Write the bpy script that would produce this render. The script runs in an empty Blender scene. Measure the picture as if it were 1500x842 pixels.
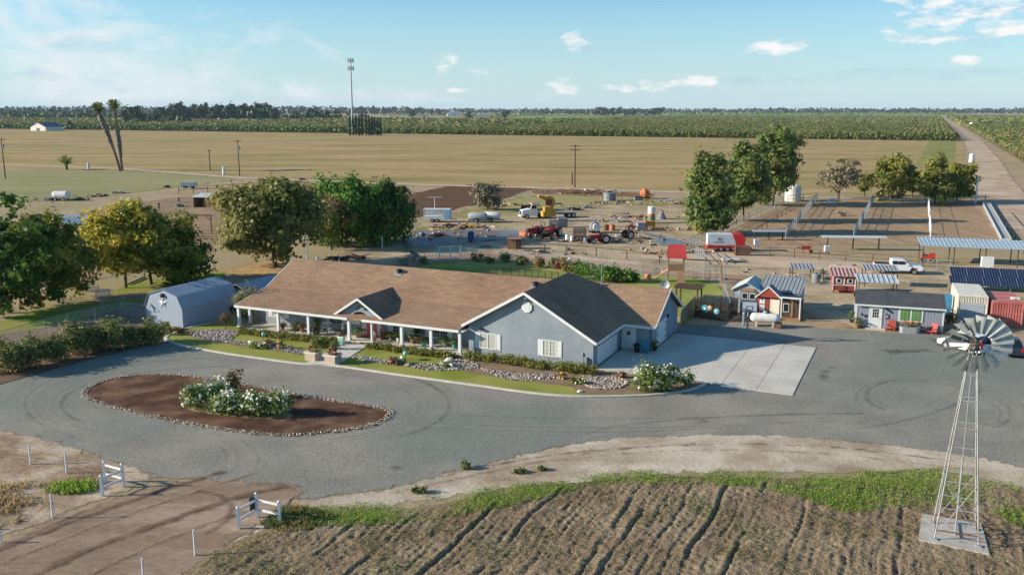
import bpy, bmesh, math, random
import numpy as np
from mathutils import Vector, Matrix
from mathutils.geometry import tessellate_polygon
from mathutils import noise as mnoise

R = math.radians
S = bpy.context.scene
COL = S.collection
rnd = random.Random(7)

# ---------------------------------------------------------------- survey
# the place was surveyed from the aerial view: focal length, tilt and flying height
F, HZ, CAMH = 1330.0, 160.0, 22.0
PIT = math.atan((421 - HZ) / F)
CP, SP = math.cos(PIT), math.sin(PIT)

def G(x, y, z=0.0):
    a, b = (x - 750) / F, (y - 421) / F
    rx, ry, rz = a, CP - b * SP, -SP - b * CP
    t = (CAMH - z) / -rz
    return Vector((rx * t, ry * t, z))

TH = R(-24.5)
U = Vector((math.cos(TH), math.sin(TH), 0)); V = Vector((-math.sin(TH), math.cos(TH), 0))
O = G(868.5, 541)

def W(u, v, z=0.0):
    p = O + U * u + V * v
    return Vector((p.x, p.y, z))

def uv(p):
    d = Vector((p[0], p[1], 0)) - O
    return d.dot(U), d.dot(V)

def on_v(px, v, z=0.0):
    """u coordinate of the point of the line v=const that stands at bearing px"""
    k = (px - 750) / F
    b = O + V * v
    # (bx+uUx) = k*((by+uUy)*CP + (CAMH-z)*SP)
    return (k * (b.y * CP + (CAMH - z) * SP) - b.x) / (U.x - k * U.y * CP)

def on_u(px, u, z=0.0):
    k = (px - 750) / F
    b = O + U * u
    return (k * (b.y * CP + (CAMH - z) * SP) - b.x) / (V.x - k * V.y * CP)

def mpp(p, z=0):
    return (p.y * CP + (CAMH - z) * SP) / F

# ---------------------------------------------------------------- colour + materials
def lin(c):
    c /= 255.0
    return c / 12.92 if c <= 0.04045 else ((c + 0.055) / 1.055) ** 2.4

def rgb(r, g, b, k=1.0):
    return (lin(r) * k, lin(g) * k, lin(b) * k, 1)

MATS = {}

def nodes_of(m):
    m.use_nodes = True
    return m.node_tree.nodes, m.node_tree.links

def mat(name, c, c2=None, scale=2.0, rough=0.75, bump=0.0, bscale=20.0, metal=0.0, spec=0.3,
        detail=4.0, lo=0.35, hi=0.65, c3=None, scale3=0.3, stretch=None, grain=0.0, gscale=60, emit=0, island=0.0):
    if name in MATS:
        return MATS[name]
    m = bpy.data.materials.new(name); MATS[name] = m
    n, l = nodes_of(m)
    b = n['Principled BSDF']
    b.inputs['Roughness'].default_value = rough
    b.inputs['Metallic'].default_value = metal
    b.inputs['Specular IOR Level'].default_value = spec
    tc = n.new('ShaderNodeTexCoord')
    src = tc.outputs['Object']
    if stretch:
        mp = n.new('ShaderNodeMapping'); mp.inputs['Scale'].default_value = stretch[:3]
        if len(stretch) > 3:
            mp.inputs['Rotation'].default_value = (0, 0, stretch[3])
        l.new(src, mp.inputs['Vector']); src = mp.outputs['Vector']
    col = None
    def noise(sc, det=detail):
        t = n.new('ShaderNodeTexNoise'); t.inputs['Scale'].default_value = sc; t.inputs['Detail'].default_value = det
        t.inputs['Roughness'].default_value = 0.62
        l.new(src, t.inputs['Vector']); return t.outputs['Fac']
    def ramp(x, a, z):
        r = n.new('ShaderNodeMapRange'); r.inputs[1].default_value = a; r.inputs[2].default_value = z
        r.clamp = True; l.new(x, r.inputs[0]); return r.outputs[0]
    def mix(f, a, bcol, mode='MIX'):
        x = n.new('ShaderNodeMix'); x.data_type = 'RGBA'; x.blend_type = mode
        if isinstance(f, float): x.inputs[0].default_value = f
        else: l.new(f, x.inputs[0])
        for s, k in ((a, 6), (bcol, 7)):
            if isinstance(s, tuple): x.inputs[k].default_value = s
            else: l.new(s, x.inputs[k])
        return x.outputs[2]
    col = c
    if c2 is not None:
        col = mix(ramp(noise(scale), lo, hi), c, c2)
    if c3 is not None:
        col = mix(ramp(noise(scale3), 0.45, 0.62), col, c3)
    if grain:
        g = ramp(noise(gscale, 3), 0.3, 0.7)
        gr = n.new('ShaderNodeMapRange'); gr.inputs[3].default_value = 1 - grain; gr.inputs[4].default_value = 1 + grain
        l.new(g, gr.inputs[0])
        col = mix(1.0, col, gr.outputs[0], 'MULTIPLY')
    if island:
        gi = n.new('ShaderNodeNewGeometry')
        gr = n.new('ShaderNodeMapRange'); gr.inputs[3].default_value = 1 - island; gr.inputs[4].default_value = 1 + island
        l.new(gi.outputs['Random Per Island'], gr.inputs[0])
        col = mix(1.0, col, gr.outputs[0], 'MULTIPLY')
    if isinstance(col, tuple): b.inputs['Base Color'].default_value = col
    else: l.new(col, b.inputs['Base Color'])
    if bump:
        bp = n.new('ShaderNodeBump'); bp.inputs['Strength'].default_value = 1.0; bp.inputs['Distance'].default_value = bump
        l.new(noise(bscale, 6), bp.inputs['Height']); l.new(bp.outputs['Normal'], b.inputs['Normal'])
    return m

def feather(m, scale=1.2, amount=0.9, sharp=3.0):
    """ragged natural border: the sheet's 'edge' attribute plus noise decides where it ends"""
    if 'feathered' in m: return m
    m['feathered'] = 1
    n, l = nodes_of(m)
    b = n['Principled BSDF']; out = [x for x in n if x.type == 'OUTPUT_MATERIAL'][0]
    at = n.new('ShaderNodeAttribute'); at.attribute_name = 'edge'
    tc = n.new('ShaderNodeTexCoord')
    t = n.new('ShaderNodeTexNoise'); t.inputs['Scale'].default_value = scale; t.inputs['Detail'].default_value = 7
    t.inputs['Roughness'].default_value = 0.7
    l.new(tc.outputs['Object'], t.inputs['Vector'])
    a = n.new('ShaderNodeMath'); a.operation = 'SUBTRACT'; l.new(t.outputs['Fac'], a.inputs[0]); a.inputs[1].default_value = 0.5
    k = n.new('ShaderNodeMath'); k.operation = 'MULTIPLY_ADD'; l.new(a.outputs[0], k.inputs[0]); k.inputs[1].default_value = amount * 4
    l.new(at.outputs['Fac'], k.inputs[2])
    s = n.new('ShaderNodeMath'); s.operation = 'MULTIPLY'; l.new(k.outputs[0], s.inputs[0]); s.inputs[1].default_value = sharp; s.use_clamp = True
    tr = n.new('ShaderNodeBsdfTransparent'); mx = n.new('ShaderNodeMixShader')
    l.new(s.outputs[0], mx.inputs[0]); l.new(tr.outputs[0], mx.inputs[1]); l.new(b.outputs[0], mx.inputs[2])
    l.new(mx.outputs[0], out.inputs['Surface'])
    return m

def leafmat(name, ca, cb, cc=None, yscale=0.35, ylo=0.5, yhi=0.62, trans=0.42):
    """leaves: two greens by leaf, third colour (turned leaves) by limb"""
    if name in MATS: return MATS[name]
    m = bpy.data.materials.new(name); MATS[name] = m
    n, l = nodes_of(m)
    b = n['Principled BSDF']; out = [x for x in n if x.type == 'OUTPUT_MATERIAL'][0]
    b.inputs['Roughness'].default_value = 0.55; b.inputs['Specular IOR Level'].default_value = 0.25
    gi = n.new('ShaderNodeNewGeometry'); tc = n.new('ShaderNodeTexCoord')
    mx = n.new('ShaderNodeMix'); mx.data_type = 'RGBA'
    l.new(gi.outputs['Random Per Island'], mx.inputs[0]); mx.inputs[6].default_value = ca; mx.inputs[7].default_value = cb
    col = mx.outputs[2]
    if cc:
        t = n.new('ShaderNodeTexNoise'); t.inputs['Scale'].default_value = yscale; t.inputs['Detail'].default_value = 3
        l.new(tc.outputs['Object'], t.inputs['Vector'])
        r = n.new('ShaderNodeMapRange'); r.inputs[1].default_value = ylo; r.inputs[2].default_value = yhi
        l.new(t.outputs['Fac'], r.inputs[0])
        m2 = n.new('ShaderNodeMix'); m2.data_type = 'RGBA'
        l.new(r.outputs[0], m2.inputs[0]); l.new(col, m2.inputs[6]); m2.inputs[7].default_value = cc; col = m2.outputs[2]
    l.new(col, b.inputs['Base Color'])
    tl = n.new('ShaderNodeBsdfTranslucent'); l.new(col, tl.inputs['Color'])
    ms = n.new('ShaderNodeMixShader'); ms.inputs[0].default_value = trans
    l.new(b.outputs[0], ms.inputs[1]); l.new(tl.outputs[0], ms.inputs[2]); l.new(ms.outputs[0], out.inputs['Surface'])
    return m

def meshmat(name, c, cover=0.3):
    """chain link: wire too fine to draw, a share of it stops the light"""
    if name in MATS: return MATS[name]
    m = bpy.data.materials.new(name); MATS[name] = m
    n, l = nodes_of(m); b = n['Principled BSDF']; out = [x for x in n if x.type == 'OUTPUT_MATERIAL'][0]
    b.inputs['Base Color'].default_value = c; b.inputs['Roughness'].default_value = 0.5; b.inputs['Metallic'].default_value = 0.3
    tr = n.new('ShaderNodeBsdfTransparent'); mx = n.new('ShaderNodeMixShader'); mx.inputs[0].default_value = cover
    l.new(tr.outputs[0], mx.inputs[1]); l.new(b.outputs[0], mx.inputs[2]); l.new(mx.outputs[0], out.inputs['Surface'])
    return m

# ---------------------------------------------------------------- mesh collector
class MB:
    def __init__(s): s.v = []; s.f = []
    def add(s, vs, fs):
        o = len(s.v); s.v += [tuple(x) for x in vs]; s.f += [tuple(i + o for i in q) for q in fs]; return s
    def bx(s, x0, x1, y0, y1, z0, z1):
        vs = [(x, y, z) for z in (z0, z1) for y in (y0, y1) for x in (x0, x1)]
        return s.add(vs, [(0, 2, 3, 1), (4, 5, 7, 6), (0, 1, 5, 4), (2, 6, 7, 3), (0, 4, 6, 2), (1, 3, 7, 5)])
    def box(s, c, d, rz=0, M=None):
        vs = []
        for z in (-.5, .5):
            for y in (-.5, .5):
                for x in (-.5, .5):
                    p = Vector((x * d[0], y * d[1], z * d[2]))
                    if rz: p = Matrix.Rotation(rz, 3, 'Z') @ p
                    if M: p = M @ p
                    vs.append(p + Vector(c))
        return s.add(vs, [(0, 2, 3, 1), (4, 5, 7, 6), (0, 1, 5, 4), (2, 6, 7, 3), (0, 4, 6, 2), (1, 3, 7, 5)])
    def bar(s, p, q, w, h=None, up=(0, 0, 1)):
        p, q = Vector(p), Vector(q); h = h or w
        d = (q - p).normalized(); a = d.cross(Vector(up))
        if a.length < 1e-3: a = d.cross(Vector((1, 0, 0)))
        a.normalize(); b = a.cross(d).normalized()
        vs = [e + a * (i * w / 2) + b * (j * h / 2) for e in (p, q) for j in (-1, 1) for i in (-1, 1)]
        return s.add(vs, [(0, 1, 3, 2), (4, 6, 7, 5), (0, 4, 5, 1), (2, 3, 7, 6), (0, 2, 6, 4), (1, 5, 7, 3)])
    def cyl(s, p, q, r0, r1=None, n=8, caps=True):
        p, q = Vector(p), Vector(q); r1 = r0 if r1 is None else r1
        d = (q - p).normalized(); a = d.orthogonal().normalized(); b = d.cross(a)
        vs = []
        for e, r in ((p, r0), (q, r1)):
            for i in range(n):
                t = 2 * math.pi * i / n; vs.append(e + a * (r * math.cos(t)) + b * (r * math.sin(t)))
        fs = [(i, (i + 1) % n, n + (i + 1) % n, n + i) for i in range(n)]
        if caps: fs += [tuple(range(n - 1, -1, -1)), tuple(range(n, 2 * n))]
        return s.add(vs, fs)
    def lathe(s, prof, n=12, c=(0, 0, 0), axis='z'):
        vs = []
        for r, z in prof:
            for i in range(n):
                t = 2 * math.pi * i / n
                if axis == 'z': p = (c[0] + r * math.cos(t), c[1] + r * math.sin(t), c[2] + z)
                elif axis == 'x': p = (c[0] + z, c[1] + r * math.cos(t), c[2] + r * math.sin(t))
                else: p = (c[0] + r * math.sin(t), c[1] + z, c[2] + r * math.cos(t))
                vs.append(p)
        fs = []
        for k in range(len(prof) - 1):
            for i in range(n):
                j = (i + 1) % n
                fs.append((k * n + i, k * n + j, (k + 1) * n + j, (k + 1) * n + i))
        fs += [tuple(range(n - 1, -1, -1)), tuple((len(prof) - 1) * n + i for i in range(n))]
        return s.add(vs, fs)
    def tube(s, pts, r, n=6):
        for a, b in zip(pts, pts[1:]): s.cyl(a, b, r, n=n)
        return s
    def slab(s, pts, t=0.12, d=(0, 0, -1)):
        """planar outline given thickness t along d"""
        pts = [Vector(p) for p in pts]; k = len(pts); d = Vector(d)
        nrm = Vector((0, 0, 0))
        for i in range(k):
            a, b = pts[i], pts[(i + 1) % k]; nrm += a.cross(b)
        if nrm.dot(d) > 0: pts.reverse()
        vs = pts + [p + d * t for p in pts]
        fs = [tuple(range(k)), tuple(range(2 * k - 1, k - 1, -1))]
        fs += [((i + 1) % k, i, k + i, k + (i + 1) % k) for i in range(k)]
        return s.add(vs, fs)
    def prism(s, pts, z0, z1):
        return s.slab([(p[0], p[1], z1) for p in pts], z1 - z0)
    def face(s, pts): return s.add(pts, [tuple(range(len(pts)))])
    def blob(s, c, r, seed=0, jit=0.25, sub=1, zmin=None):
        bm = bmesh.new(); bmesh.ops.create_icosphere(bm, subdivisions=sub, radius=1)
        rr = random.Random(seed); vs = []
        bm.verts.ensure_lookup_table()
        for w in bm.verts:
            k = 1 + rr.uniform(-jit, jit)
            p = [c[i] + w.co[i] * r[i] * k for i in range(3)]
            if zmin is not None: p[2] = max(p[2], zmin)
            vs.append(tuple(p))
        fs = [tuple(x.index for x in f.verts) for f in bm.faces]; bm.free()
        return s.add(vs, fs)
    def build(s, name, m, parent=None, loc=None, rz=0, smooth=False, bevel=0):
        me = bpy.data.meshes.new(name); me.from_pydata(s.v, [], s.f); me.update()
        if smooth: me.shade_smooth()
        o = bpy.data.objects.new(name, me); COL.objects.link(o)
        if m: me.materials.append(m)
        if parent: o.parent = parent
        if loc is not None: o.location = loc
        if rz: o.rotation_euler = (0, 0, rz)
        if bevel:
            b = o.modifiers.new('bevel', 'BEVEL'); b.width = bevel; b.segments = 2; b.limit_method = 'ANGLE'
        return o

def tag(o, label, cat, group=None):
    o['label'] = label; o['category'] = cat
    if group: o['group'] = group
    return o

def T(name, label, cat, loc=(0, 0, 0), rz=0, group=None):
    o = bpy.data.objects.new(name, None); COL.objects.link(o)
    o.location = loc; o.rotation_euler = (0, 0, rz); o.empty_display_size = 0.2
    return tag(o, label, cat, group)

def struct(o): o['kind'] = 'structure'; return o
def stuff(o, label, cat): tag(o, label, cat); o['kind'] = 'stuff'; return o

def copy_tree(o, parent=None):
    c = o.copy(); COL.objects.link(c)
    if parent: c.parent = parent
    for ch in list(o.children): copy_tree(ch, c)
    return c

def dup(o, loc, rz=0, label=None, scale=None, group=None):
    c = copy_tree(o); c.location = loc; c.rotation_euler = (0, 0, rz)
    if label: c['label'] = label
    if group: c['group'] = group
    if scale: c.scale = (scale,) * 3 if not isinstance(scale, tuple) else scale
    return c

# ---------------------------------------------------------------- leaf and stone clouds (numpy)
def quads_mesh(name, P, A, B, m, parent=None):
    """quads centred at P spanned by half-vectors A, B"""
    n = len(P)
    v = np.stack([P - A - B * .6, P + A - B * .6, P + A * .5 + B, P - A * .5 + B], 1).reshape(-1, 3).astype(np.float32)
    me = bpy.data.meshes.new(name)
    me.vertices.add(n * 4); me.vertices.foreach_set('co', v.ravel())
    me.loops.add(n * 4); me.loops.foreach_set('vertex_index', np.arange(n * 4, dtype=np.int32))
    me.polygons.add(n); me.polygons.foreach_set('loop_start', np.arange(0, n * 4, 4, dtype=np.int32))
    me.update(calc_edges=True); me.validate()
    me.materials.append(m)
    o = bpy.data.objects.new(name, me); COL.objects.link(o)
    if parent: o.parent = parent
    return o

def unit(a): return a / np.maximum(np.linalg.norm(a, axis=1, keepdims=True), 1e-6)

def leaf_points(lobes, n, clumps, spread, rs, shell=0.55, droop=0.0):
    """leaf positions gathered round twig ends spread over the outer part of the crown's lobes"""
    vol = np.array([l[3] * l[4] * l[5] for l in lobes]) ** 0.67; vol /= vol.sum()
    ci = rs.choice(len(lobes), clumps, p=vol)
    L = np.array(lobes)[ci]
    d = unit(rs.normal(size=(clumps, 3)))
    rad = (shell + (1 - shell) * rs.random((clumps, 1)) ** 0.7) * (1 + .28 * rs.random((clumps, 1)) ** 3)
    C = L[:, :3] + d * L[:, 3:] * rad
    w = rs.gamma(2.0, 1.0, clumps); w /= w.sum()
    k = rs.choice(clumps, n, p=w)
    off = rs.normal(size=(n, 3)) * spread * (0.6 + 0.8 * rs.random((clumps, 1)))[k]
    off[:, 2] *= 0.7
    P = C[k] + off
    if droop: P[:, 2] -= droop * rs.random(n) ** 2
    out = unit(d[k] * 0.8 + unit(off) * 0.8 + rs.normal(size=(n, 3)) * 0.55 + np.array([0, 0, .35]))
    return P, out, C

def leaf_cloud(name, lobes, n, clumps, spread, size, m, seed=1, parent=None, shell=0.55, droop=0.0, elong=1.0, hang=False):
    rs = np.random.RandomState(seed)
    P, nr, C = leaf_points(lobes, n, clumps, spread, rs, shell, droop)
    t = rs.normal(size=(n, 3))
    if hang: t = t * 0.35 + np.array([0, 0, -1.0])
    A = unit(np.cross(nr, t)); B = unit(np.cross(A, nr))
    s = size * (0.45 + 0.95 * rs.random((n, 1)))
    return quads_mesh(name, P, A * s * 0.5 / elong ** .5, B * s * 0.5 * elong, m, parent), C

def limbs(mb, base, C, height, r, rs, count=10, split=0.3):
    """tapered trunk and limbs running out to some of the twig ends"""
    top = Vector((base[0] + rs.uniform(-.2, .2), base[1] + rs.uniform(-.2, .2), height * split))
    mb.cyl(base, top, r, r * .78, n=8)
    mb.cyl(top, (top.x + rs.uniform(-.4, .4), top.y + rs.uniform(-.4, .4), height * 0.62), r * .75, r * .3, n=6)
    idx = rs.choice(len(C), min(count, len(C)), replace=False)
    for i in idx:
        c = Vector(C[i]); s = top + Vector((0, 0, rs.uniform(0, height * .22)))
        mid = s.lerp(c, 0.5) + Vector((rs.uniform(-.4, .4), rs.uniform(-.4, .4), height * .05))
        mb.cyl(s, mid, r * .42, r * .26, n=5); mb.cyl(mid, c, r * .26, r * .07, n=5)

def stones(name, pts, size, m, seed=0, sq=0.6):
    """many small rounded stones as one mesh; pts (n,3)"""
    rs = np.random.RandomState(seed)
    base = np.array([(1, 0, 0), (.3, .95, 0), (-.8, .6, 0), (-.8, -.6, 0), (.3, -.95, 0), (.1, 0, 1), (0, 0, -.5)])
    top = [(0, 1, 5), (1, 2, 5), (2, 3, 5), (3, 4, 5), (4, 0, 5), (1, 0, 6), (2, 1, 6), (3, 2, 6), (4, 3, 6), (0, 4, 6)]
    n = len(pts); vs = []; fs = []
    pts = np.asarray(pts, float)
    for i in range(n):
        a = rs.random() * 6.28; s = size * (0.55 + 0.9 * rs.random()); c, d = math.cos(a), math.sin(a)
        b = base * (1 + rs.uniform(-.22, .22, (7, 1))) * np.array([s, s * rs.uniform(.6, .95), s * sq])
        x = b[:, 0] * c - b[:, 1] * d; y = b[:, 0] * d + b[:, 1] * c
        vs.append(np.stack([x, y, b[:, 2]], 1) + pts[i]); fs += [tuple(k + i * 7 for k in t) for t in top]
    me = bpy.data.meshes.new(name); me.from_pydata(np.concatenate(vs).tolist(), [], fs); me.update()
    me.materials.append(m); me.shade_smooth()
    o = bpy.data.objects.new(name, me); COL.objects.link(o); return o

# ---------------------------------------------------------------- outlines and ground sheets
def smooth_loop(pts, sub=8, closed=True):
    """Catmull-Rom through the given points"""
    P = [Vector((p[0], p[1], 0)) for p in pts]; k = len(P); out = []
    rng = range(k) if closed else range(k - 1)
    for i in rng:
        if closed: p0, p1, p2, p3 = P[i - 1], P[i], P[(i + 1) % k], P[(i + 2) % k]
        else: p0, p1, p2, p3 = P[max(i - 1, 0)], P[i], P[i + 1], P[min(i + 2, k - 1)]
        for j in range(sub):
            t = j / sub
            out.append(0.5 * ((2 * p1) + (p2 - p0) * t + (2 * p0 - 5 * p1 + 4 * p2 - p3) * t * t + (3 * p1 - p0 - 3 * p2 + p3) * t ** 3))
    if not closed: out.append(P[-1])
    return out

def inside(poly, x, y):
    q = np.asarray([(p[0], p[1]) for p in poly]); r = np.zeros(x.shape, bool)
    j = len(q) - 1
    for i in range(len(q)):
        xi, yi, xj, yj = q[i, 0], q[i, 1], q[j, 0], q[j, 1]
        if yi != yj:
            c = ((yi > y) != (yj > y)) & (x < (xj - xi) * (y - yi) / (yj - yi) + xi)
            r ^= c
        j = i
    return r

def edge_dist(poly, x, y):
    q = np.asarray([(p[0], p[1]) for p in poly]); d = np.full(x.shape, 1e9)
    for i in range(len(q)):
        a = q[i - 1]; b = q[i]; e = b - a; L = (e ** 2).sum()
        if L < 1e-9: continue
        t = np.clip(((x - a[0]) * e[0] + (y - a[1]) * e[1]) / L, 0, 1)
        d = np.minimum(d, np.hypot(x - a[0] - t * e[0], y - a[1] - t * e[1]))
    return d

def signed(poly, x, y):
    d = edge_dist(poly, x, y); return np.where(inside(poly, x, y), d, -d)

def grid_sheet(name, poly, z, m, step, fth, hfun=None):
    """ground sheet cut to an outline on a square grid, with an 'edge' attribute for its ragged border"""
    q = np.array([(p[0], p[1]) for p in poly])
    x0, y0 = q.min(0) - fth - step; x1, y1 = q.max(0) + fth + step
    nx, ny = int((x1 - x0) / step) + 2, int((y1 - y0) / step) + 2
    X, Y = np.meshgrid(x0 + np.arange(nx) * step, y0 + np.arange(ny) * step)
    D = signed(poly, X, Y)
    keep = D > -fth * 1.05
    cell = keep[:-1, :-1] | keep[1:, :-1] | keep[:-1, 1:] | keep[1:, 1:]
    ids = np.arange(nx * ny).reshape(ny, nx)
    f = np.stack([ids[:-1, :-1][cell], ids[:-1, 1:][cell], ids[1:, 1:][cell], ids[1:, :-1][cell]], 1)
    used = np.unique(f); remap = np.full(nx * ny, -1); remap[used] = np.arange(len(used)); f = remap[f]
    Z = np.full(X.shape, z) if hfun is None else z + hfun(X, Y, D)
    co = np.stack([X.ravel()[used], Y.ravel()[used], Z.ravel()[used]], 1)
    me = bpy.data.meshes.new(name)
    me.vertices.add(len(co)); me.vertices.foreach_set('co', co.astype(np.float32).ravel())
    me.loops.add(f.size); me.loops.foreach_set('vertex_index', f.astype(np.int32).ravel())
    me.polygons.add(len(f)); me.polygons.foreach_set('loop_start', np.arange(0, f.size, 4, dtype=np.int32))
    me.update(calc_edges=True)
    at = me.attributes.new('edge', 'FLOAT', 'POINT')
    at.data.foreach_set('value', np.clip(D.ravel()[used] / fth, -1.2, 3).astype(np.float32))
    me.materials.append(m)
    if hfun is not None: me.shade_smooth()
    o = bpy.data.objects.new(name, me); COL.objects.link(o); return o

def px(*pts, z=0): return [G(a, b, z) for a, b in pts]

def flat(name, pts, z, m):
    """flat sheet with a clean outline"""
    pts = [Vector((p[0], p[1], z)) for p in pts]
    tris = tessellate_polygon([pts])
    me = bpy.data.meshes.new(name); me.from_pydata([tuple(p) for p in pts], [], [tuple(t) for t in tris]); me.update()
    bm = bmesh.new(); bm.from_mesh(me); bmesh.ops.recalc_face_normals(bm, faces=bm.faces)
    for f in bm.faces:
        if f.normal.z < 0: f.normal_flip()
    bm.to_mesh(me); bm.free()
    me.materials.append(m); o = bpy.data.objects.new(name, me); COL.objects.link(o); return o

def ribbon(path, w0, w1=None):
    """outline of a strip of given width along a path"""
    path = [Vector((p[0], p[1], 0)) for p in path]; w1 = w0 if w1 is None else w1; Lf, Rt = [], []
    for i, p in enumerate(path):
        d = (path[min(i + 1, len(path) - 1)] - path[max(i - 1, 0)]).normalized(); nr = Vector((-d.y, d.x, 0))
        w = w0 + (w1 - w0) * i / (len(path) - 1)
        Lf.append(p + nr * w / 2); Rt.append(p - nr * w / 2)
    return Lf + Rt[::-1]

def scatter_in(poly, n, rs, margin=0.0):
    q = np.array([(p[0], p[1]) for p in poly]); lo, hi = q.min(0), q.max(0); out = np.zeros((0, 2))
    for _ in range(40):
        s = lo + rs.random((n * 3, 2)) * (hi - lo)
        k = inside(poly, s[:, 0], s[:, 1])
        if margin: k &= edge_dist(poly, s[:, 0], s[:, 1]) > margin
        out = np.concatenate([out, s[k]])
        if len(out) >= n: break
    return out[:n]

def nz(x, y, sc, seed=0.0):
    """vectorised value noise"""
    x = np.asarray(x) * sc + seed * 17.3; y = np.asarray(y) * sc + seed * 9.1
    xi, yi = np.floor(x).astype(np.int64), np.floor(y).astype(np.int64); xf, yf = x - xi, y - yi
    u_, v_ = xf * xf * (3 - 2 * xf), yf * yf * (3 - 2 * yf)
    def h(a, b):
        n = (a * 374761393 + b * 668265263) & 0xffffffff; n = ((n ^ (n >> 13)) * 1274126177) & 0xffffffff
        return ((n ^ (n >> 16)) & 0xffff) / 65535.0
    return (h(xi, yi) * (1 - u_) + h(xi + 1, yi) * u_) * (1 - v_) + (h(xi, yi + 1) * (1 - u_) + h(xi + 1, yi + 1) * u_) * v_

def fbm(x, y, sc, seed=0, o=4):
    s = 0; a = .5
    for i in range(o): s = s + a * nz(x, y, sc * 2 ** i, seed + i); a *= .5
    return s
EXPOSURE = 0.66
SKY = 0.08
HAZE = 4.0e-5
SKYTINT = (0.68, 1.12, 1.38, 1)
HAZEC = (5.6, 6.8, 7.4, 1)
CLOUDV = (6.5, 7.0, 7.3, 1)
CLOUDG = (3.2, 4.7, 5.9, 1)
CLOUDW = (7.6, 7.6, 7.6, 1)
# ================================================================ camera, sun, sky
cam = bpy.data.cameras.new('camera'); camo = bpy.data.objects.new('camera', cam); COL.objects.link(camo)
cam.sensor_fit = 'HORIZONTAL'; cam.sensor_width = 36; cam.lens = 36 * F / 1500
cam.clip_start = 0.5; cam.clip_end = 40000
camo.location = (0, 0, CAMH); camo.rotation_euler = (math.pi / 2 - PIT, 0, 0)
S.camera = camo
S.view_settings.view_transform = 'Standard'; S.view_settings.look = 'None'
S.view_settings.gamma = 1; S.view_settings.exposure = EXPOSURE
S.render.resolution_x, S.render.resolution_y = 1024, 574
S.cycles.max_bounces = 6; S.cycles.transparent_max_bounces = 16; S.cycles.volume_bounces = 0
S.cycles.use_denoising = True
try: S.cycles.denoiser = 'OPENIMAGEDENOISE'
except Exception: pass

SUN_AZ, SUN_EL = R(182.5), R(19.8)            # direction towards the sun
sdir = Vector((math.cos(SUN_AZ) * math.cos(SUN_EL), math.sin(SUN_AZ) * math.cos(SUN_EL), math.sin(SUN_EL)))
sl = bpy.data.lights.new('sun', 'SUN'); sl.energy = 5.0; sl.angle = R(0.5); sl.color = (1, 0.90, 0.75)
so = bpy.data.objects.new('sun', sl); COL.objects.link(so)
so.rotation_euler = (-sdir).to_track_quat('-Z', 'Y').to_euler(); so.location = sdir * 200

wd = bpy.data.worlds.new('World'); S.world = wd; wd.use_nodes = True
wn, wl = wd.node_tree.nodes, wd.node_tree.links
bg = wn['Background']; bg.inputs['Strength'].default_value = SKY
sky = wn.new('ShaderNodeTexSky'); sky.sky_type = 'NISHITA'; sky.sun_disc = False
sky.sun_elevation = SUN_EL; sky.sun_rotation = math.pi / 2 - SUN_AZ
sky.altitude = 50; sky.air_density = 1.0; sky.dust_density = 0.6; sky.ozone_density = 2.0

def M(op, a, b=None, clamp=False):
    x = wn.new('ShaderNodeMath'); x.operation = op; x.use_clamp = clamp
    for i, s in enumerate((a, b)):
        if s is None: continue
        if isinstance(s, (int, float)): x.inputs[i].default_value = s
        else: wl.new(s, x.inputs[i])
    return x.outputs[0]
tcw = wn.new('ShaderNodeTexCoord'); sep = wn.new('ShaderNodeSeparateXYZ'); wl.new(tcw.outputs['Generated'], sep.inputs[0])
dx, dy, dz = sep.outputs
az = M('ARCTAN2', dx, dy); el = M('ARCSINE', dz)
def direction(x, y):
    g = Vector(((x - 750) / F, CP - (y - 421) / F * SP, -SP - (y - 421) / F * CP)).normalized()
    return math.atan2(g.x, g.y), math.asin(g.z)
comb = wn.new('ShaderNodeCombineXYZ'); wl.new(az, comb.inputs[0]); wl.new(M('MULTIPLY', el, 2.6), comb.inputs[1])
def wnoise(sc, det=6, rough=0.6, off=0.0, dist=0.0):
    t = wn.new('ShaderNodeTexNoise'); t.inputs['Scale'].default_value = sc; t.inputs['Detail'].default_value = det
    t.inputs['Roughness'].default_value = rough; t.inputs['Distortion'].default_value = dist
    if off:
        ad = wn.new('ShaderNodeVectorMath'); wl.new(comb.outputs[0], ad.inputs[0]); ad.inputs[1].default_value = (off, off * .7, off)
        wl.new(ad.outputs[0], t.inputs['Vector'])
    else: wl.new(comb.outputs[0], t.inputs['Vector'])
    return t.outputs['Fac']
nA = wnoise(34, 7, 0.6); nB = wnoise(11, 7, 0.6, 3.1, .6)
def spot(x, y, rx, ry, amp=1.0):
    """cloud bank: soft bump in sky direction"""
    a, e = direction(x, y); k = 1 / F
    p = M('POWER', M('MULTIPLY', M('SUBTRACT', az, a), 1 / (rx * k)), 2)
    q = M('POWER', M('MULTIPLY', M('SUBTRACT', el, e), 1 / (ry * k)), 2)
    return M('MULTIPLY', M('SUBTRACT', 1.0, M('ADD', p, q)), amp)
def union(spots):
    r = None
    for s in spots:
        v = spot(*s); r = v if r is None else M('MAXIMUM', r, v)
    return r
CUM = [(1330, -4, 40, 12), (1490, 40, 40, 14), (1370, 58, 46, 8, .8), (1480, 8, 70, 18), (1350, 14, 50, 10), (648, 98, 15, 14), (660, 86, 17, 10), (836, 58, 19, 15), (850, 68, 30, 7, .6), (825, 127, 26, 13), (930, 128, 56, 9), (1133, 69, 50, 14),
       (1450, 2, 130, 20), (1400, 44, 85, 20), (1306, 50, 14, 11), (1440, 22, 70, 12), (1408, 89, 26, 7), (1020, 119, 52, 11), (1160, 118, 16, 7), (675, 132, 20, 5, .8), (715, 106, 24, 6, .6)]
u1 = union(CUM)
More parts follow.
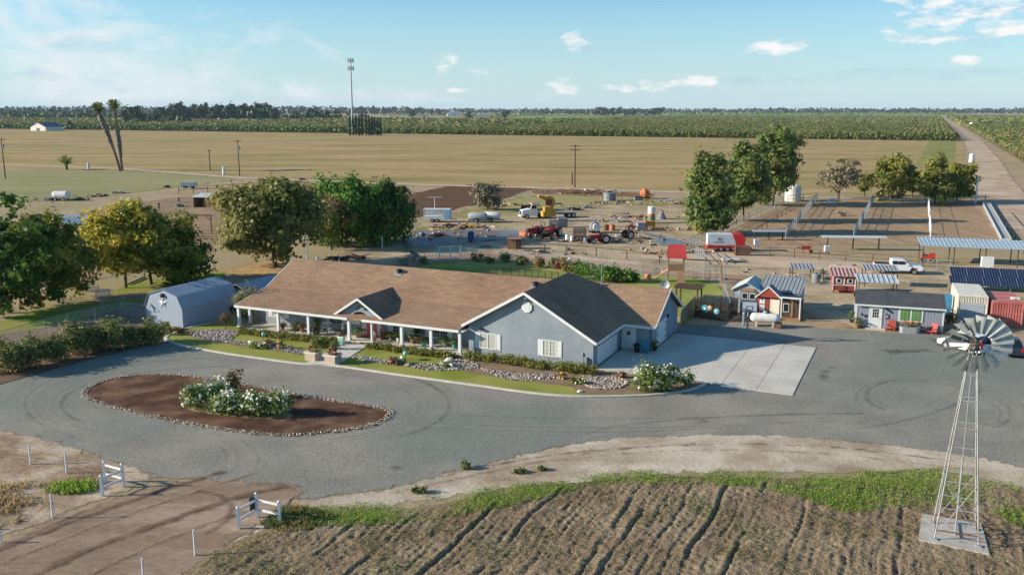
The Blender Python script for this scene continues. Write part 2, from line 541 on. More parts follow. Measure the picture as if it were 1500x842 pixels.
cum = M('MULTIPLY', M('ADD', M('MULTIPLY', u1, 0.55), M('MULTIPLY', M('SUBTRACT', nA, 0.545), 3.4)), 1.5, True)
cum = M('MULTIPLY', cum, M('MULTIPLY', M('ADD', u1, 0.9), 1.0, True))
# shaded undersides: the same banks seen a little lower
GREY = [(120, 66, 90, 14, .8), (40, 110, 120, 14, .8), (200, 128, 120, 10, .7), (1440, 52, 90, 12), (1455, 14, 100, 10), (924, 97, 34, 8), (1300, 108, 190, 10), (1110, 118, 120, 7), (1460, 66, 70, 5, .7), (700, 105, 60, 6, .5), (1430, 30, 90, 8), (1400, 55, 95, 7), (860, 71, 40, 5), (940, 131, 70, 5), (1140, 74, 50, 6)]
gry = M('MULTIPLY', M('ADD', M('MULTIPLY', union(GREY), 0.5), M('MULTIPLY', M('SUBTRACT', wnoise(26, 5, .6, 7.7), 0.55), 2.6)), 0.8, True)
gry = M('MULTIPLY', gry, 0.7)
# thin high veil over the left half
veil = M('MULTIPLY', M('ADD', M('MULTIPLY', union([(40, 40, 260, 55), (20, 95, 300, 45), (250, 135, 420, 22, .5)]), 0.7), M('MULTIPLY', M('SUBTRACT', nB, 0.5), 4.5)), 0.9, True)
veil = M('MULTIPLY', veil, 0.9)
haz = wn.new('ShaderNodeMapRange'); wl.new(el, haz.inputs[0]); haz.inputs[1].default_value = 0.0; haz.inputs[2].default_value = 0.14; haz.inputs[3].default_value = 0.75; haz.inputs[4].default_value = 0.0
def wmix(f, a, b, mode='MIX'):
    x = wn.new('ShaderNodeMix'); x.data_type = 'RGBA'; x.blend_type = mode
    if isinstance(f, (int, float)): x.inputs[0].default_value = f
    else: wl.new(f, x.inputs[0])
    for s, k in ((a, 6), (b, 7)):
        if isinstance(s, tuple): x.inputs[k].default_value = s
        else: wl.new(s, x.inputs[k])
    return x.outputs[2]
skyc = wmix(1.0, sky.outputs[0], SKYTINT, 'MULTIPLY')
c0 = wmix(haz.outputs[0], skyc, HAZEC)
c1 = wmix(veil, c0, CLOUDV)
c2 = wmix(gry, c1, CLOUDG)
c3 = wmix(cum, c2, CLOUDW)
wl.new(c3, bg.inputs['Color'])

# ================================================================ the ground
g_base = mat('earth', rgb(174, 150, 120), rgb(156, 134, 104), scale=0.05, c3=rgb(150, 138, 100), scale3=0.02, grain=.18, gscale=1.5, bump=.03, bscale=3, rough=.95, spec=.1)
struct(flat('ground', [(-11000, -120), (11000, -120), (11000, 13000), (-11000, 13000)], 0, g_base))

def far_poly(*uvs): return [W(a, b) for a, b in uvs]

# dry stubble field along the farm grid, drawn in long faint swaths
m_field = mat('stubble', rgb(168, 143, 98), rgb(134, 123, 73), scale=1.0, stretch=(.012, .04, .05, -TH), lo=.34, hi=.68, c3=rgb(172, 146, 106), scale3=1.3, grain=.16, gscale=14, bump=.05, bscale=8, rough=1, spec=.05)
for nd in m_field.node_tree.nodes:
    if nd.type == 'MAPPING': nd.vector_type = 'POINT'
fld = struct(flat('dry_field', far_poly((-1400, 186), (-120, 163), (-60, 171), (35, 172), (45.4, 641), (-500, 636), (-1400, 600)), .03, m_field))
m_strip = mat('weed_strip', rgb(112, 122, 66), rgb(150, 142, 84), scale=.06, grain=.2, gscale=2, rough=1, spec=.05)
struct(flat('weed_strip', far_poly((20, 330), (34, 330), (41, 640), (24, 640)), .06, m_strip))
m_lf = mat('fallow', rgb(134, 134, 88), rgb(154, 144, 104), scale=.8, stretch=(.02, .12, .1, -TH), grain=.16, gscale=20, rough=1, spec=.05)
struct(grid_sheet('fallow_field', px((-500, 262), (0, 249), (110, 249), (200, 251), (300, 258), (348, 263), (300, 270), (230, 279), (120, 290), (0, 301), (-500, 320)), .04, feather(m_lf, .12), 3.0, 5))
m_orf = mat('orchard_floor', rgb(96, 100, 54), rgb(112, 108, 66), scale=.03, grain=.15, gscale=.6, rough=1, spec=.05)
struct(flat('orchard_floor', far_poly((-420, 650), (44, 650), (50, 2900), (-1500, 2900)), .05, m_orf))
struct(flat('orchard_floor', far_poly((61, 160), (62, 2900), (1200, 2900), (700, 160)), .05, mat('orchard_floor_bare', rgb(142, 118, 88), rgb(120, 108, 72), scale=.05, grain=.2, gscale=1, rough=1, spec=.05)))
struct(flat('orchard_floor', far_poly((-1900, 632), (-430, 645), (-560, 1500), (-2600, 1500)), .05, m_orf))
m_gf = mat('green_field', rgb(120, 150, 62), rgb(138, 150, 80), scale=.01, grain=.1, gscale=.2, rough=1, spec=.05)
for i, q in enumerate((((-900, 1700), (-300, 1800), (-200, 2600), (-1100, 2500)), ((-1500, 3000), (600, 3000), (700, 3900), (-1500, 3900)))):
    struct(flat('green_field', far_poly(*q), .3 + .2 * i, m_gf))

# lanes
m_lane = mat('dust_lane', rgb(190, 168, 144), rgb(164, 140, 116), scale=.25, grain=.15, gscale=4, rough=1, spec=.05, bump=.03, bscale=6)
m_lane2 = feather(mat('pale_lane', rgb(192, 176, 154), rgb(172, 154, 130), scale=.3, grain=.12, gscale=4, rough=1, spec=.05), .25, .7)
lp = [W(a, b) for a, b in ((36.5, 120), (36, 150), (36.5, 200), (38, 260), (41, 340), (45.5, 644), (47, 1200), (49, 2900), (59, 2900), (58.5, 1200), (58, 644), (54, 400), (50, 255), (49, 200), (52, 150), (58, 120))]
struct(grid_sheet('farm_road', lp[:5] + [W(45.5, 644), W(58, 644)] + lp[11:], .08, feather(mat('farm_road_dust', rgb(186, 162, 136), rgb(162, 138, 112), scale=.2, grain=.15, gscale=3, rough=1, spec=.05, c3=rgb(196, 174, 150), scale3=.08), .3, .6), 2.0, 2.0))
struct(flat('farm_road', [W(46, 640), W(48, 2900), W(57.5, 2900), W(57.5, 640)], .085, m_lane))
struct(grid_sheet('field_track', ribbon([W(-1200, 184), W(-250, 180), W(-176, 162), W(-110, 163), W(-60, 169), W(0, 171), W(36, 172)], 5.0), .07, m_lane2, 1.5, 1.6))
struct(grid_sheet('farm_road_bend', px((1425, 305), (1440, 290), (1500, 300), (1640, 330), (1640, 372), (1500, 352), (1470, 318)), .075, feather(mat('bend_dust', rgb(186, 160, 138), rgb(166, 142, 120), scale=.3, grain=.15, gscale=4, rough=1, spec=.05), .3, .6), 1.0, 1.5))

# ploughed brown patch, yard, pens
m_till = feather(mat('tilled_soil', rgb(92, 68, 50), rgb(112, 84, 64), scale=.5, stretch=(.1, 1, 1, -TH), grain=.25, gscale=6, bump=.15, bscale=4, rough=1, spec=.05), .3)
struct(grid_sheet('tilled_soil', px((480, 300), (560, 293), (650, 274), (700, 269), (780, 277), (742, 291), (692, 301), (640, 314), (590, 322), (500, 315)), .05, m_till, 1.2, 2))
struct(grid_sheet('tilled_soil', px((778, 277), (880, 280), (960, 284), (955, 290), (860, 286), (780, 284)), .045, feather(mat('raked_soil', rgb(120, 84, 64), rgb(140, 104, 80), scale=.3, grain=.2, gscale=4, rough=1, spec=.05), .3), 1.2, 1.5))
m_yard = feather(mat('yard_dust', rgb(188, 166, 136), rgb(166, 146, 116), scale=.12, c3=rgb(146, 130, 100), scale3=.16, grain=.24, gscale=1.6, bump=.08, bscale=1.5, rough=1, spec=.05), .12, 1.0, 2)
struct(grid_sheet('yard', px((480, 385), (560, 340), (640, 322), (700, 312), (780, 305), (900, 300), (1010, 305), (1060, 300), (1050, 340), (1040, 372), (1080, 385), (1250, 392), (1400, 385), (1540, 378), (1560, 470), (1500, 490), (1390, 484), (1250, 480), (1170, 470), (1060, 430), (1000, 400), (800, 388), (640, 375)), .02, m_yard, 1.5, 3))
m_wy = feather(mat('weedy_yard', rgb(134, 132, 76), rgb(168, 150, 108), scale=.22, grain=.2, gscale=3, rough=1, spec=.05), .2, 1.2, 1.5)
struct(grid_sheet('weedy_ground', px((740, 292), (800, 284), (950, 288), (1015, 296), (1010, 303), (900, 300), (800, 312), (730, 318), (640, 322), (600, 330), (610, 322), (680, 308)), .035, m_wy, 1.5, 5))
struct(grid_sheet('weedy_ground', px((560, 345), (640, 330), (690, 333), (640, 341), (600, 350), (540, 362)), .036, m_wy, 1.2, 3))
m_pen = mat('pen_soil', rgb(160, 134, 104), rgb(142, 117, 90), scale=.2, stretch=(1, .2, 1, -TH), c3=rgb(170, 142, 112), scale3=.4, grain=.18, gscale=3, bump=.06, bscale=2, rough=1, spec=.05)
struct(grid_sheet('pen_soil', [W(-8, 90), W(-5, 155), W(0, 164), W(37, 172), W(38, 100), W(26, 92), W(10, 85), W(0, 80)], .03, feather(m_pen, .3, .5), 1.5, 1.5))
m_lanelight = feather(mat('packed_lane', rgb(196, 174, 148), rgb(176, 152, 124), scale=.25, grain=.12, gscale=3, rough=1, spec=.05), .25)
struct(grid_sheet('packed_lane', px((1030, 366), (1100, 374), (1230, 378), (1300, 388), (1280, 402), (1180, 396), (1060, 390), (960, 382), (880, 378), (880, 372), (960, 372)), .045, m_lanelight, 1.0, 2))
struct(grid_sheet('packed_lane', px((440, 398), (560, 386), (700, 371), (800, 374), (900, 384), (990, 395), (1100, 405), (1100, 412), (980, 405), (860, 390), (700, 383), (600, 396), (500, 405)), .046, feather(mat('red_lane', rgb(166, 132, 106), rgb(150, 120, 96), scale=.3, grain=.12, gscale=3, rough=1, spec=.05), .25), 1.0, 1.5))
struct(grid_sheet('packed_lane', px((60, 330), (160, 300), (300, 285), (420, 270), (560, 272), (590, 285), (480, 300), (330, 330), (330, 345), (300, 385), (200, 400), (90, 420), (-60, 420), (-60, 360)), .025, feather(mat('corral_soil', rgb(138, 112, 88), rgb(158, 134, 106), scale=.12, grain=.18, gscale=2, rough=1, spec=.05), .15), 2, 4))

# puddles
m_wat = mat('puddle_water', rgb(104, 106, 104), rough=.3, spec=.2)
struct(flat('puddle_water', smooth_loop(px((729, 341), (745, 338), (757, 338.5), (772, 341), (760, 343), (738, 343.5))), .06, m_wat))
struct(flat('puddle_water', smooth_loop(px((944, 342), (962, 344), (978, 348), (992, 351), (1004, 357), (990, 362), (970, 359), (960, 353), (966, 350), (950, 346))), .06, m_wat))
struct(grid_sheet('wet_mud', px((610, 338), (700, 336), (780, 340), (775, 346), (700, 356), (640, 360), (590, 366), (580, 350)), .048, feather(mat('wet_mud', rgb(100, 92, 84), rgb(120, 110, 98), scale=.3, rough=.5, grain=.15, gscale=2, spec=.3), .3), 1, 2))

# gravel drive and the pale track and red dirt entrance beside it
m_gravel = mat('gravel', rgb(148, 141, 128), rgb(130, 125, 114), scale=.22, c3=rgb(118, 123, 113), scale3=.03, grain=.34, gscale=7, bump=.035, bscale=16, rough=.95, spec=.15)
gravel_px = [(-260, 640), (-60, 585), (0, 563), (110, 532), (230, 500), (330, 480), (680, 500), (1000, 478), (1080, 474), (1160, 478), (1250, 484), (1395, 491), (1500, 499), (1800, 520), (1900, 720), (1500, 684), (1380, 662), (1300, 652), (1150, 639), (1000, 638), (900, 643), (800, 658), (700, 683), (560, 718), (440, 734), (420, 716), (290, 704), (222, 702), (212, 690), (140, 668), (60, 642), (-20, 628), (-260, 650)]
gravel_poly = px(*gravel_px)
struct(grid_sheet('gravel_drive', gravel_poly, .03, feather(m_gravel, .9, .8, 4), .6, .7))
m_track = feather(mat('pale_dirt', rgb(200, 185, 164), rgb(178, 162, 140), scale=.35, c3=rgb(150, 130, 106), scale3=.12, grain=.16, gscale=4, bump=.04, bscale=3, rough=1, spec=.05), .6, 1.0)
struct(grid_sheet('dirt_track', px((300, 800), (430, 738), (560, 715), (700, 680), (800, 655), (900, 638), (1000, 633), (1150, 634), (1300, 646), (1380, 656), (1500, 676), (1900, 715), (1900, 760), (1500, 716), (1390, 692), (1200, 692), (1000, 692), (850, 706), (700, 724), (600, 738), (470, 765), (330, 830)), .02, m_track, .5, .8))
m_red = feather(mat('red_dirt', rgb(146, 124, 102), rgb(120, 99, 80), scale=.3, stretch=(.35, 1, 1, -R(35)), c3=rgb(162, 140, 120), scale3=.3, grain=.16, gscale=5, bump=.05, bscale=4, rough=1, spec=.05), .7, 1.0)
struct(grid_sheet('dirt_entrance', px((-400, 960), (-60, 815), (60, 770), (160, 730), (235, 708), (300, 700), (430, 710), (446, 722), (400, 762), (340, 796), (250, 860), (150, 940), (0, 1050)), .045, m_red, .4, .8))
struct(grid_sheet('dirt_verge', px((-260, 640), (-20, 624), (60, 637), (140, 664), (216, 690), (228, 704), (150, 730), (40, 775), (-80, 815), (-300, 900), (-500, 700)), .024, feather(mat('verge_dirt', rgb(186, 168, 144), rgb(158, 136, 112), scale=.4, c3=rgb(140, 116, 92), scale3=.2, grain=.18, gscale=4, rough=1, spec=.05, bump=.05, bscale=3), .6), .5, .8))

# damp stains and tyre-combed gravel, its ridges' light and shade painted as bands
m_stain = feather(mat('gravel_stain', rgb(92, 90, 85), rgb(106, 104, 98), scale=.8, grain=.25, gscale=8, rough=.9, spec=.15), .9, .7, .75)
for q in (((1195, 548), (1218, 535), (1226, 540), (1206, 562)), ((1355, 492), (1385, 500), (1430, 508), (1420, 512), (1370, 508)), ((1290, 512), (1360, 511), (1372, 516), (1300, 520)), ((566, 685), (584, 681), (596, 687), (580, 694)), ((1010, 620), (1030, 612), (1040, 618), (1020, 626))):
    struct(grid_sheet('gravel_stain', px(*q), .042, m_stain, .4, .9))
m_ridge_lit = feather(mat('ridge_lit_gravel', rgb(166, 160, 148), rgb(154, 149, 137), scale=.8, grain=.2, gscale=8, rough=.95, spec=.1), .35, .5, .6)
m_ridge_shade = feather(mat('ridge_shade_gravel', rgb(108, 107, 101), rgb(120, 118, 111), scale=.8, grain=.2, gscale=8, rough=.95, spec=.1), .35, .6, .42)
def track(pts, w, m, z): struct(grid_sheet('tyre_track', ribbon(pts, w), z, m, .12, .3))
def arc(x, y, rx, ry, a0, a1, n=26): return [G(x + rx * math.cos(R(a0 + (a1 - a0) * k / n)), y + ry * math.sin(R(a0 + (a1 - a0) * k / n))) for k in range(n + 1)]
k_ = 0
for (x, y, rx, ry, a0, a1) in ((348, 593, 258, 56, 150, 268), (348, 593, 272, 61, 120, 250), (348, 593, 300, 70, 160, 275), (348, 593, 312, 74, 140, 240), (348, 594, 262, 58, -60, 60), (348, 594, 278, 62, -50, 75), (348, 594, 310, 72, -40, 40), (348, 594, 324, 76, -62, 30),
                               (300, 672, 46, 30, -60, 75), (292, 672, 40, 26, -60, 75), (284, 670, 32, 22, -60, 75), (324, 674, 52, 34, -60, 70), (1330, 580, 62, 24, 120, 300), (1330, 580, 52, 20, 110, 300), (1340, 584, 90, 34, 170, 310), (1445, 606, 34, 22, -80, 80), (1437, 606, 26, 17, -80, 80), (1455, 606, 46, 28, -80, 80),
                               (1280, 640, 420, 34, 190, 268), (1290, 652, 440, 36, 190, 262), (900, 560, 560, 66, 60, 120), (900, 548, 560, 66, 62, 118), (860, 520, 620, 112, 70, 118), (1100, 530, 330, 100, 20, 66), (1110, 534, 350, 104, 20, 66)):
    track(arc(x, y, rx, ry, a0, a1), .32 if k_ % 2 else .5, m_ridge_lit if k_ % 3 else m_ridge_shade, .041 + .0006 * k_); k_ += 1
m_rut = feather(mat('rut_soil', rgb(112, 90, 72), rgb(126, 104, 86), scale=.8, grain=.2, gscale=6, rough=1, spec=.05), 1.0, 1.2, .6)
m_rutl = feather(mat('pale_rut', rgb(168, 146, 122), rgb(156, 134, 112), scale=.8, grain=.2, gscale=6, rough=1, spec=.05), 1.0, 1.2, .6)
for q, w, m in ((((-60, 830), (60, 782), (160, 745), (250, 715), (330, 690)), .7, m_rut), (((-60, 850), (70, 798), (180, 756), (280, 722), (380, 690)), .5, m_rutl), (((20, 860), (130, 806), (240, 766), (330, 735), (420, 712)), .8, m_rut), (((80, 870), (180, 818), (280, 776), (360, 748)), .5, m_rutl), (((296, 784), (330, 764), (338, 742), (318, 726), (290, 720)), .45, m_rut), (((0, 800), (90, 762), (170, 728)), .5, m_rutl)):
    track(smooth_loop(px(*q), 8, False), w, m, .06 + .001 * k_); k_ += 1
for q, w, m in ((((640, 700), (800, 668), (1000, 652), (1200, 654), (1400, 676)), .35, m_rut), (((640, 708), (800, 676), (1000, 660), (1200, 664), (1400, 686)), .3, m_rutl), (((560, 726), (700, 694), (860, 664), (1040, 646)), .3, m_rutl)):
    track(smooth_loop(px(*q), 8, False), w, m, .034 + .0005 * k_); k_ += 1

# ploughed field in front, a real furrowed surface
fur_px = [(668, 793), (740, 800), (880, 797), (914, 788), (1031, 775), (1093, 780), (1176, 755), (560, 800), (1250, 790), (1320, 800), (480, 800), (800, 800), (965, 790), (1420, 820)]
fur_u = [uv(G(*p))[0] for p in fur_px]; fur_d = [1, .75, .8, 1, 1, 1, .5, .6, .35, .35, .6, .35, .35, .3]
fur_u += [fur_u[10] - 2.4, fur_u[10] - 4.8, fur_u[10] - 7.2]; fur_d += [.6, .6, .5]
def furrows(X, Y, D):
    wx = X + 0.5 * (nz(X, Y, .25, 5) - .5) + .12 * (nz(X, Y, 1.3, 6) - .5)
    uu = (wx - O.x) * U.x + (Y - O.y) * U.y
    h = .075 + .07 * fbm(X, Y, .9, 2, 3) + .05 * (nz(X, Y, 3.1, 9) - .3) + .085 * (nz(X, Y, 6.5, 3) - .3)
    rw = np.abs((uu / 0.95) % 1.0 - .5) * .95
    h = h - .075 * np.exp(-((rw - .12 * nz(X, Y, .9, 21)) / .085) ** 2) * np.clip(2.2 * nz(X, Y, .4, 12) - .55, 0, 1) + .02 * np.cos(rw * 6.6)
    for a, k in zip(fur_u, fur_d):
        kk = k * np.clip(2.6 * nz(X, Y, .45, a) - .6, .05, 1.0) 
        h = h - .13 * kk * np.exp(-((uu - a) / .075) ** 2) + .07 * kk * np.exp(-((uu - a + .27) / .14) ** 2) + .03 * kk * np.exp(-((uu - a - .4) / .25) ** 2)
    return np.maximum(h, .012) * np.clip(D / 1.2, 0, 1) + .025
m_plough = mat('ploughed_soil', rgb(138, 118, 95), rgb(118, 102, 80), scale=.7, c3=rgb(146, 129, 104), scale3=.25, grain=.30, gscale=9, bump=.09, bscale=7, rough=1, spec=.05)
plough_poly = px((120, 980), (300, 812), (420, 764), (560, 752), (690, 732), (800, 712), (960, 697), (1100, 700), (1220, 702), (1340, 703), (1480, 716), (1620, 730), (1760, 990), (700, 1060))
struct(grid_sheet('ploughed_field', plough_poly, .0, m_plough, .085, .05, furrows))
# ================================================================ front garden
def z1(x, y): return (200 + x / 3.7425, 350 + y / 3.7425)
def z2(x, y): return (560 + x / 3.6618, 370 + y / 3.6618)
def z3(x, y): return (840 + x / 3.7425, 370 + y / 3.7425)
def z4(x, y): return (1180 + x / 4.209, 330 + y / 4.209)
def zy(x, y): return (600 + x / 5.2615, 240 + y / 5.2615)
def zk(x, y): return (740 + x / 5.0, 240 + y / 5.0)
def zl(x, y): return (x / 3.239, 220 + y / 3.239)

m_conc = mat('concrete', rgb(202, 194, 180), rgb(190, 183, 170), scale=.35, c3=rgb(182, 174, 160), scale3=.22, grain=.08, gscale=6, bump=.003, bscale=30, rough=.85)
m_kerb = mat('kerb_concrete', rgb(206, 198, 182), rgb(186, 178, 162), scale=1.2, grain=.08, gscale=10, rough=.9)
m_lawn = mat('lawn_grass', rgb(140, 141, 68), rgb(158, 151, 84), scale=.5, c3=rgb(124, 132, 56), scale3=.25, grain=.18, gscale=12, bump=.03, bscale=25, rough=1, spec=.05)
m_lawn2 = feather(mat('back_lawn', rgb(144, 147, 78), rgb(164, 156, 96), scale=.3, grain=.16, gscale=6, bump=.03, bscale=15, rough=1, spec=.05, c3=rgb(110, 132, 44), scale3=.15), .5)
m_mulch = mat('bark_mulch', rgb(96, 70, 56), rgb(70, 51, 41), scale=1.6, c3=rgb(124, 96, 76), scale3=.4, grain=.3, gscale=10, bump=.04, bscale=12, rough=1, spec=.05)
m_bed = mat('bed_soil', rgb(146, 124, 102), rgb(122, 100, 80), scale=.8, grain=.22, gscale=8, bump=.03, bscale=10, rough=1, spec=.05)

curb_px = [(309, 474), (277, 481), (250, 491), (243, 497), (264, 506), (328, 518), (398, 528), (446, 534), (494, 537), (600, 552), (696, 565), (784, 577), (845, 581.5), (900, 581.5), (945, 580), (984, 576.5), (1010, 572), (1027, 566), (1036, 561)]
curb_path = smooth_loop(px(*curb_px), 6, False)
kb = MB(); out = ribbon(curb_path, .28); n = len(curb_path)
for i in range(n - 1):
    a, b, c, d = out[i], out[i + 1], out[2 * n - 2 - i], out[2 * n - 1 - i]
    kb.slab([(p.x, p.y, .13) for p in (a, b, c, d)], .12)
struct(kb.build('kerb', m_kerb))
lawn_poly = curb_path[:-1] + px((1030, 560), (890, 545), (868, 541), (680, 519), (505, 500), (350, 478), (340, 470))
struct(flat('front_lawn', lawn_poly, .075, m_lawn))
struct(flat('garden_bed', smooth_loop(px((690, 521), (868, 543), (900, 548), (1026, 560), (1022, 566), (1002, 572), (970, 575.5), (920, 578), (850, 578), (838, 568), (800, 563), (740, 555), (690, 547), (650, 535), (655, 522))), .09, m_bed))
struct(flat('garden_bed', smooth_loop(px(z1(290, 515), z1(420, 500), z1(560, 505), z1(520, 555), z1(620, 568), z1(760, 568), z1(860, 600), z1(980, 625), z1(930, 640), z1(800, 622), z1(620, 597), z1(450, 572), z1(310, 545))), .092, m_bed))
struct(flat('side_bed', px((160, 505), (215, 478), (262, 486), (330, 470), (345, 478), (300, 478), (258, 489), (243, 496), (180, 515), (100, 535), (-40, 575), (-60, 540), (60, 510)), .06, mat('side_soil', rgb(100, 78, 66), rgb(122, 98, 82), scale=.6, grain=.25, gscale=6, rough=1, spec=.05)))

walk = MB(); walk.slab([(p.x, p.y, .12) for p in px((448, 533), (494, 536), (541, 506), (506, 503))], .1)
struct(walk.build('front_walk', m_conc))

# driveway pad: two rows of slabs with open joints
padA, padB = -.9, 14.6
pc = [uv(G(1158, 579.8)), uv(G(1194.8, 510.3)), uv(G(1000.3, 489.4)), uv(G(1043, 561))]
j1a, j1b = uv(G(1039, 558))[0], uv(G(1091, 499.6))[0]; j2 = uv(G(1115, 542))[0]
u1_, u2_, u3_ = 11.0, 13.7, 16.7
pad = MB()
def cell(u0, u1, v0, v1): 
    g = .02; q = [W(u0 + g, v0 + g, .075), W(u1 - g, v0 + g, .075), W(u1 - g, v1 - g, .075), W(u0 + g, v1 - g, .075)]; pad.slab(q, .05)
v_near = lambda u: -.55
for (a, b, v0, v1) in ((.25, 3.2, -.1, 8.0), (3.2, u1_, 8.0, 15.4), (3.2, u1_, -.1, 8.0), (u1_, u2_ + .15, -.5, 7.4), (u1_, u2_ + .15, 7.4, 15.4), (u2_ + .15, u3_, -.5, 7.4), (u2_ + .15, u3_, 7.4, 15.4)):
    cell(a, b, v0, v1)
struct(pad.build('driveway_pad', m_conc))
struct(flat('driveway_joint', [W(.3, 0), W(16.65, -.45), W(16.65, 15.3), W(3.3, 15.3), W(3.3, 7.9), W(.3, 7.9)], .05, mat('joint', rgb(120, 116, 108), rough=1)))

# ---------------- stones
m_stone = mat('river_stone', rgb(176, 164, 150), rgb(140, 132, 126), scale=3, island=.45, rough=.8, spec=.2)
m_stone2 = mat('edging_stone', rgb(188, 172, 152), rgb(156, 140, 124), scale=3, island=.35, rough=.85, spec=.2)
rs = np.random.RandomState(3)
def stone_bed(poly, dens, size, seed, label, z=.1):
    q = np.array([(p.x, p.y) for p in poly]); area = abs(sum(q[i - 1, 0] * q[i, 1] - q[i, 0] * q[i - 1, 1] for i in range(len(q)))) / 2
    p = scatter_in(poly, int(area * dens), np.random.RandomState(seed))
    return stuff(stones('river_stones', np.c_[p, np.full(len(p), z) + .03 * np.random.RandomState(seed).random(len(p))], size, m_stone, seed), label, 'stones')
stone_bed(smooth_loop(px(z1(300, 517), z1(420, 503), z1(555, 508), z1(520, 552), z1(440, 562), z1(315, 540))), 46, .12, 1, 'pale river stones in the kidney shaped bed at the lawn corner by the shed')
stone_bed(smooth_loop(px(z1(480, 560), z1(620, 570), z1(760, 572), z1(860, 602), z1(970, 626), z1(930, 638), z1(800, 620), z1(620, 592), z1(500, 575))), 34, .12, 2, 'river stones of the dry creek running along the lawn left of the walk')
stone_bed(smooth_loop(px(z1(1190, 642), z1(1290, 655), z1(1380, 672), z1(1470, 688), z1(1400, 695), z1(1290, 682), z1(1200, 662))), 34, .12, 3, 'river stones of the dry creek just right of the front walk')
stone_bed(smooth_loop(px(z2(150, 596), z2(290, 600), z2(400, 580), z2(480, 585), z2(520, 622), z2(470, 630), z2(300, 638), z2(170, 622))), 38, .12, 4, 'river stones round the white boulder before the last porch posts')
stone_bed(smooth_loop(px(z2(520, 622), z2(620, 640), z2(760, 655), z2(920, 658), z2(940, 680), z2(760, 690), z2(640, 680), z2(580, 652))), 40, .12, 5, 'river stones of the dry creek below the gable wing windows')
stone_bed(smooth_loop(px(z2(1060, 665), z2(1245, 678), z2(1270, 700), z2(1240, 735), z2(1130, 732), z2(1080, 700))), 30, .11, 6, 'river stones beside the stone ring in the garden bed')
ring = []
cx, cy = z3(178, 720)
c0_ = G(cx, cy); 
for k in range(90):
    a = k / 90 * 6.283; rr_ = rnd.uniform(.92, 1.08)
    q = G(cx + 31.5 * math.cos(a) * rr_, cy + 8.6 * math.sin(a) * rr_); ring.append((q.x, q.y, .12))
for k in range(120):
    a = rnd.random() * 6.283; r_ = rnd.random() ** .5 * .85
    q = G(cx + 31.5 * math.cos(a) * r_, cy + 8.6 * math.sin(a) * r_); ring.append((q.x, q.y, .09))
stuff(stones('ring_stones', ring, .15, m_stone2, 9), 'ring of pale stones on the bare garden soil by the driveway', 'stones')

# ---------------- island in the turning circle
isl_px = [(124, 575), (140, 563), (170, 554), (215, 549.5), (258, 550), (310, 556), (380, 568), (450, 582), (520, 592), (562, 600), (572, 607), (560, 617), (530, 627), (480, 634), (420, 638), (360, 634), (290, 624), (210, 608), (150, 592), (128, 583)]
isl = smooth_loop(px(*isl_px), 6)
ic = sum(isl, Vector()) / len(isl)
struct(flat('planting_bed', isl, .075, m_mulch))
edge = []
L = 0
for i in range(len(isl)):
    a, b = isl[i - 1], isl[i]; d = (b - a); nn = max(1, int(d.length / .16)); nrm = Vector((-d.y, d.x, 0)).normalized()
    for j in range(nn):
        p = a + d * (j / nn)
        for w in (-.17, 0.02, .2):
            q = p + nrm * (w + rnd.uniform(-.06, .06)) + d.normalized() * rnd.uniform(-.05, .05); edge.append((q.x, q.y, .07 + rnd.uniform(0, .06)))
stuff(stones('edging_stones', edge, .095, m_stone2, 5), 'pale cobbles edging the oval mulch bed in the turning circle', 'stones')

# ---------------- shrubs
lm_rose = leafmat('rose_leaf', rgb(84, 108, 42), rgb(126, 144, 64), rgb(146, 152, 82), .8, .5, .7)
lm_box = leafmat('box_leaf', rgb(92, 102, 38), rgb(142, 142, 60), rgb(140, 120, 62), .9, .52, .66)
lm_wine = leafmat('wine_leaf', rgb(96, 80, 62), rgb(128, 112, 74), rgb(104, 66, 52), .9, .5, .62)
lm_hedge = leafmat('hedge_leaf', rgb(92, 104, 54), rgb(138, 144, 84), rgb(162, 140, 96), .7, .5, .66)
m_petal = mat('white_petal', rgb(232, 228, 206), rgb(222, 216, 190), scale=4, rough=.8)
m_twig = mat('twig', rgb(110, 92, 74), rgb(86, 72, 58), scale=3, rough=.95)
SHN = [0]
def shrub(name, label, cat, p, rx, ry, h, m, leaves=900, size=.16, flowers=0, group=None, seed=None, fmat=None, clumps=None, rz=0, fsize=.09):
    SHN[0] += 1; sd = seed or SHN[0] * 13 + 5; rs = np.random.RandomState(sd)
    t = T(name, label, cat, (p.x, p.y, p.z if p.z else .05), rz, group)
    lobes = [(0, 0, h * .5, rx * .8, ry * .8, h * .46)]
    for k in range(5):
        a = rs.random() * 6.28; lobes.append((math.cos(a) * rx * .5, math.sin(a) * ry * .5, h * (.35 + .3 * rs.random()), rx * .5, ry * .5, h * (.3 + .08 * rs.random())))
    o, C = leaf_cloud('foliage', lobes, leaves, clumps or max(14, leaves // 28), .13 * (rx + h) ** .7, size, m, sd, t, .5)
    st = MB()
    for i in rs.choice(len(C), min(9, len(C)), replace=False):
        q = C[i]; st.cyl((q[0] * .15, q[1] * .15, -.05), tuple(q), .025, .01, n=4)
    st.build('stem', m_twig, t)
    if flowers:
        P, nr, _ = leaf_points([(l[0], l[1], l[2], l[3] * 1.06, l[4] * 1.06, l[5] * 1.08) for l in lobes], flowers, max(20, flowers // 7), .12, rs, .95)
        P = P[P[:, 2] > h * .2]; nr = unit(nr[:len(P)] + np.array([-.3, -.5, .4]))
        tt = rs.normal(size=(len(P), 3)); A = unit(np.cross(nr, tt)); B = np.cross(A, nr)
        s = fsize * (.6 + .8 * rs.random((len(P), 1)))
        quads_mesh('blossom', P, A * s, B * s, fmat or m_petal, t)
    return t

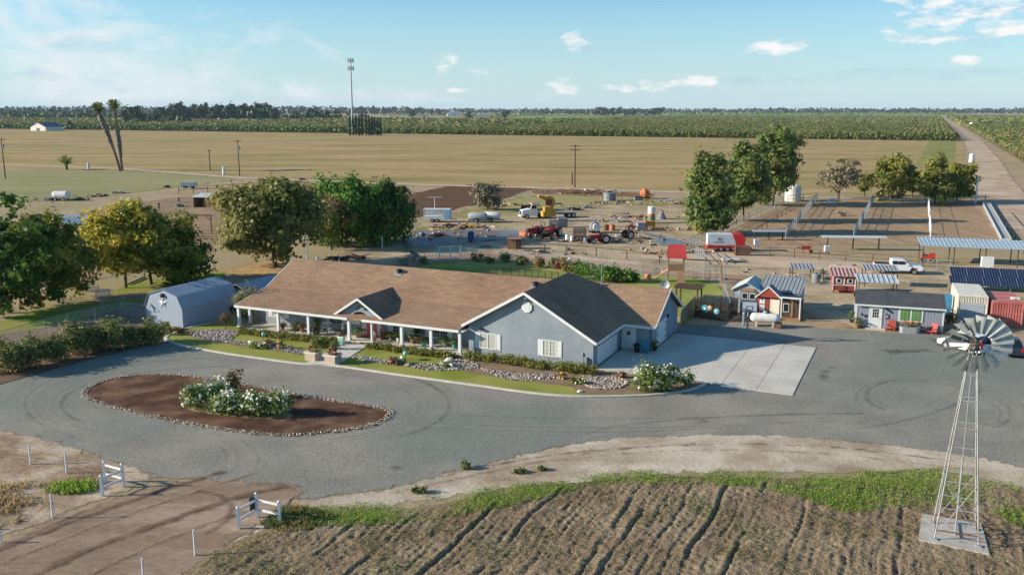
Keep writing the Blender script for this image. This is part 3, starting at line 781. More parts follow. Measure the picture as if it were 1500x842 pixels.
def bush_at(x, y, wpx, hpx, **k):
    """position and size read from the survey: base point, width and height in survey pixels"""
    p = G(x, y); s = mpp(p); return p, wpx * s / 2, wpx * s / 2.2, hpx * s * 1.03
gi = 'white flowering bushes on the oval island'
for (x, y, w, h, lab) in ((292, 598, 46, 38, 'leftmost white flowering bush on the oval mulch island'), (322, 590, 44, 36, 'white flowering bush at the back of the island clump'),
                          (334, 606, 48, 36, 'white flowering bush lowest in front of the island clump'), (372, 607, 46, 36, 'white flowering bush in the middle of the island clump'),
                          (404, 607, 44, 38, 'rightmost white flowering bush on the oval mulch island')):
    p, rx, ry, hh = bush_at(x, y, w, h)
    shrub('rose_bush', lab, 'bush', p, rx, ry, hh * .9, lm_rose, 2000, .15, 620, gi, fsize=.075)
p, rx, ry, hh = bush_at(343, 586, 26, 44)
shrub('crape_myrtle', 'bronze leaved shrub rising behind the white island bushes', 'shrub', p, rx, ry, hh, lm_wine, 700, .16)
struct(grid_sheet('pale_mulch', smooth_loop(px((270, 598), (300, 606), (350, 612), (400, 615), (430, 610), (400, 602), (320, 594))), .085, feather(mat('straw_mulch', rgb(190, 160, 124), rgb(160, 126, 92), scale=1, grain=.2, gscale=9, rough=1), .9), .3, .5))

for (x, y, w, h, lab) in ((947, 574, 38, 40, 'taller white rose bush on the bed beside the driveway pad'), (978, 573, 30, 36, 'narrower white rose bush next to the driveway pad corner')):
    p, rx, ry, hh = bush_at(x, y, w, h)
    shrub('rose_bush', lab, 'bush', p, rx, ry, hh, lm_rose, 1800, .15, 480, 'white roses by the driveway', fsize=.075)
p, rx, ry, hh = bush_at(1006, 566, 18, 24)
shrub('rose_bush', 'small sparse rose bush at the end of the driveway bed', 'bush', p, rx, ry, hh, lm_rose, 600, .15, 60)

hl = [(8, 545, 60, 54, 'first big rose shrub of the hedge row at the picture edge'), (40, 538, 44, 52, 'hedge row shrub with pale flower heads, second from the edge'), (75, 530, 40, 44, 'low rounded shrub in the hedge row before the wire fence'),
      (112, 520, 46, 54, 'tall bronze tipped shrub in the middle of the hedge row'), (140, 514, 36, 44, 'dark shrub of the hedge row in the shade of its neighbour'), (160, 512, 48, 52, 'tallest green shrub of the hedge row, its top glowing'),
      (193, 508, 28, 32, 'small shrub of the hedge row beside the pile of rocks'), (224, 503, 30, 42, 'upright reddish shrub of the hedge row at the shed corner')]
for x, y, w, h, lab in hl:
    p, rx, ry, hh = bush_at(x, y, w * 1.05, h * .86)
    shrub('hedge_shrub', lab, 'shrub', p, rx, ry, hh, lm_hedge, 2200, .2, 0, 'rose shrubs along the left edge of the drive', clumps=90)
for x, y, w, h, lab in ((248, 491, 14, 12, 'low pale shrub against the front of the barn shed'), (262, 488, 16, 8, 'purple ground plant by the barn shed corner'), (240, 484, 18, 12, 'spreading green plant below the star on the barn shed')):
    p, rx, ry, hh = bush_at(x, y, w, h)
    shrub('shrub', lab, 'shrub', p, rx, ry, hh, lm_wine if 'purple' in lab else lm_hedge, 300, .15)
# rocks at the side bed
rk = mat('field_rock', rgb(170, 150, 138), rgb(120, 104, 98), scale=2, grain=.2, gscale=6, rough=.9, bump=.03, bscale=4)
for x, y, w, h, lab in ((187, 497, 22, 12, 'long pale boulder among the side bed shrubs'), (200, 500, 14, 9, 'small dark boulder below the long pale one')):
    p = G(x, y); s = mpp(p); b = MB(); b.blob((0, 0, h * s * .4), (w * s / 2, w * s / 3, h * s * .6), x, .2, 2, -.02)
    tag(b.build('boulder', rk, loc=p), lab, 'boulder')
p, rx, ry, hh = bush_at(331, 482, 18, 22)
t = shrub('crape_myrtle', 'small round headed red bronze tree at the lawn corner', 'tree', p + Vector((0, 0, hh * .35)), rx, rx, hh * .72, lm_wine, 500, .16)
b = MB(); b.cyl((0, 0, -hh * .36), (0, 0, .2), .06, .05); b.build('trunk', m_twig, t)
p, rx, ry, hh = bush_at(366, 470, 40, 50)
shrub('shrub', 'tall olive brown shrub behind the corner post of the porch', 'shrub', p, rx, ry, hh, lm_hedge, 1500, .2)

# clipped box hedges: each plant of the row stands for itself
gb = 'clipped box plants along the porch'
def hedge_row(a, b, n, w, h, where, group):
    for k in range(n):
        t_ = (k + .5) / n; x = a[0] + (b[0] - a[0]) * t_; y = a[1] + (b[1] - a[1]) * t_
        p = G(x, y); 
        lab = ('first ' if k == 0 else 'last ' if k == n - 1 else '') + ('clipped box plant ' + where)
        if 0 < k < n - 1: lab = 'inner ' + lab
        shrub('box_plant', lab, 'hedge plant', p, w, w * .8, h * rnd.uniform(.9, 1.1), lm_box, 620, .12, 0, group, rz=TH, clumps=70)
hedge_row((352, 489), (494, 505), 12, .72, .6, 'between the shed corner and the front walk', 'box row left of the walk')
hedge_row((541, 510), (664, 526), 10, .72, .58, 'before the porch right of the front walk', 'box row right of the walk')
hedge_row((682, 525), (805, 542), 8, .92, .74, 'under the gable wing windows', 'box row under the gable wing')
hedge_row((812, 543), (868, 549), 4, .9, .85, 'at the garage corner of the gable wing', 'box row at the garage corner')

# flower clumps along the dry creek
m_pink = mat('pink_petal', rgb(214, 140, 120), rgb(200, 112, 104), scale=5, rough=.8)
m_orange = mat('orange_petal', rgb(216, 150, 108), rgb(196, 120, 84), scale=5, rough=.8)
for (x, y), w, h, m, fm, lab in ((z1(650, 600), 20, 9, lm_rose, m_petal, 'white flowering clump in the middle of the left creek bed'), (z1(735, 590), 12, 10, lm_wine, m_pink, 'rosy flowering clump on the left creek bed'), (z1(790, 605), 12, 12, lm_rose, m_orange, 'salmon flower clump at the right of the left creek bed'),
                              (z1(700, 605), 12, 7, lm_rose, m_petal, 'low pale clump between the creek bed flowers'), (z1(1400, 690), 10, 9, lm_wine, m_pink, 'russet plant by the creek right of the walk'), (z2(60, 605), 14, 10, lm_wine, m_orange, 'rust coloured clump before the porch lawn'),
                              (z2(105, 600), 12, 8, lm_rose, m_petal, 'green clump beside the rust coloured one'), (z2(965, 680), 9, 9, lm_rose, m_orange, 'salmon flower clump left on the garage bed'), (z2(1025, 705), 9, 9, lm_rose, m_orange, 'salmon flower clump right on the garage bed'),
                              (z2(1070, 708), 14, 10, lm_rose, m_petal, 'grey green agave clump by the garage bed stones'), (z2(350, 610), 26, 8, lm_rose, m_petal, 'low green plants round the white boulder'), (z3(270, 690), 10, 8, lm_wine, m_orange, 'tan grassy clump before the driveway roses')):
    p, rx, ry, hh = bush_at(x, y, w, h); p.z = .08
    shrub('flower_clump', lab, 'flowers', p, rx, ry, hh, m, 260, .12, 40, 'flower clumps on the creek beds', fmat=fm, clumps=16)
wr = mat('white_rock', rgb(226, 218, 206), rgb(190, 178, 160), scale=2, rough=.9)
b = MB(); p = G(*z2(360, 590)); s = mpp(p); b.blob((0, 0, 3.5 * s), (6.5 * s, 4.5 * s, 5 * s), 4, .18, 2, 0)
tag(b.build('boulder', wr, loc=p), 'large white boulder on the creek bed below the last porch post', 'boulder')
for (x, y), w, lab, m in ((z2(140, 610), 12, 'tan boulder before the porch right of the walk', rk), (z2(1060, 752), 9, 'pale flat boulder at the tip of the lawn', wr), (z3(40, 765), 8, 'small pale boulder on the kerb edge of the garage bed', wr), (z2(190, 610), 7, 'dark boulder beside the tan one', rk)):
    b = MB(); p = G(x, y); s = mpp(p); b.blob((0, 0, w * s * .18), (w * s / 2, w * s / 2.6, w * s * .32), int(x), .2, 2, 0); tag(b.build('boulder', m, loc=p), lab, 'boulder')
# soil heap / burlap stones near path
# brick planters at the walk
m_brick = mat('buff_brick', rgb(196, 178, 158), rgb(170, 146, 128), scale=6, bump=.01, bscale=14, rough=.9, grain=.15, gscale=20)
m_cap = mat('brick_cap', rgb(210, 200, 184), rough=.85)
for (x, y), pl, lab in ((z1(970, 665), lm_box, 'brick planter pillar left of the front walk with a round shrub'), (z1(1078, 682), lm_wine, 'brick planter pillar right of the front walk with pink flowers')):
    p = G(x, y); t = T('planter', lab, 'planter', p, TH)
    b = MB(); b.bx(-.55, .55, -.5, .5, 0, .72); b.build('pillar', m_brick, t)
    b = MB(); b.bx(-.62, .62, -.57, .57, .72, .84); b.build('cap', m_cap, t)
    leaf_cloud('plant', [(0, 0, 1.05, .5, .45, .4)], 350, 24, .12, .13, pl, 5, t)
    rsx = np.random.RandomState(2); P = rsx.normal(size=(40, 3)) * np.array([.22, .2, .1]) + np.array([0, -.1, 1.15])
    A = unit(rsx.normal(size=(40, 3))) * .07; B = unit(np.cross(A, rsx.normal(size=(40, 3)))) * .07
    quads_mesh('blossom', P, A, B, m_pink, t)
for (x, y), w, h, lab in ((z1(983, 600), 14, 14, 'round green shrub beside the left brick planter'), (z1(1078, 610), 12, 13, 'round green shrub behind the right brick planter'), (z1(1010, 590), 12, 11, 'pale grey shrub on the small lawn by the walk')):
    p, rx, ry, hh = bush_at(x, y, w, h); p.z = .08
    shrub('shrub', lab, 'shrub', p, rx, ry, hh, lm_hedge if 'green' in lab else lm_rose, 500, .12)
p = G(*z1(1125, 580)); t = T('garden_pedestal', 'white garden pedestal with a green front beside the walk', 'ornament', p, TH)
b = MB(); b.bx(-.26, .26, -.22, .22, 0, .75); b.bx(-.32, .32, -.28, .28, .75, .85); b.build('pedestal', m_petal, t)
b = MB(); b.bx(-.2, .2, -.235, -.222, .15, .68); b.build('front_panel', mat('teal_paint', rgb(110, 190, 170), rough=.6), t)
leaf_cloud('plant', [(0, 0, 1.05, .28, .26, .24)], 140, 12, .08, .1, lm_wine, 8, t)
m_glassb = mat('gazing_glass', rgb(120, 196, 190), rough=.15, spec=.6)
for (x, y), lab in ((z1(1475, 665), 'teal gazing ball on a stem before the porch lawn'), (z2(124, 582), 'teal gazing ball on the lawn right of the walk'), (z1(697, 560), 'small teal lawn ornament on the left lawn')):
    if '1475' in str(x): continue
    p = G(x, y); t = T('gazing_ball', lab, 'ornament', p)
    b = MB(); b.cyl((0, 0, 0), (0, 0, .55), .03); b.build('stem', m_twig, t)
    b = MB(); b.lathe([(.01, -.2), (.12, -.16), (.2, 0), (.12, .16), (.01, .2)], 12, (0, 0, .7)); b.build('ball', m_glassb, t, smooth=True)

# ---------------- grasses
def blades(name, P, hgt, m, seed, lean=.5, wid=.25):
    rs = np.random.RandomState(seed); n = len(P)
    up_ = unit(np.c_[rs.normal(size=(n, 2)) * lean, np.ones(n)]); t = unit(np.c_[rs.normal(size=(n, 2)), np.zeros(n)])
    h = hgt * (.4 + .9 * rs.random((n, 1)))
    return quads_mesh(name, P + up_ * h * .5, t * h * wid * .5, up_ * h * .55, m)
lm_grass = leafmat('green_grass', rgb(112, 142, 40), rgb(156, 178, 76), rgb(140, 146, 80), .5, .5, .7)
lm_dry = leafmat('dry_grass', rgb(168, 144, 102), rgb(190, 166, 122), rgb(150, 124, 86), .5, .5, .7)
lm_weed = leafmat('weed', rgb(88, 104, 48), rgb(126, 132, 76), rgb(150, 134, 84), .4, .45, .6)
gp = px((395, 768), (430, 742), (520, 735), (600, 727), (700, 712), (760, 702), (850, 694), (960, 688), (1040, 686), (1180, 694), (1290, 690), (1390, 684), (1520, 704), (1700, 740), (1600, 800), (1480, 772), (1440, 745), (1330, 745), (1240, 756), (1180, 735), (1100, 716), (1000, 712), (930, 712), (840, 722), (760, 742), (680, 756), (600, 770), (500, 775))
c = scatter_in(gp, 190000, np.random.RandomState(11))
dens = fbm(c[:, 0], c[:, 1], .28, 4, 4); rsg = np.random.RandomState(1)
lush = np.zeros(len(c))
for (x, y, r) in ((640, 745, 4), (560, 752, 3), (710, 730, 3), (470, 757, 2.5), (980, 695, 3), (1290, 715, 5), (1240, 735, 3), (1350, 700, 3), (1490, 775, 2.5), (1050, 700, 2.5), (780, 716, 2), (890, 702, 1.6)):
    g = G(x, y); lush = np.maximum(lush, np.exp(-((c[:, 0] - g.x) ** 2 + ((c[:, 1] - g.y) * 1.5) ** 2) / r ** 2))
D = signed(gp, c[:, 0], c[:, 1]); k = (dens + .24 * lush + .03 * np.clip(D, 0, 2) > .49 + .58 * rsg.random(len(c)))
c = c[k]; h = furrows(c[:, 0], c[:, 1], signed(plough_poly, c[:, 0], c[:, 1])); 
stuff(blades('field_grass', np.c_[c, np.where(signed(plough_poly, c[:, 0], c[:, 1]) > 0, h, .03)], .115, lm_grass, 2, 1.0, .35), 'bright green grass fringe along the ploughed field', 'grass')
# low weeds and straw over the furrows
c = scatter_in(plough_poly, 150000, np.random.RandomState(12)); c = c[(c[:, 1] > 36)]
dens = fbm(c[:, 0], c[:, 1], .5, 8, 4); k = dens > .47 + .3 * np.random.RandomState(5).random(len(c)); c1_ = c[k]
h = furrows(c1_[:, 0], c1_[:, 1], signed(plough_poly, c1_[:, 0], c1_[:, 1]))
stuff(blades('field_weeds', np.c_[c1_, h], .11, lm_weed, 3, 1.2, .4), 'sparse olive weeds scattered over the furrowed soil', 'weeds')
c2_ = c[~k][:26000]; h = furrows(c2_[:, 0], c2_[:, 1], signed(plough_poly, c2_[:, 0], c2_[:, 1]))
stuff(blades('straw', np.c_[c2_, h], .11, lm_dry, 4, 2.2, .3), 'dry straw litter strewn over the furrowed soil', 'straw')
# left verge
vp = px((-120, 700), (0, 690), (40, 684), (110, 692), (148, 703), (140, 725), (90, 752), (40, 768), (-40, 790), (-160, 840))
c = scatter_in(vp, 26000, np.random.RandomState(13)); g1, g2 = G(106, 716), G(60, 690)
gr = np.exp(-(((c[:, 0] - g1.x) / 1.5) ** 2 + ((c[:, 1] - g1.y) / .9) ** 2)); d = fbm(c[:, 0], c[:, 1], .45, 3, 3)
kg = gr > .25 + .4 * np.random.RandomState(3).random(len(c))
stuff(blades('verge_grass', np.c_[c[kg], np.full(kg.sum(), .03)], .3, lm_grass, 5), 'bright green grass patch by the left gate piece', 'grass')
kd = ~kg & (d > .52 + .22 * np.random.RandomState(4).random(len(c)))
stuff(blades('dry_weeds', np.c_[c[kd], np.full(kd.sum(), .03)], .22, lm_dry, 6, .8, .3), 'straw coloured dry weeds on the verge left of the dirt entrance', 'weeds')
c = scatter_in(px((380, 770), (412, 745), (440, 742), (492, 758), (470, 775), (420, 785)), 3000, np.random.RandomState(14))
stuff(blades('gate_weeds', np.c_[c, np.full(len(c), .05)], .22, lm_weed, 7), 'dark weeds at the foot of the right gate piece', 'weeds')
for x, y, w, h, lab in ((683, 686, 14, 10, 'small dry tuft on the edge of the gravel curve'), (612, 722, 26, 7, 'flat green tuft on the pale track'), (762, 692, 22, 4, 'low green tuft on the pale track, left one of a pair'), (796, 689, 18, 4, 'low green tuft on the pale track, right one of a pair')):
    p, rx, ry, hh = bush_at(x, y, w, h); shrub('grass_tuft', lab, 'grass tuft', p, rx, ry * .6, hh, lm_weed, 240, .14)
# ================================================================ the house
m_stucco = mat('blue_grey_stucco', rgb(144, 152, 160, .92), rgb(133, 142, 150, .92), scale=.8, c3=rgb(152, 160, 166, .9), scale3=.3, grain=.09, gscale=9, bump=.015, bscale=18, rough=.92, spec=.15)
m_shingle = mat('brown_shingle', rgb(147, 118, 96), rgb(132, 105, 84), scale=.6, grain=.22, gscale=7, bump=.012, bscale=18, rough=.95, spec=.1, c3=rgb(151, 124, 100), scale3=.15)
# shingle courses as a faint line pattern along the slope
def courses(m, k=3.2, amt=.12):
    n, l = nodes_of(m); b = n['Principled BSDF']; tc = n.new('ShaderNodeTexCoord'); sp = n.new('ShaderNodeSeparateXYZ'); l.new(tc.outputs['Object'], sp.inputs[0])
    br = n.new('ShaderNodeTexBrick'); br.inputs['Scale'].default_value = 1.0; br.inputs['Mortar Size'].default_value = .012
    br.inputs['Brick Width'].default_value = .9; br.inputs['Row Height'].default_value = .3; br.inputs['Color1'].default_value = (1.1, 1.1, 1.1, 1); br.inputs['Color2'].default_value = (.84, .84, .84, 1); br.inputs['Mortar'].default_value = (.75, .75, .75, 1)
    l.new(tc.outputs['Object'], br.inputs['Vector'])
    src = b.inputs['Base Color'].links[0].from_socket
    mx = n.new('ShaderNodeMix'); mx.data_type = 'RGBA'; mx.blend_type = 'MULTIPLY'; mx.inputs[0].default_value = 1
    l.new(src, mx.inputs[6]); l.new(br.outputs['Color'], mx.inputs[7]); l.new(mx.outputs[2], b.inputs['Base Color'])
courses(m_shingle)
m_white = mat('white_paint', rgb(226, 226, 222, .92), rgb(214, 214, 210, .92), scale=2, rough=.55, grain=.04, gscale=6)
m_trim = mat('porch_white', rgb(222, 224, 226, .9), rough=.55)
m_glass = mat('window_glass', rgb(34, 42, 48), rough=.08, spec=.7)
m_blind = mat('window_blind', rgb(176, 176, 164), rough=.4, spec=.5)
m_dark = mat('dark_metal', rgb(34, 34, 36), rough=.6)
m_reddoor = mat('red_door_paint', rgb(208, 104, 98), rough=.5)
m_galv = mat('galvanised', rgb(170, 176, 180), rgb(150, 156, 160), scale=3, rough=.45, metal=.4)

house = T('ranch_house', 'long blue grey ranch house with brown shingle roof, white posts and gable wing', 'house', O, TH)
WL, WR, WA, WZ = -12.0, 0.0, -6.3, 6.35          # wing left wall, right wall, apex
SL = .57
def wz(u): return WZ - SL * abs(u - WA)
b = MB()
b.slab([(WL, 0, 0), (WR, 0, 0), (WR, 0, wz(WR) - .12), (WA, 0, WZ - .12), (WL, 0, wz(WL) - .12)], .2, (0, 1, 0))
b.bx(WR - .2, WR, .2, 17, 0, 2.62); b.bx(WL, WL + .2, .2, 17, 0, 2.9); b.bx(WL + .2, WR - .2, 16.8, 17, 0, 2.6)
b.build('wing_wall', m_stucco, house)
b = MB(); b.bx(.0, 3.0, 7.6, 7.8, 0, 2.5)
b.slab([(3.0, 7.6, 0), (3.0, 17, 0), (3.0, 17, 2.45), (3.0, 12.3, 5.02), (3.0, 7.6, 2.45)], .2, (-1, 0, 0)); b.bx(0, 2.8, 16.8, 17, 0, 2.5)
b.build('wall', m_stucco, house)
ML = -37.1
b = MB(); b.bx(ML, WL, 1.8, 2.0, 0, 2.95); b.bx(ML, WL, 17.3, 17.5, 0, 2.7)
b.slab([(ML, 2.0, 0), (ML, 17.3, 0), (ML, 17.3, 2.65), (ML, 9, 5.65), (ML, 4, 3.28), (ML, 2.0, 2.85)], .2, (1, 0, 0))
b.build('wall', m_stucco, house)
# entry return walls

# roofs
RL = -38.3
b = MB()
b.slab([(RL, -1.0, 2.42), (-12.45, -1.0, 2.42), (-12.45, .4, 2.7), (-11.3, 4, 3.42), (RL, 4, 3.42)], .16)
b.slab([(RL, 4, 3.42), (-11.3, 4, 3.42), (-7.0, 9, 5.82), (RL, 9, 5.82)], .16)
b.slab([(RL, 9, 5.82), (-5.5, 9, 5.82), (-5.5, 18.1, 2.5), (RL, 18.1, 2.5)], .16)
b.build('roof', m_shingle, house)
b = MB(); ov = .5
e_r, e_l = WR + .46, WL - .46
hipv = 10.4; back = hipv + (e_r - WA)
zr = wz(e_r)
b.slab([(WA, -ov, WZ), (e_r, -ov, zr), (e_r, back, zr), (WA, hipv, WZ)], .16)
b.slab([(WA, -ov, WZ), (WA, hipv, WZ), (WA - (e_r - WA), back, zr), (e_l - .01, back - .7, wz(e_l)), (e_l - .01, -ov, wz(e_l))], .16)
b.slab([(WA, hipv, WZ), (e_r, back, zr), (WA - (e_r - WA), back, zr)], .16)
b.build('wing_roof', m_shingle, house)
b = MB(); gv, gz, ge = 12.3, 5.16, 3.45
b.slab([(ge, 7.15, zr + .0), (.2, 7.15, zr + .0), (-4.25, gv, gz), (ge, gv, gz)], .16)
b.slab([(ge, gv, gz), (-4.25, gv, gz), (.2, 17.4, zr), (ge, 17.4, zr)], .16)
b.build('roof', m_shingle, house)
# portico
PA, PZ, PH, pv = -23.65, 4.3, 2.75, -.5
pez = PZ - .64 * PH
def mz(v): return 2.42 + (v + 1) * .2 if v < 4 else 3.42 + (v - 4) * .48
def mv(z): return (z - 2.42) / .2 - 1 if z < 3.42 else 4 + (z - 3.42) / .48
b = MB()
for s in (-1, 1):
    b.slab([(PA, pv, PZ), (PA + s * PH, pv, pez), (PA + s * PH, mv(pez) + .3, pez), (PA + s * (PZ - 3.42) / .64, 4.05, 3.42), (PA, mv(PZ) + .2, PZ)], .12)
b.build('portico_roof', m_shingle, house)
b = MB()
arch = [(PA - .95, 2.3)] + [(PA - .95 * math.cos(t), 2.3 + .62 * math.sin(t)) for t in [k * math.pi / 10 for k in range(1, 10)]] + [(PA + .95, 2.3)]
for q in range(len(arch) - 1):
    (x0, z0), (x1, z1_) = arch[q], arch[q + 1]
    t0, t1 = PZ - .15 - .64 * abs(x0 - PA), PZ - .15 - .64 * abs(x1 - PA)
    b.slab([(x0, -.15, z0), (x1, -.15, z1_), (x1, -.15, t1), (x0, -.15, t0)], .12, (0, 1, 0))
for s in (-1, 1):
    x0 = PA + s * .95; x1 = PA + s * 2.55
    b.slab([(x0, -.15, 2.3), (x1, -.15, 2.3), (x1, -.15, PZ - .15 - .64 * 2.55), (x0, -.15, PZ - .15 - .64 * .95)], .12, (0, 1, 0))
b.build('portico_gable', m_stucco, house)
b = MB(); b.bar((PA - PH - .02, pv - .03, pez - .09), (PA, pv - .03, PZ - .08), .05, .2); b.bar((PA, pv - .033, PZ - .08), (PA + PH + .02, pv - .033, pez - .09), .05, .2)
b.build('portico_barge_board', m_white, house)
b = MB(); b.bar((PA, -.2, 3.45), (PA + .75, -.22, 3.62), .05, .14); b.bar((PA, -.2, 3.45), (PA - .45, -.2, 3.1), .05, .12); b.bx(PA + .5, PA + .8, -.24, -.18, 3.15, 3.5)
b.build('horse_ornament', m_dark, house)
# fascias, rakes
b = MB()
for u0, u1 in ((RL, -24.55), (-22.9, -12.5)):
    b.bx(u0, u1, -1.06, -1.0, 2.2, 2.43)
b.build('fascia', m_white, house)
b = MB(); b.bar((e_l, -ov - .03, wz(e_l) - .1), (WA, -ov - .03, WZ - .1), .06, .24); b.bar((WA, -ov - .034, WZ - .1), (e_r, -ov - .034, zr - .1), .06, .24)
b.bx(e_r, e_r + .06, -ov, 7.1, zr - .22, zr + .02)
b.build('barge_board', m_white, house)
b = MB(); b.bx(e_r + .06, ge, 7.09, 7.15, zr - .22, zr + .02); b.bar((ge + .03, 7.15, zr - .1), (ge + .03, gv, gz - .1), .06, .22); b.bar((ge + .034, gv, gz - .1), (ge + .034, 17.4, zr - .1), .06, .22)
b.build('barge_board', m_white, house)
b = MB(); b.bar((RL - .03, -1, 2.33), (RL - .03, 4, 3.32), .06, .2); b.bar((RL - .03, 4, 3.32), (RL - .03, 9, 5.72), .06, .2)
b.build('barge_board', m_trim, house)
b = MB(); b.bx(WL, WR, -.28, 0, -.02, .0 + .05)
# porch floor, beam, columns
b = MB(); b.bx(ML, WL, -.95, 1.8, .02, .16); b.build('porch_floor', m_conc, house)
b = MB(); b.bx(RL + .3, WL, -.95, 1.8, 2.28, 2.36)
b.build('porch_ceiling', m_trim, house)
for x in (351, 408.5, 453, 512, 545.5, 589, 632, 674):
    u = on_v(x, -.72, .1); h = 2.3
    k_w = .075 if x == 545.5 else .13; c = MB(); c.bx(u - k_w, u + k_w, -.85, -.59, .16 if x not in (351,) else 0, h); c.bx(u - .18, u + .18, -.9, -.54, .12, .34); c.bx(u - .17, u + .17, -.89, -.55, h - .16, h - .01)
    c.build('column', m_trim, house)
v = 1.2; u = on_v(367, v, .1); c = MB(); c.bx(u - .13, u + .13, v - .13, v + .13, .1, 2.6); c.build('column', m_trim, house)

def win(u0, u1, v, z0, z1, cols=2, rows=1, blind=False, grid=0, shut=None, arm=.07):
    """sash window in a wall facing the drive"""
    f = MB(); 
    f.bx(u0 - arm, u1 + arm, v - .07, v - .002, z1, z1 + arm); f.bx(u0 - arm, u1 + arm, v - .07, v - .002, z0 - arm, z0)
    f.bx(u0 - arm, u0, v - .07, v - .002, z0, z1); f.bx(u1, u1 + arm, v - .07, v - .002, z0, z1)
    for k in range(1, cols):
        x = u0 + (u1 - u0) * k / cols; f.bx(x - .03, x + .03, v - .065, v - .002, z0, z1)
    if grid:
        for k in range(1, grid * cols):
            if k % grid: x = u0 + (u1 - u0) * k / (grid * cols); f.bx(x - .012, x + .012, v - .05, v - .002, z0, z1)
        for k in range(1, 4): z = z0 + (z1 - z0) * k / 4; f.bx(u0, u1, v - .05, v - .002, z - .012, z + .012)
    fo = f.build('window', m_white, house)
    p = MB(); p.bx(u0, u1, v - .03, v - .003, z0, z1); p.build('pane', m_blind if blind else m_glass, fo)
    if shut:
        for a, bq in shut:
            s = MB(); s.bx(a, bq, v - .05, v - .002, z0 - .06, z1 + .06)
            for k in range(9):
                z = z0 + (z1 - z0) * (k + .5) / 9; s.bx(a + .06, bq - .06, v - .065, v - .05, z - .03, z + .03)
            s.build('shutter', m_white, house)
def X(x, v, z=1.3): return on_v(x, v, z)
win(X(399.5, 1.8), X(417, 1.8), 1.8, .95, 2.05, 2, grid=0, blind=True, shut=((X(393.7, 1.8), X(399, 1.8)), (X(417.5, 1.8), X(423.1, 1.8))))
win(X(441, 1.8), X(451, 1.8), 1.8, 1.35, 2.0, 2, blind=True)
win(X(484, 1.8), X(501.5, 1.8), 1.8, .95, 2.05, 2, grid=2, shut=((X(477.2, 1.8), X(483.4, 1.8)), (X(502, 1.8), X(507.5, 1.8))))
win(X(576, 1.8), X(592, 1.8), 1.8, .75, 2.05, 2, grid=2, shut=((X(568.3, 1.8), X(575.5, 1.8)),))
win(X(592.8, 1.8), X(600, 1.8), 1.8, .75, 2.05, 1, grid=2, blind=True, shut=((X(600.6, 1.8), X(606.5, 1.8)),))
win(X(634, 1.8), X(655.5, 1.8), 1.8, .75, 2.05, 2, grid=3, shut=((X(622.8, 1.8), X(630.3, 1.8)), (X(656, 1.8), X(662.5, 1.8))))
b = MB(); b.bx(X(514.5, 1.78), X(528, 1.78), 1.74, 1.797, 1.1, 1.95); b.build('notice_board', m_white, house)
win(X(704, 0), X(726, 0), 0, .78, 2.1, 2, grid=0, blind=True, shut=((X(696.2, 0), X(703.3, 0)), (X(726.7, 0), X(733.5, 0))))
win(X(796, 0), X(815, 0), 0, .78, 2.1, 2, grid=2, blind=True, shut=((X(788.1, 0), X(795.4, 0)), (X(815.6, 0), X(823, 0))))
b = MB(); oc = X(772, 0, 4.95); pts = [(oc + .52 * math.cos(t), -.02, 4.95 + .52 * math.sin(t)) for t in [R(22.5 + 45 * k) for k in range(8)]]
b.slab(pts, .08, (0, -1, 0)); ob = b.build('gable_vent', m_white, house)
b = MB()
for k in range(5): b.bx(oc - .3, oc + .3, -.125, -.1, 4.7 + k * .12, 4.76 + k * .12)
b.build('slat', m_trim, ob)
# red double door with white frame
d0, d1 = X(537.6, 1.8), X(553, 1.8); dm = (d0 + d1) / 2
f = MB(); f.bx(d0 - .55, d0, 1.72, 1.798, .16, 2.3); f.bx(d1, d1 + .45, 1.72, 1.798, .16, 2.3); f.bx(d0, d1, 1.72, 1.798, 2.14, 2.3); f.bx(dm - .09, dm + .09, 1.71, 1.798, .16, 2.14)
fo = f.build('door_frame', m_white, house)
for s, (a, c) in enumerate(((d0, dm - .09), (dm + .09, d1))):
    q = MB(); q.bx(a + .01, c - .01, 1.74, 1.796, .17, 2.13)
    for z in (.35, 1.0, 1.55): q.bx(a + .12, c - .12, 1.725, 1.74, z, z + .42)
    do = q.build('door', m_reddoor, house)
    q = MB(); q.blob((c - .1 if s == 0 else a + .1, 1.7, 1.1), (.04, .04, .04), 1, 0); q.build('handle', m_galv, do)
st = MB(); st.bx(d0 - .4, d1 + .4, .9, 1.7, .16, .24); st.build('doorstep', mat('red_brick', rgb(140, 84, 66), rgb(120, 70, 56), scale=5, grain=.2, gscale=20), house)
# garage doors and the side door
def side_door(u, v0, v1, z1, name, panels, rows):
    f = MB(); f.bx(u, u + .05, v0 - .12, v0, .1, z1 + .12); f.bx(u, u + .05, v1, v1 + .12, .1, z1 + .12); f.bx(u, u + .05, v0, v1, z1, z1 + .12)
    fo = f.build('door_frame', m_white, house)
    d = MB(); d.bx(u, u + .03, v0, v1, .1, z1)
    for r in range(rows):
        for k in range(panels):
            a = v0 + (v1 - v0) * (k + .1) / panels; c = v0 + (v1 - v0) * (k + .9) / panels
            z = .1 + (z1 - .1) * (r + .12) / rows; zz = .1 + (z1 - .1) * (r + .88) / rows
            if not (r == rows - 1 and name == 'garage_door' and panels > 4): d.bx(u + .03, u + .045, a, c, z, zz)
    do = d.build(name, m_white, house); return do
g1v0, g1v1 = on_u(875, 0, .5), on_u(902.5, 0, .5)
do = side_door(0, g1v0, g1v1, 2.15, 'garage_door', 8, 4)
b = MB()
for k in range(8):
    a = g1v0 + (g1v1 - g1v0) * (k + .18) / 8; c = g1v0 + (g1v1 - g1v0) * (k + .82) / 8; b.bx(.03, .05, a, c, 1.75, 2.02)
b.build('window', m_glass, do)
g2v0, g2v1 = on_u(961.5, 3.0, .5), on_u(974.5, 3.0, .5)
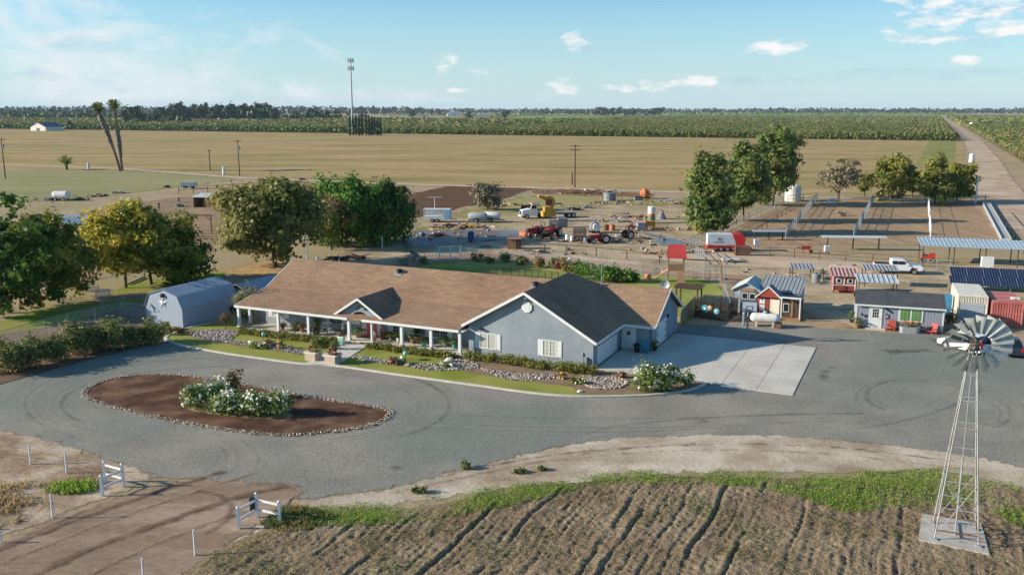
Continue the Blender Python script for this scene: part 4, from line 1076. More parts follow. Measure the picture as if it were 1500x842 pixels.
do = side_door(3.0, g2v0, g2v1, 2.2, 'garage_door', 2, 3)
b = MB()
for v0 in (g2v0, g2v1):
    for z in (.5, 1.2, 1.9):
        s = 1 if v0 == g2v0 else -1; b.bar((3.06, v0, z), (3.06, v0 + s * .55, z), .03, .07)
b.build('strap_hinge', m_dark, do)
ua, ub = X(912, 7.6, .6), X(930, 7.6, .6)
f = MB(); f.bx(ua - .1, ua, 7.53, 7.598, .1, 2.2); f.bx(ub, ub + .1, 7.53, 7.598, .1, 2.2); f.bx(ua - .1, ub + .1, 7.53, 7.598, 2.2, 2.3); f.build('door_frame', m_white, house)
q = MB(); q.bx(ua, ub, 7.55, 7.597, .11, 2.2); 
for z in (.3, 1.15): q.bx(ua + .14, ub - .14, 7.535, 7.55, z, z + .65)
do = q.build('side_door', m_white, house)
q = MB(); q.lathe([(.1, -.02), (.2, -.02), (.2, .02), (.1, .02)], 10, ((ua + ub) / 2, 7.52, 1.6), 'y'); q.build('wreath', mat('wreath_green', rgb(70, 74, 60), rgb(110, 90, 70), scale=20), do)
# roof fittings
def vent(x, v, z):
    u = on_v(x, v, z); b = MB(); b.slab([(u - .42, v - .42, mz(v - .42) + .06), (u + .42, v - .42, mz(v - .42) + .06), (u + .42, v + .42, mz(v + .42) + .06), (u - .42, v + .42, mz(v + .42) + .06)], .05)
    bo = b.build('vent_flashing', m_galv, house)
    b = MB(); b.lathe([(.26, -.1), (.28, .12), (.36, .14), (.34, .24), (.1, .32)], 14, (u, v, mz(v) + .12)); b.build('roof_vent', m_dark, bo)
vent(585, 8.0, 5.5); vent(784.5, 7.8, 5.4)
b = MB(); u = on_v(450, 9.4, 5.8); b.cyl((u, 9.4, 5.5), (u, 9.4, 8.2), .05); b.bx(u - .12, u + .12, 9.3, 9.5, 5.6, 6.1); b.build('roof_mast', m_galv, house)
b = MB(); u = on_v(464, 9.2, 5.8); b.bx(u - .1, u + .12, 9.1, 9.4, 5.7, 6.1); u = on_v(497, 9.2, 5.8); b.cyl((u, 9.2, 5.6), (u, 9.2, 6.05), .06); b.build('vent_pipe', m_galv, house)
b = MB(); u = on_v(881, 11.8, 5.1); b.cyl((u, 11.8, 4.9), (u, 11.8, 7.0), .035); b.bx(u - .08, u + .08, 11.7, 11.9, 4.9, 5.3); b.build('roof_mast', m_galv, house)
b = MB(); u = on_v(975, 11.6, 5.2); b.cyl((u, 11.6, 4.8), (u, 11.5, 5.7), .03); bo = b.build('dish_mast', m_galv, house)
b = MB(); cvx = Vector((u, 11.4, 5.8)); b.lathe([(.02, .1), (.25, .05), (.42, -.06), (.44, -.06), (.28, .08), (.02, .14)], 12, (u, 11.45, 5.75), 'y'); b.build('satellite_dish', m_galv, house)
# lamps, meter, conduit
b = MB(); b.bx(X(856, 0), X(861, 0), -.22, -.003, .5, 1.05); b.bx(X(853, 0), X(854.5, 0), -.1, -.003, .4, 1.4); b.build('meter_box', m_galv, house)
b = MB(); b.bx(X(705, 0, 2.7) - .05, X(705, 0, 2.7) + .22, -.3, -.003, 2.45, 2.6); b.build('flood_lamp', m_dark, house)
b = MB(); b.bx(WA - .12, WA + .12, -.35, -.003, 5.72, 5.86); b.build('flood_lamp', m_white, house)
b = MB(); b.bx(3.0, 3.18, g2v1 + .35, g2v1 + .55, 2.2, 2.5); b.build('wall_lamp', m_dark, house)

# ---------------------------------------------------------------- things on the porch and by the garage
m_terra = mat('terracotta', rgb(160, 104, 78), rgb(140, 90, 68), scale=4, rough=.85)
m_teal = mat('teal_glaze', rgb(60, 150, 140), rough=.3)
m_wick = mat('wicker', rgb(150, 130, 104), rgb(120, 100, 78), scale=10, rough=.9)
m_greyp = mat('grey_paint', rgb(130, 134, 134), rough=.7)
lm_palm = leafmat('palm_leaf', rgb(58, 84, 36), rgb(96, 116, 52))
def fronds(t, z, n, L, m, seed=1, droop=.5, wid=.13, name='crown'):
    rs = np.random.RandomState(seed); P = []; A = []; B = []
    for k in range(n):
        a = rs.random() * 6.28; e = rs.uniform(.1, 1.3); p = np.array([0, 0, z]); d = np.array([math.cos(a) * math.cos(e), math.sin(a) * math.cos(e), math.sin(e)])
        for j in range(5):
            q = p + d * L / 5; P.append((p + q) / 2); B.append((q - p) * .55); s = np.cross(d, [0, 0, 1.0]); s /= max(np.linalg.norm(s), .1); A.append(s * wid * L * (1 - .12 * j)); p = q; d = d - np.array([0, 0, droop * .22]); d /= np.linalg.norm(d)
    return quads_mesh(name, np.array(P), np.array(A), np.array(B), m, t)
def pot_plant(x, y, lab, pm, lm, r=.28, h=.45, ph=.7, palm=False, z=.16, pr=.4):
    p = G(x, y, z); t = T('potted_palm' if palm else 'potted_plant', lab, 'potted plant', p)
    b = MB(); b.lathe([(r * .7, 0), (r, h * .9), (r * 1.12, h * .9), (r * 1.1, h), (r * .85, h)], 10); b.build('pot', pm, t)
    if palm:
        b = MB(); b.cyl((0, 0, h - .05), (0, 0, h + .35), .06, .05); b.build('stem', m_twig, t); fronds(t, h + .3, 34, ph, lm, int(x))
    else: leaf_cloud('plant', [(0, 0, h + ph * .45, pr, pr, ph * .5)], 260, 22, .1, .13, lm, int(x), t)
    return t
pot_plant(465, 489, 'big potted palm left of the entry between two posts', m_terra, lm_palm, .3, .6, 1.0, True)
pot_plant(612, 503, 'big potted palm right of the red doors between two posts', m_terra, lm_palm, .3, .7, 1.0, True)
pot_plant(621, 507, 'glazed green pot at the foot of the right hand palm', m_teal, lm_palm, .28, .5, .25)
pot_plant(461, 490, 'glazed green pot half behind the post left of the entry', m_teal, lm_wine, .25, .5, .2)
pot_plant(666, 510, 'blue green pot next to the last porch posts', m_teal, lm_rose, .26, .5, .3)
pot_plant(414, 483, 'pink flowering pot beside the second porch post', m_terra, lm_wine, .22, .35, .45)
pot_plant(434, 484, 'wide bushy pot on the left end of the porch', m_wick, lm_hedge, .3, .35, .55, pr=.5)
pot_plant(443, 486, 'brown leaved pot near the small porch window', m_terra, lm_wine, .25, .4, .5)
pot_plant(573, 498, 'small leafy pot right of the red doors', m_wick, lm_rose, .22, .35, .35)
pot_plant(584, 500, 'round shrub in a pale pot under the right shutter', m_white, lm_rose, .24, .4, .5)
pot_plant(605, 503, 'low shrub in a pot left of the right hand palm', m_wick, lm_hedge, .25, .4, .45)
pot_plant(651, 507, 'spreading pale plant in a pot before the last window', m_white, lm_rose, .26, .4, .55, pr=.5)
pot_plant(525, 494, 'large sprawling plant in a low tub beside the walk', m_wick, lm_rose, .4, .35, .6, pr=.75)
pot_plant(959, 513, 'leafy plant in a dark pot by the inner corner of the garage', m_dark, lm_hedge, .22, .4, .5, z=.1)
def bench(p, lab, m, w=1.3, rz=TH):
    t = T('porch_bench', lab, 'bench', p, rz)
    b = MB(); b.bx(-w / 2, w / 2, -.25, .25, .4, .46); b.build('seat', m, t)
    b = MB(); b.bx(-w / 2, w / 2, .22, .27, .46, .95); b.build('backrest', m, t)
    for x in (-w / 2 + .06, w / 2 - .06):
        for y in (-.2, .2):
            b = MB(); b.bx(x - .04, x + .04, y - .04, y + .04, 0, .4); b.build('leg', m, t)
    return t
bench(G(477, 485, .16), 'white bench against the porch wall under the window', m_white)
bench(G(487, 489, .16), 'weathered grey low bench nearer the entry', m_greyp, 1.1)
def adirondack(p, lab, m, rz, group=None):
    t = T('garden_chair', lab, 'garden chair', p, rz, group)
    b = MB(); b.slab([(-.3, -.35, .38), (.3, -.35, .38), (.3, .25, .26), (-.3, .25, .26)], .05); b.build('seat', m, t)
    b = MB()
    for k in range(5): x = -.28 + .14 * k; b.bar((x, .22, .26), (x * 1.15, .55, 1.0 + .05 * (2 - abs(k - 2))), .11, .03, (0, 1, 0))
    b.build('backrest', m, t)
    for s in (-1, 1):
        b = MB(); b.bx(s * .4 - .08, s * .4 + .08, -.4, .38, .55, .59); b.build('arm', m, t)
        b = MB(); b.bx(s * .36 - .03, s * .36 + .03, -.36, -.28, 0, .55); b.build('leg', m, t)
        b = MB(); b.bar((s * .34, -.3, .34), (s * .34, .5, .03), .05, .1); b.bar((s * .38, .35, .0), (s * .4, .35, .55), .05); b.build('leg', m, t)
    return t
m_blue = mat('turquoise_plastic', rgb(46, 140, 160), rough=.5)
adirondack(G(944, 516.5, .1), 'turquoise garden chair by the garage side door', m_blue, TH + .2)
b = MB(); p = G(933, 515, .1); t = T('storage_bin', 'black bin next to the white side door of the garage', 'bin', p, TH)
b.lathe([(.26, 0), (.32, .6), (.36, .62), (.34, .7), (.1, .78)], 10); b.build('bin_body', m_dark, t); b = MB(); b.bx(-.1, .1, -.04, .04, .78, .84); b.build('handle', m_dark, t)
# log barrel by the door
p = G(562, 496, .16); t = T('wood_barrel', 'wood barrel topped with tan rocks right of the red doors', 'barrel', p)
b = MB(); b.lathe([(.34, 0), (.42, .35), (.36, .75)], 14); b.build('barrel_body', mat('barrel_wood', rgb(120, 88, 62), rgb(96, 70, 50), scale=4, stretch=(4, 4, .3), rough=.8), t)
b = MB(); b.blob((0, 0, .85), (.38, .3, .22), 3, .25, 1); b.build('rock', rk, t)
p = G(548, 500, .16); t = T('door_ornament', 'pink and white ornament standing before the red doors', 'ornament', p, TH)
b = MB(); b.lathe([(.2, 0), (.1, .3), (.26, .55), (.16, .9), (.05, 1.0)], 8); b.build('figure_body', m_white, t); b = MB(); b.lathe([(.24, .2), (.3, .5), (.2, .72)], 8); b.build('ribbon', m_pink, t)
p = G(502, 488, .16); t = T('garden_statue', 'white statue on a drum base beside the entry post', 'statue', p, TH)
b = MB(); b.lathe([(.25, 0), (.25, .4), (.2, .42)], 10); b.build('base', m_wick, t)
b = MB(); b.lathe([(.18, .42), (.2, .6), (.12, .8), (.16, .95), (.05, 1.1)], 10); b.build('figure_body', m_white, t)
# ================================================================ windmill
m_steel = mat('weathered_steel', rgb(168, 172, 172), rgb(142, 144, 144), scale=2, rough=.6, metal=.1, c3=rgb(152, 144, 136), scale3=.9)
m_blade = mat('windmill_blade', rgb(190, 194, 190), rgb(166, 170, 165), scale=2, rough=.45, metal=.35, grain=.1, gscale=9)
m_dkmetal = mat('old_iron', rgb(96, 80, 70), rgb(70, 60, 54), scale=5, rough=.8)
m_rust = mat('rust', rgb(124, 88, 68), rgb(98, 68, 52), scale=3, rough=.9, grain=.15, gscale=9)
slabq = [G(1350, 757), G(1437, 772), G(1449, 817), G(1345, 795)]
wmz = .22
b = MB(); b.slab([(p.x, p.y, wmz) for p in slabq], .22)
tag(b.build('windmill_footing', mat('old_concrete', rgb(186, 182, 172), rgb(164, 160, 150), scale=.9, grain=.12, gscale=8, c3=rgb(172, 150, 132), scale3=.7, rough=.95)), 'weathered concrete footing slab under the windmill tower', 'footing')
feet = [G(1369, 765, wmz), G(1430, 778, wmz), G(1432, 797, wmz), G(1366, 790, wmz)]
fc = sum(feet, Vector()) / 4
# square tower base round its centre, aligned to the slab
ax = (feet[1] - feet[0] + feet[2] - feet[3]).normalized(); ay = Vector((-ax.y, ax.x, 0)); hw = 1.02
wm = T('windmill', 'galvanised farm windmill with a many bladed wheel on a lattice tower', 'windmill', fc, math.atan2(ax.y, ax.x))
HT = 10.1; tw = .14
def leg_at(sx, sy, k): w = hw + (tw - hw) * k; return Vector((sx * w, sy * w, HT * k))
for sx, sy in ((-1, -1), (1, -1), (1, 1), (-1, 1)):
    b = MB(); b.bar(leg_at(sx, sy, 0), leg_at(sx, sy, 1), .048, .048); b.bx(sx * hw - .13, sx * hw + .13, sy * hw - .13, sy * hw + .13, 0, .07); b.build('leg', m_steel, wm)
cs = [(-1, -1), (1, -1), (1, 1), (-1, 1)]
for k in (.17, .31, .45, .59, .73, .86):
    b = MB()
    for i in range(4): b.bar(leg_at(*cs[i], k), leg_at(*cs[(i + 1) % 4], k), .032)
    b.build('girt', m_steel, wm)
for k0, k1 in ((.0, .31), ):
    for i in range(4):
        b = MB(); b.cyl(leg_at(*cs[i], k0 + .02), leg_at(*cs[(i + 1) % 4], k1), .016, n=5); b.cyl(leg_at(*cs[i], k1), leg_at(*cs[(i + 1) % 4], k0 + .02), .016, n=5); b.build('brace', m_steel, wm)
for i in range(4):
    b = MB(); b.bar(leg_at(*cs[i], .05), leg_at(*cs[(i + 1) % 4], .05), .05); b.build('base_rail', m_rust, wm)
b = MB(); b.cyl((0, 0, 0), (0, 0, HT), .022, n=5); b.cyl((0, 0, 0), (0, 0, 4.2), .05, n=6); b.build('pump_rod', m_steel, wm)
b = MB()
for k in range(20): z = .6 + k * .45; a = leg_at(-1, -1, z / HT); b.bar(a, a + Vector((-.18, .0, 0)), .03)
b.build('ladder', m_steel, wm)
b = MB(); b.box((0, 0, HT + .12), (.34, .34, .5)); b.lathe([(.3, -.25), (.22, 0), (.1, .12)], 8, (0, 0, HT + .1)); b.build('gear_box', m_dkmetal, wm)
# wheel: its axle points a little left of the viewer and is tipped
HUB = Vector((0, 0, HT + .45))
rootrot = math.atan2(ax.y, ax.x)
view = Vector((-fc.x, -fc.y, 0)).normalized(); view = Matrix.Rotation(R(16), 3, 'Z') @ view
axd = (view + Vector((0, 0, -.28))).normalized(); axd = Matrix.Rotation(-rootrot, 3, 'Z') @ axd
e1 = axd.cross(Vector((0, 0, 1))).normalized(); e2 = e1.cross(axd).normalized()
WC = HUB + axd * .6
b = MB(); b.cyl(HUB - axd * .3, WC + axd * .1, .07); b.cyl(WC - axd * .06, WC + axd * .06, .14, n=12); b.build('hub', m_dkmetal, wm)
RW = 1.6
for k in range(18):
    a = 2 * math.pi * (k + .3) / 18; da = R(6.2)
    tw_ = .14
    def P_(r, t, w): return WC + (e1 * math.cos(t) + e2 * math.sin(t)) * r + axd * w
    b = MB(); segs = 4
    for s in range(segs):
        f0, f1 = s / segs, (s + 1) / segs
        def row(r, dk):
            return [P_(r, a + dk * (2 * f - 1), tw_ * (2 * f - 1) * .9 + .07 * (1 - (2 * f - 1) ** 2)) for f in (f0, f1)]
        i0, o0 = row(.6, R(7.2)), row(RW, R(7.7))
        b.slab([i0[0], i0[1], o0[1], o0[0]], .006, tuple(-axd))
    b.build('blade', m_blade, wm)
for r in (.78, 1.36):
    b = MB(); pts = [P_(r, 2 * math.pi * k / 36, .03) for k in range(37)]; b.tube(pts, .014, 4); b.build('rim', m_steel, wm)
for k in range(6):
    a = 2 * math.pi * k / 6; b = MB(); b.cyl(WC, P_(1.36, a, .03), .018, n=5); b.build('spoke', m_steel, wm)
# folded tail behind the wheel
b = MB(); td = (-axd + e1 * .1).normalized(); td.z *= .3; b.bar(HUB, HUB + td * 1.2, .05); p0 = HUB + td * 1.1; sidev = td
b.slab([p0 + Vector((0, 0, -.12)), p0 + td * .9 + Vector((0, 0, -.3)), p0 + td * .9 + Vector((0, 0, .3)), p0 + Vector((0, 0, .12))], .012, tuple(td.cross(Vector((0, 0, 1)))))
b.build('tail_vane', m_blade, wm)

# ================================================================ gate pieces, stakes
m_wp = mat('white_post', rgb(226, 224, 222), rgb(204, 200, 196), scale=3, rough=.7, grain=.05, gscale=9)
def gate_piece(name, lab, pts, heights, back=None):
    base = pts[1]; t = T(name, lab, 'fence', base)
    L = [p - base for p in pts]
    for p, h in zip(L, heights):
        b = MB(); b.bx(p.x - .075, p.x + .075, p.y - .075, p.y + .075, -.02, h); b.lathe([(.11, 0), (.02, .07)], 4, (p.x, p.y, h)); b.build('post', m_wp, t)
    for i, j in ((0, 1), (1, 2)):
        for f in (.42, .86):
            h = min(heights[i], heights[j]); b = MB(); b.bar(L[i] + Vector((0, 0, h * f)), L[j] + Vector((0, 0, h * f)), .05, .13); b.build('rail', m_wp, t)
    return t
gp1 = [G(150, 726.5), G(181, 713.5), G(154.5, 706)]
gate_piece('gate_wing', 'white angled rail fence piece at the left of the dirt entrance', gp1, (1.25, 1.45, 1.3))
gp2 = [G(350, 775), G(377, 758.5), G(410, 766)]
gate_piece('gate_wing', 'white angled rail fence piece at the right of the dirt entrance', gp2, (1.25, 1.45, 1.25))
t = T('parcel_box', 'black box hung on the middle post of the right gate piece', 'box', G(377, 758.5), 0); b = MB(); b.bx(-.32, -.09, -.2, .2, .5, 1.15); b.build('box_body', m_dark, t); b = MB(); b.bx(-.34, -.07, -.22, .22, 1.15, 1.2); b.build('lid', m_dark, t)
for (x, y, h, lab) in ((77.5, 760, 38, 'white stake between the left gate piece and the dirt entrance edge'), (286, 814, 40, 'white stake on the field side of the dirt entrance'), (210, 846, 30, 'white stake at the bottom of the dirt entrance'),
                       (45, 680, 29, 'white stake at the gravel edge, farther from the gate'), (98, 693, 34, 'white stake at the gravel edge, nearer the gate'), (1.5, 796, 20, 'short white stake cut by the picture edge')):
    p = G(x, y); b = MB(); b.cyl((0, 0, -.05), (0, 0, h * mpp(p) * 1.03), .055, .05, 8); tag(b.build('stake', m_wp, loc=p), lab, 'stake', 'white stakes along the entrance')
wa, wb_, wc_ = G(-40, 668), G(45, 680), G(98, 693)
t = T('wire_fence', 'thin two strand wire between the white stakes and left gate piece', 'fence', wb_)
for z in (.5, 1.0):
    b = MB()
    for a, c in ((wa, wb_), (wb_, wc_), (wc_, gp1[1])): b.cyl(a - wb_ + Vector((0, 0, z)), c - wb_ + Vector((0, 0, z)), .012, n=4)
    b.build('wire', m_rust, t)

# ================================================================ right side: hoop, tank, play town
p = G(1094, 497); hp = T('basketball_hoop', 'basketball hoop on a grey pole behind the driveway pad', 'basketball hoop', p, TH + .25)
b = MB(); b.cyl((0, 0, 0), (0, 0, 3.2), .09, .08); b.bar((0, 0, 3.2), (0, -.9, 3.5), .1); b.build('pole', m_greyp, hp)
b = MB(); b.bx(-.75, .75, -1.0, -.94, 2.95, 4.0); bb = b.build('backboard', mat('clear_board', rgb(190, 196, 200), rough=.2), hp)
b = MB(); 
for (x0, x1, z0, z1_) in ((-.75, .75, 2.93, 3.0), (-.75, .75, 3.95, 4.02), (-.78, -.7, 2.93, 4.02), (.7, .78, 2.93, 4.02), (-.3, .3, 3.1, 3.14), (-.3, .3, 3.5, 3.54), (-.3, -.26, 3.1, 3.54), (.26, .3, 3.1, 3.54)): b.bx(x0, x1, -1.02, -1.0, z0, z1_)
b.build('board_frame', m_dark, bb)
b = MB(); b.tube([(.23 * math.cos(R(k * 30)), -1.25 + .23 * math.sin(R(k * 30)), 3.05) for k in range(13)], .02, 5); b.build('rim', m_rust, hp)
m_tank = mat('white_tank', rgb(222, 220, 212), rgb(200, 198, 190), scale=2, rough=.45)
a, c = G(1098, 477), G(1142, 480); d = c - a
pt = T('propane_tank', 'long white propane tank on saddles before the play town', 'tank', (a + c) / 2, math.atan2(d.y, d.x)); Lt = d.length / 2
b = MB(); b.lathe([(.02, -Lt), (.3, -Lt + .08), (.48, -Lt + .3), (.5, -Lt + .5), (.5, Lt - .5), (.48, Lt - .3), (.3, Lt - .08), (.02, Lt)], 16, (0, 0, .95), 'x'); b.build('tank_body', m_tank, pt, smooth=True)
for s in (-1, 1):
    b = MB(); b.bx(s * Lt * .55 - .1, s * Lt * .55 + .1, -.35, .35, 0, .6); b.build('saddle', m_conc, pt)
b = MB(); b.lathe([(.2, 1.4), (.22, 1.6), (.1, 1.68)], 10); b.build('valve_dome', mat('teal_cap', rgb(140, 180, 180), rough=.5), pt)
b = MB(); p = G(1140, 481); t = T('fuel_box', 'dark red box at the end of the white propane tank', 'box', p, TH); b.bx(-.3, .3, -.3, .3, 0, .55); b.build('box_body', m_rust, t); b = MB(); b.bx(-.33, .33, -.33, .33, .55, .62); b.build('lid', m_dark, t)
p = G(1089, 476); t = T('gas_post', 'pale round post left of the white propane tank', 'post', p); b = MB(); b.cyl((0, 0, 0), (0, 0, 1.3), .13); b.build('post', m_greyp, t); b = MB(); b.lathe([(.15, 1.3), (.02, 1.4)], 8); b.build('cap', m_white, t)

m_lgrey = mat('light_grey_siding', rgb(160, 164, 168), rgb(146, 150, 156), scale=1, stretch=(6, 6, .2), rough=.8)
m_mroof = mat('ribbed_roof', rgb(150, 154, 154), rgb(132, 138, 140), scale=2, stretch=(1, 1, 1), rough=.75, metal=0, grain=.08, gscale=5)
m_tin = mat('pale_tin_roof', rgb(190, 196, 192), rgb(172, 180, 176), scale=1, rough=.75, metal=0)
m_redp = mat('barn_red', rgb(158, 70, 58), rgb(138, 58, 50), scale=3, rough=.75)
m_wood = mat('raw_wood', rgb(156, 124, 92), rgb(128, 100, 76), scale=2, stretch=(6, 6, .3), rough=.9, grain=.1, gscale=10)
m_dkwood = mat('dark_wood', rgb(84, 68, 58), rgb(66, 52, 46), scale=2, stretch=(6, 6, .3), rough=.9)
def ribs(b, u0, u1, va, za, vb, zb, step=.6, h=.05):
    k = u0
    while k < u1: b.bar((k, va, za + h), (k, vb, zb + h), .08, .07); k += step
# play town: grey shed behind, small fronts before it
pt0 = G(1104, 463)
town = T('play_barn', 'grey play barn with a pale ribbed roof behind the small shop fronts', 'shed', pt0, TH)
def lx(x, y, z=0):                                     # survey point in the play town's own frame
    q = Matrix.Rotation(-TH, 3, 'Z') @ (G(x, y, z) - pt0); return q.x, q.y
xL = -2.6; xR = 4.4; yF = 1.6; yB = 6.2
b = MB(); b.slab([(xL, yF, 0), (xL + 2.9, yF, 0), (xL + 2.9, yF, 2.5), (xL + 1.45, yF, 3.3), (xL, yF, 2.5)], .15, (0, 1, 0)); b.bx(xL, xL + .15, yF, yB, 0, 2.5); b.bx(xL, xR, yB - .15, yB, 0, 2.4); b.bx(xR - .15, xR, yF, yB, 0, 2.4); b.bx(xL + 2.9, xR, yF, yF + .15, 0, 2.3); b.build('wall', m_lgrey, town)
b = MB()
for s in (-1, 1): b.slab([(xL + 1.45, yF - .25, 3.4), (xL + 1.45 + s * 1.7, yF - .25, 2.46), (xL + 1.45 + s * 1.7, yB, 2.46), (xL + 1.45, yB, 3.4)], .07)
b.build('barn_roof', m_tin, town)
b = MB(); b.slab([(xL + 2.6, yF + .2, 2.55), (xR + .2, yF + .2, 2.55), (xR + .2, yB + .2, 3.5), (xL + 2.6, yB + .2, 3.5)], .06); ribs(b, xL + 2.7, xR + .2, yF + .2, 2.55, yB + .2, 3.5, .42, .005); b.build('lean_to_roof', m_mroof, town)
f = MB(); f.bx(xL + .9, xL + 2.3, yF - .05, yF, 1.55, 2.35); fo = f.build('window', m_white, town); f = MB(); f.bx(xL + 1.0, xL + 1.55, yF - .06, yF - .05, 1.65, 2.25); f.bx(xL + 1.65, xL + 2.2, yF - .06, yF - .05, 1.65, 2.25); f.build('pane', m_glass, fo)
# fronts
gf = 'play town shop fronts'
def front(name, lab, x0, x1, y0, h, m, dpt=1.2, par=None):
    t = T(name, lab, 'playhouse', pt0 + Matrix.Rotation(TH, 3, 'Z') @ Vector((x0, y0, 0)), TH, gf); w = x1 - x0
    b = MB(); b.bx(0, w, 0, .12, 0, h); b.bx(0, .12, .12, dpt, 0, h * .85); b.bx(w - .12, w, .12, dpt, 0, h * .85); b.build('wall', m, t)
    b = MB(); b.slab([(0, .12, h * .86), (w, .12, h * .86), (w, dpt, h * .8), (0, dpt, h * .8)], .06); b.build('roof', m_mroof, t)
    return t, w
m_lettering = mat('sign_cream', rgb(226, 214, 190), rough=.7)
t, w = front('shop_front', 'grey false front with four white framed windows in the play town', -1.55, 0.2, .2, 2.9, mat('charcoal_board', rgb(104, 106, 108), rgb(90, 92, 96), scale=1, rough=.8))
def wins(t, spots, m=m_glass, fr=m_white):
    for x0, x1, z0, z1_ in spots:
        f = MB(); f.bx(x0 - .06, x1 + .06, -.05, 0, z0 - .06, z1_ + .06); fo = f.build('window', fr, t); f = MB(); f.bx(x0, x1, -.06, -.05, z0, z1_); f.bx((x0 + x1) / 2 - .015, (x0 + x1) / 2 + .015, -.065, -.06, z0, z1_); f.build('pane', m, fo)
wins(t, ((.2, .72, 1.85, 2.4), (1.0, 1.52, 1.85, 2.4), (.2, .62, .9, 1.5), (1.0, 1.5, .9, 1.5)))
b = MB(); b.bx(.2, 1.5, -.05, 0, 2.6, 2.98); b.build('sign_board', m_wood, t)
t, w = front('shop_front', 'red play house with a peaked gable and white trim', .25, 1.5, .1, 2.2, m_redp)
b = MB(); b.slab([(0, -.35, 2.25), (w * 2, -.35, 2.25), (w, -.35, 3.35)], .1, (0, 1, 0)); b.build('gable', m_redp, t)
b = MB(); b.bar((-.15, -.4, 2.15), (w, -.4, 3.4), .06, .12); b.bar((w, -.404, 3.4), (w * 2 + .15, -.4, 2.15), .06, .12); b.build('barge_board', m_white, t)
b = MB()
for s in (-1, 1): b.slab([(w, -.4, 3.45), (w + s * (w + .2), -.4, 2.2), (w + s * (w + .2), 1.4, 2.2), (w, 1.4, 3.45)], .06)
b.build('gable_roof', mat('slate_roof', rgb(104, 116, 122), rough=.7), t)
wins(t, ((.35, .8, 1.5, 1.95), (.35, .8, .75, 1.25)), m_white, m_white)
b = MB(); b.bx(.2, .95, -.04, 0, .35, .65); b.build('sign_board', mat('barn_red_deep', rgb(150, 50, 44), rough=.7), t)
t, w = front('shop_front', 'cream door front under the red gable in the play town', 1.55, 2.75, .1, 2.2, m_wood)
b = MB(); b.bx(.25, .95, -.05, 0, .1, 2.0); b.build('door', m_lettering, t); b = MB(); b.bx(.12, .25, -.06, 0, 0, 2.1); b.bx(.95, 1.08, -.06, 0, 0, 2.1); b.build('door_frame', m_white, t)
t, w = front('shop_front', 'open wooden porch front at the right end of the play town', 2.8, 4.9, .2, 2.35, m_dkwood)
wins(t, ((.25, .75, .8, 1.6),)); b = MB(); b.bx(1.0, 1.6, -.04, 0, .1, 1.9); b.build('door', m_wood, t)
for x in (.1, w - .1):
    b = MB(); b.bx(x - .06, x + .06, -.75, -.63, 0, 2.4); b.build('post', m_white, t)
b = MB(); b.bx(0, w, -.78, -.6, 2.35, 2.5); b.build('beam', m_white, t); b = MB(); b.bx(0, w, -.78, 0, .02, .2); b.build('porch_deck', m_wood, t)
t = T('picnic_bench', 'low wooden bench before the porch front of the play town', 'bench', G(1158, 466), TH); b = MB(); b.bx(-.8, .8, -.2, .2, .38, .44); b.build('seat', m_wood, t)
for x in (-.6, .6): b = MB(); b.bx(x - .05, x + .05, -.18, .18, 0, .38); b.build('leg', m_wood, t)
# kennel with toys hung on it
k0, k1 = G(1017, 466), G(1066, 472); d = k1 - k0
kn = T('dog_kennel', 'dark mesh kennel with a flat top beside the garage gable', 'kennel', k0, math.atan2(d.y, d.x)); Lk = d.length
mm = meshmat('dark_mesh', (.02, .02, .02, 1), .42)
b = MB(); b.bx(0, Lk, 0, .02, .1, 1.9); b.bx(0, .02, .02, 3.2, .1, 1.9); b.bx(Lk - .02, Lk, .02, 3.2, .1, 1.9); b.bx(0, Lk, 3.2, 3.22, .1, 1.9); b.build('mesh_panel', mm, kn)
b = MB(); b.slab([(-.1, -.1, 2.0), (Lk + .1, -.1, 2.0), (Lk + .1, 3.3, 2.05), (-.1, 3.3, 2.05)], .05); b.build('roof', meshmat('shade_cloth', (.03, .035, .035, 1), .45), kn)
for k in range(5):
    for y in (0, 3.2):
        x = Lk * k / 4; b = MB(); b.cyl((x, y, 0), (x, y, 2.0), .035, n=6); b.build('post', m_dark, kn)
for x, z, r_, m, lab in ((.32, 1.2, .42, m_blue, 'turquoise disc hung on the kennel front'), (.46, 1.35, .26, m_orange, 'peach coloured disc hung on the kennel front'), (.66, 1.05, .3, mat('aqua', rgb(110, 176, 190), rough=.6), 'aqua disc hung low on the kennel front')):
    t = T('wall_disc', lab, 'ornament', k0 + d * x + Vector((0, 0, z)), math.atan2(d.y, d.x)); b = MB(); b.lathe([(r_ * .2, -.1), (r_, -.06), (r_, -.03), (r_ * .2, -.03)], 12, (0, 0, 0), 'y'); b.build('disc', m, t)
    b = MB(); b.blob((0, -.12, 0), (r_ * .4, .05, r_ * .4), 3, .1, 1); b.build('boss', m_white, t)
def fence(name, lab, pts, h, mpost, mpan=None, step=3.0, rails=(1.0,), cat='fence', post=.04, rail=.025, group=None, closed=False):
    base = pts[0]; t = T(name, lab, cat, base, 0, group); Q = [p - base for p in pts]
    for a, c in zip(Q, Q[1:]):
        n = max(1, round((c - a).length / step))
        for k in range(n + (1 if c is Q[-1] else 0)):
            p = a.lerp(c, k / n); b = MB(); b.cyl((p.x, p.y, 0), (p.x, p.y, h), post, n=6); b.build('post', mpost, t)
        for r_ in rails:
            b = MB(); b.cyl(a + Vector((0, 0, h * r_)), c + Vector((0, 0, h * r_)), rail, n=5); b.build('rail', mpost, t)
        if mpan:
            b = MB(); b.face([a + Vector((0, 0, .05)), c + Vector((0, 0, .05)), c + Vector((0, 0, h)), a + Vector((0, 0, h))]); b.build('mesh_panel', mpan, t)
    return t
m_link = meshmat('chain_link', rgb(190, 196, 200), .16)
m_link2 = meshmat('chain_link_thin', rgb(170, 165, 155), .07)
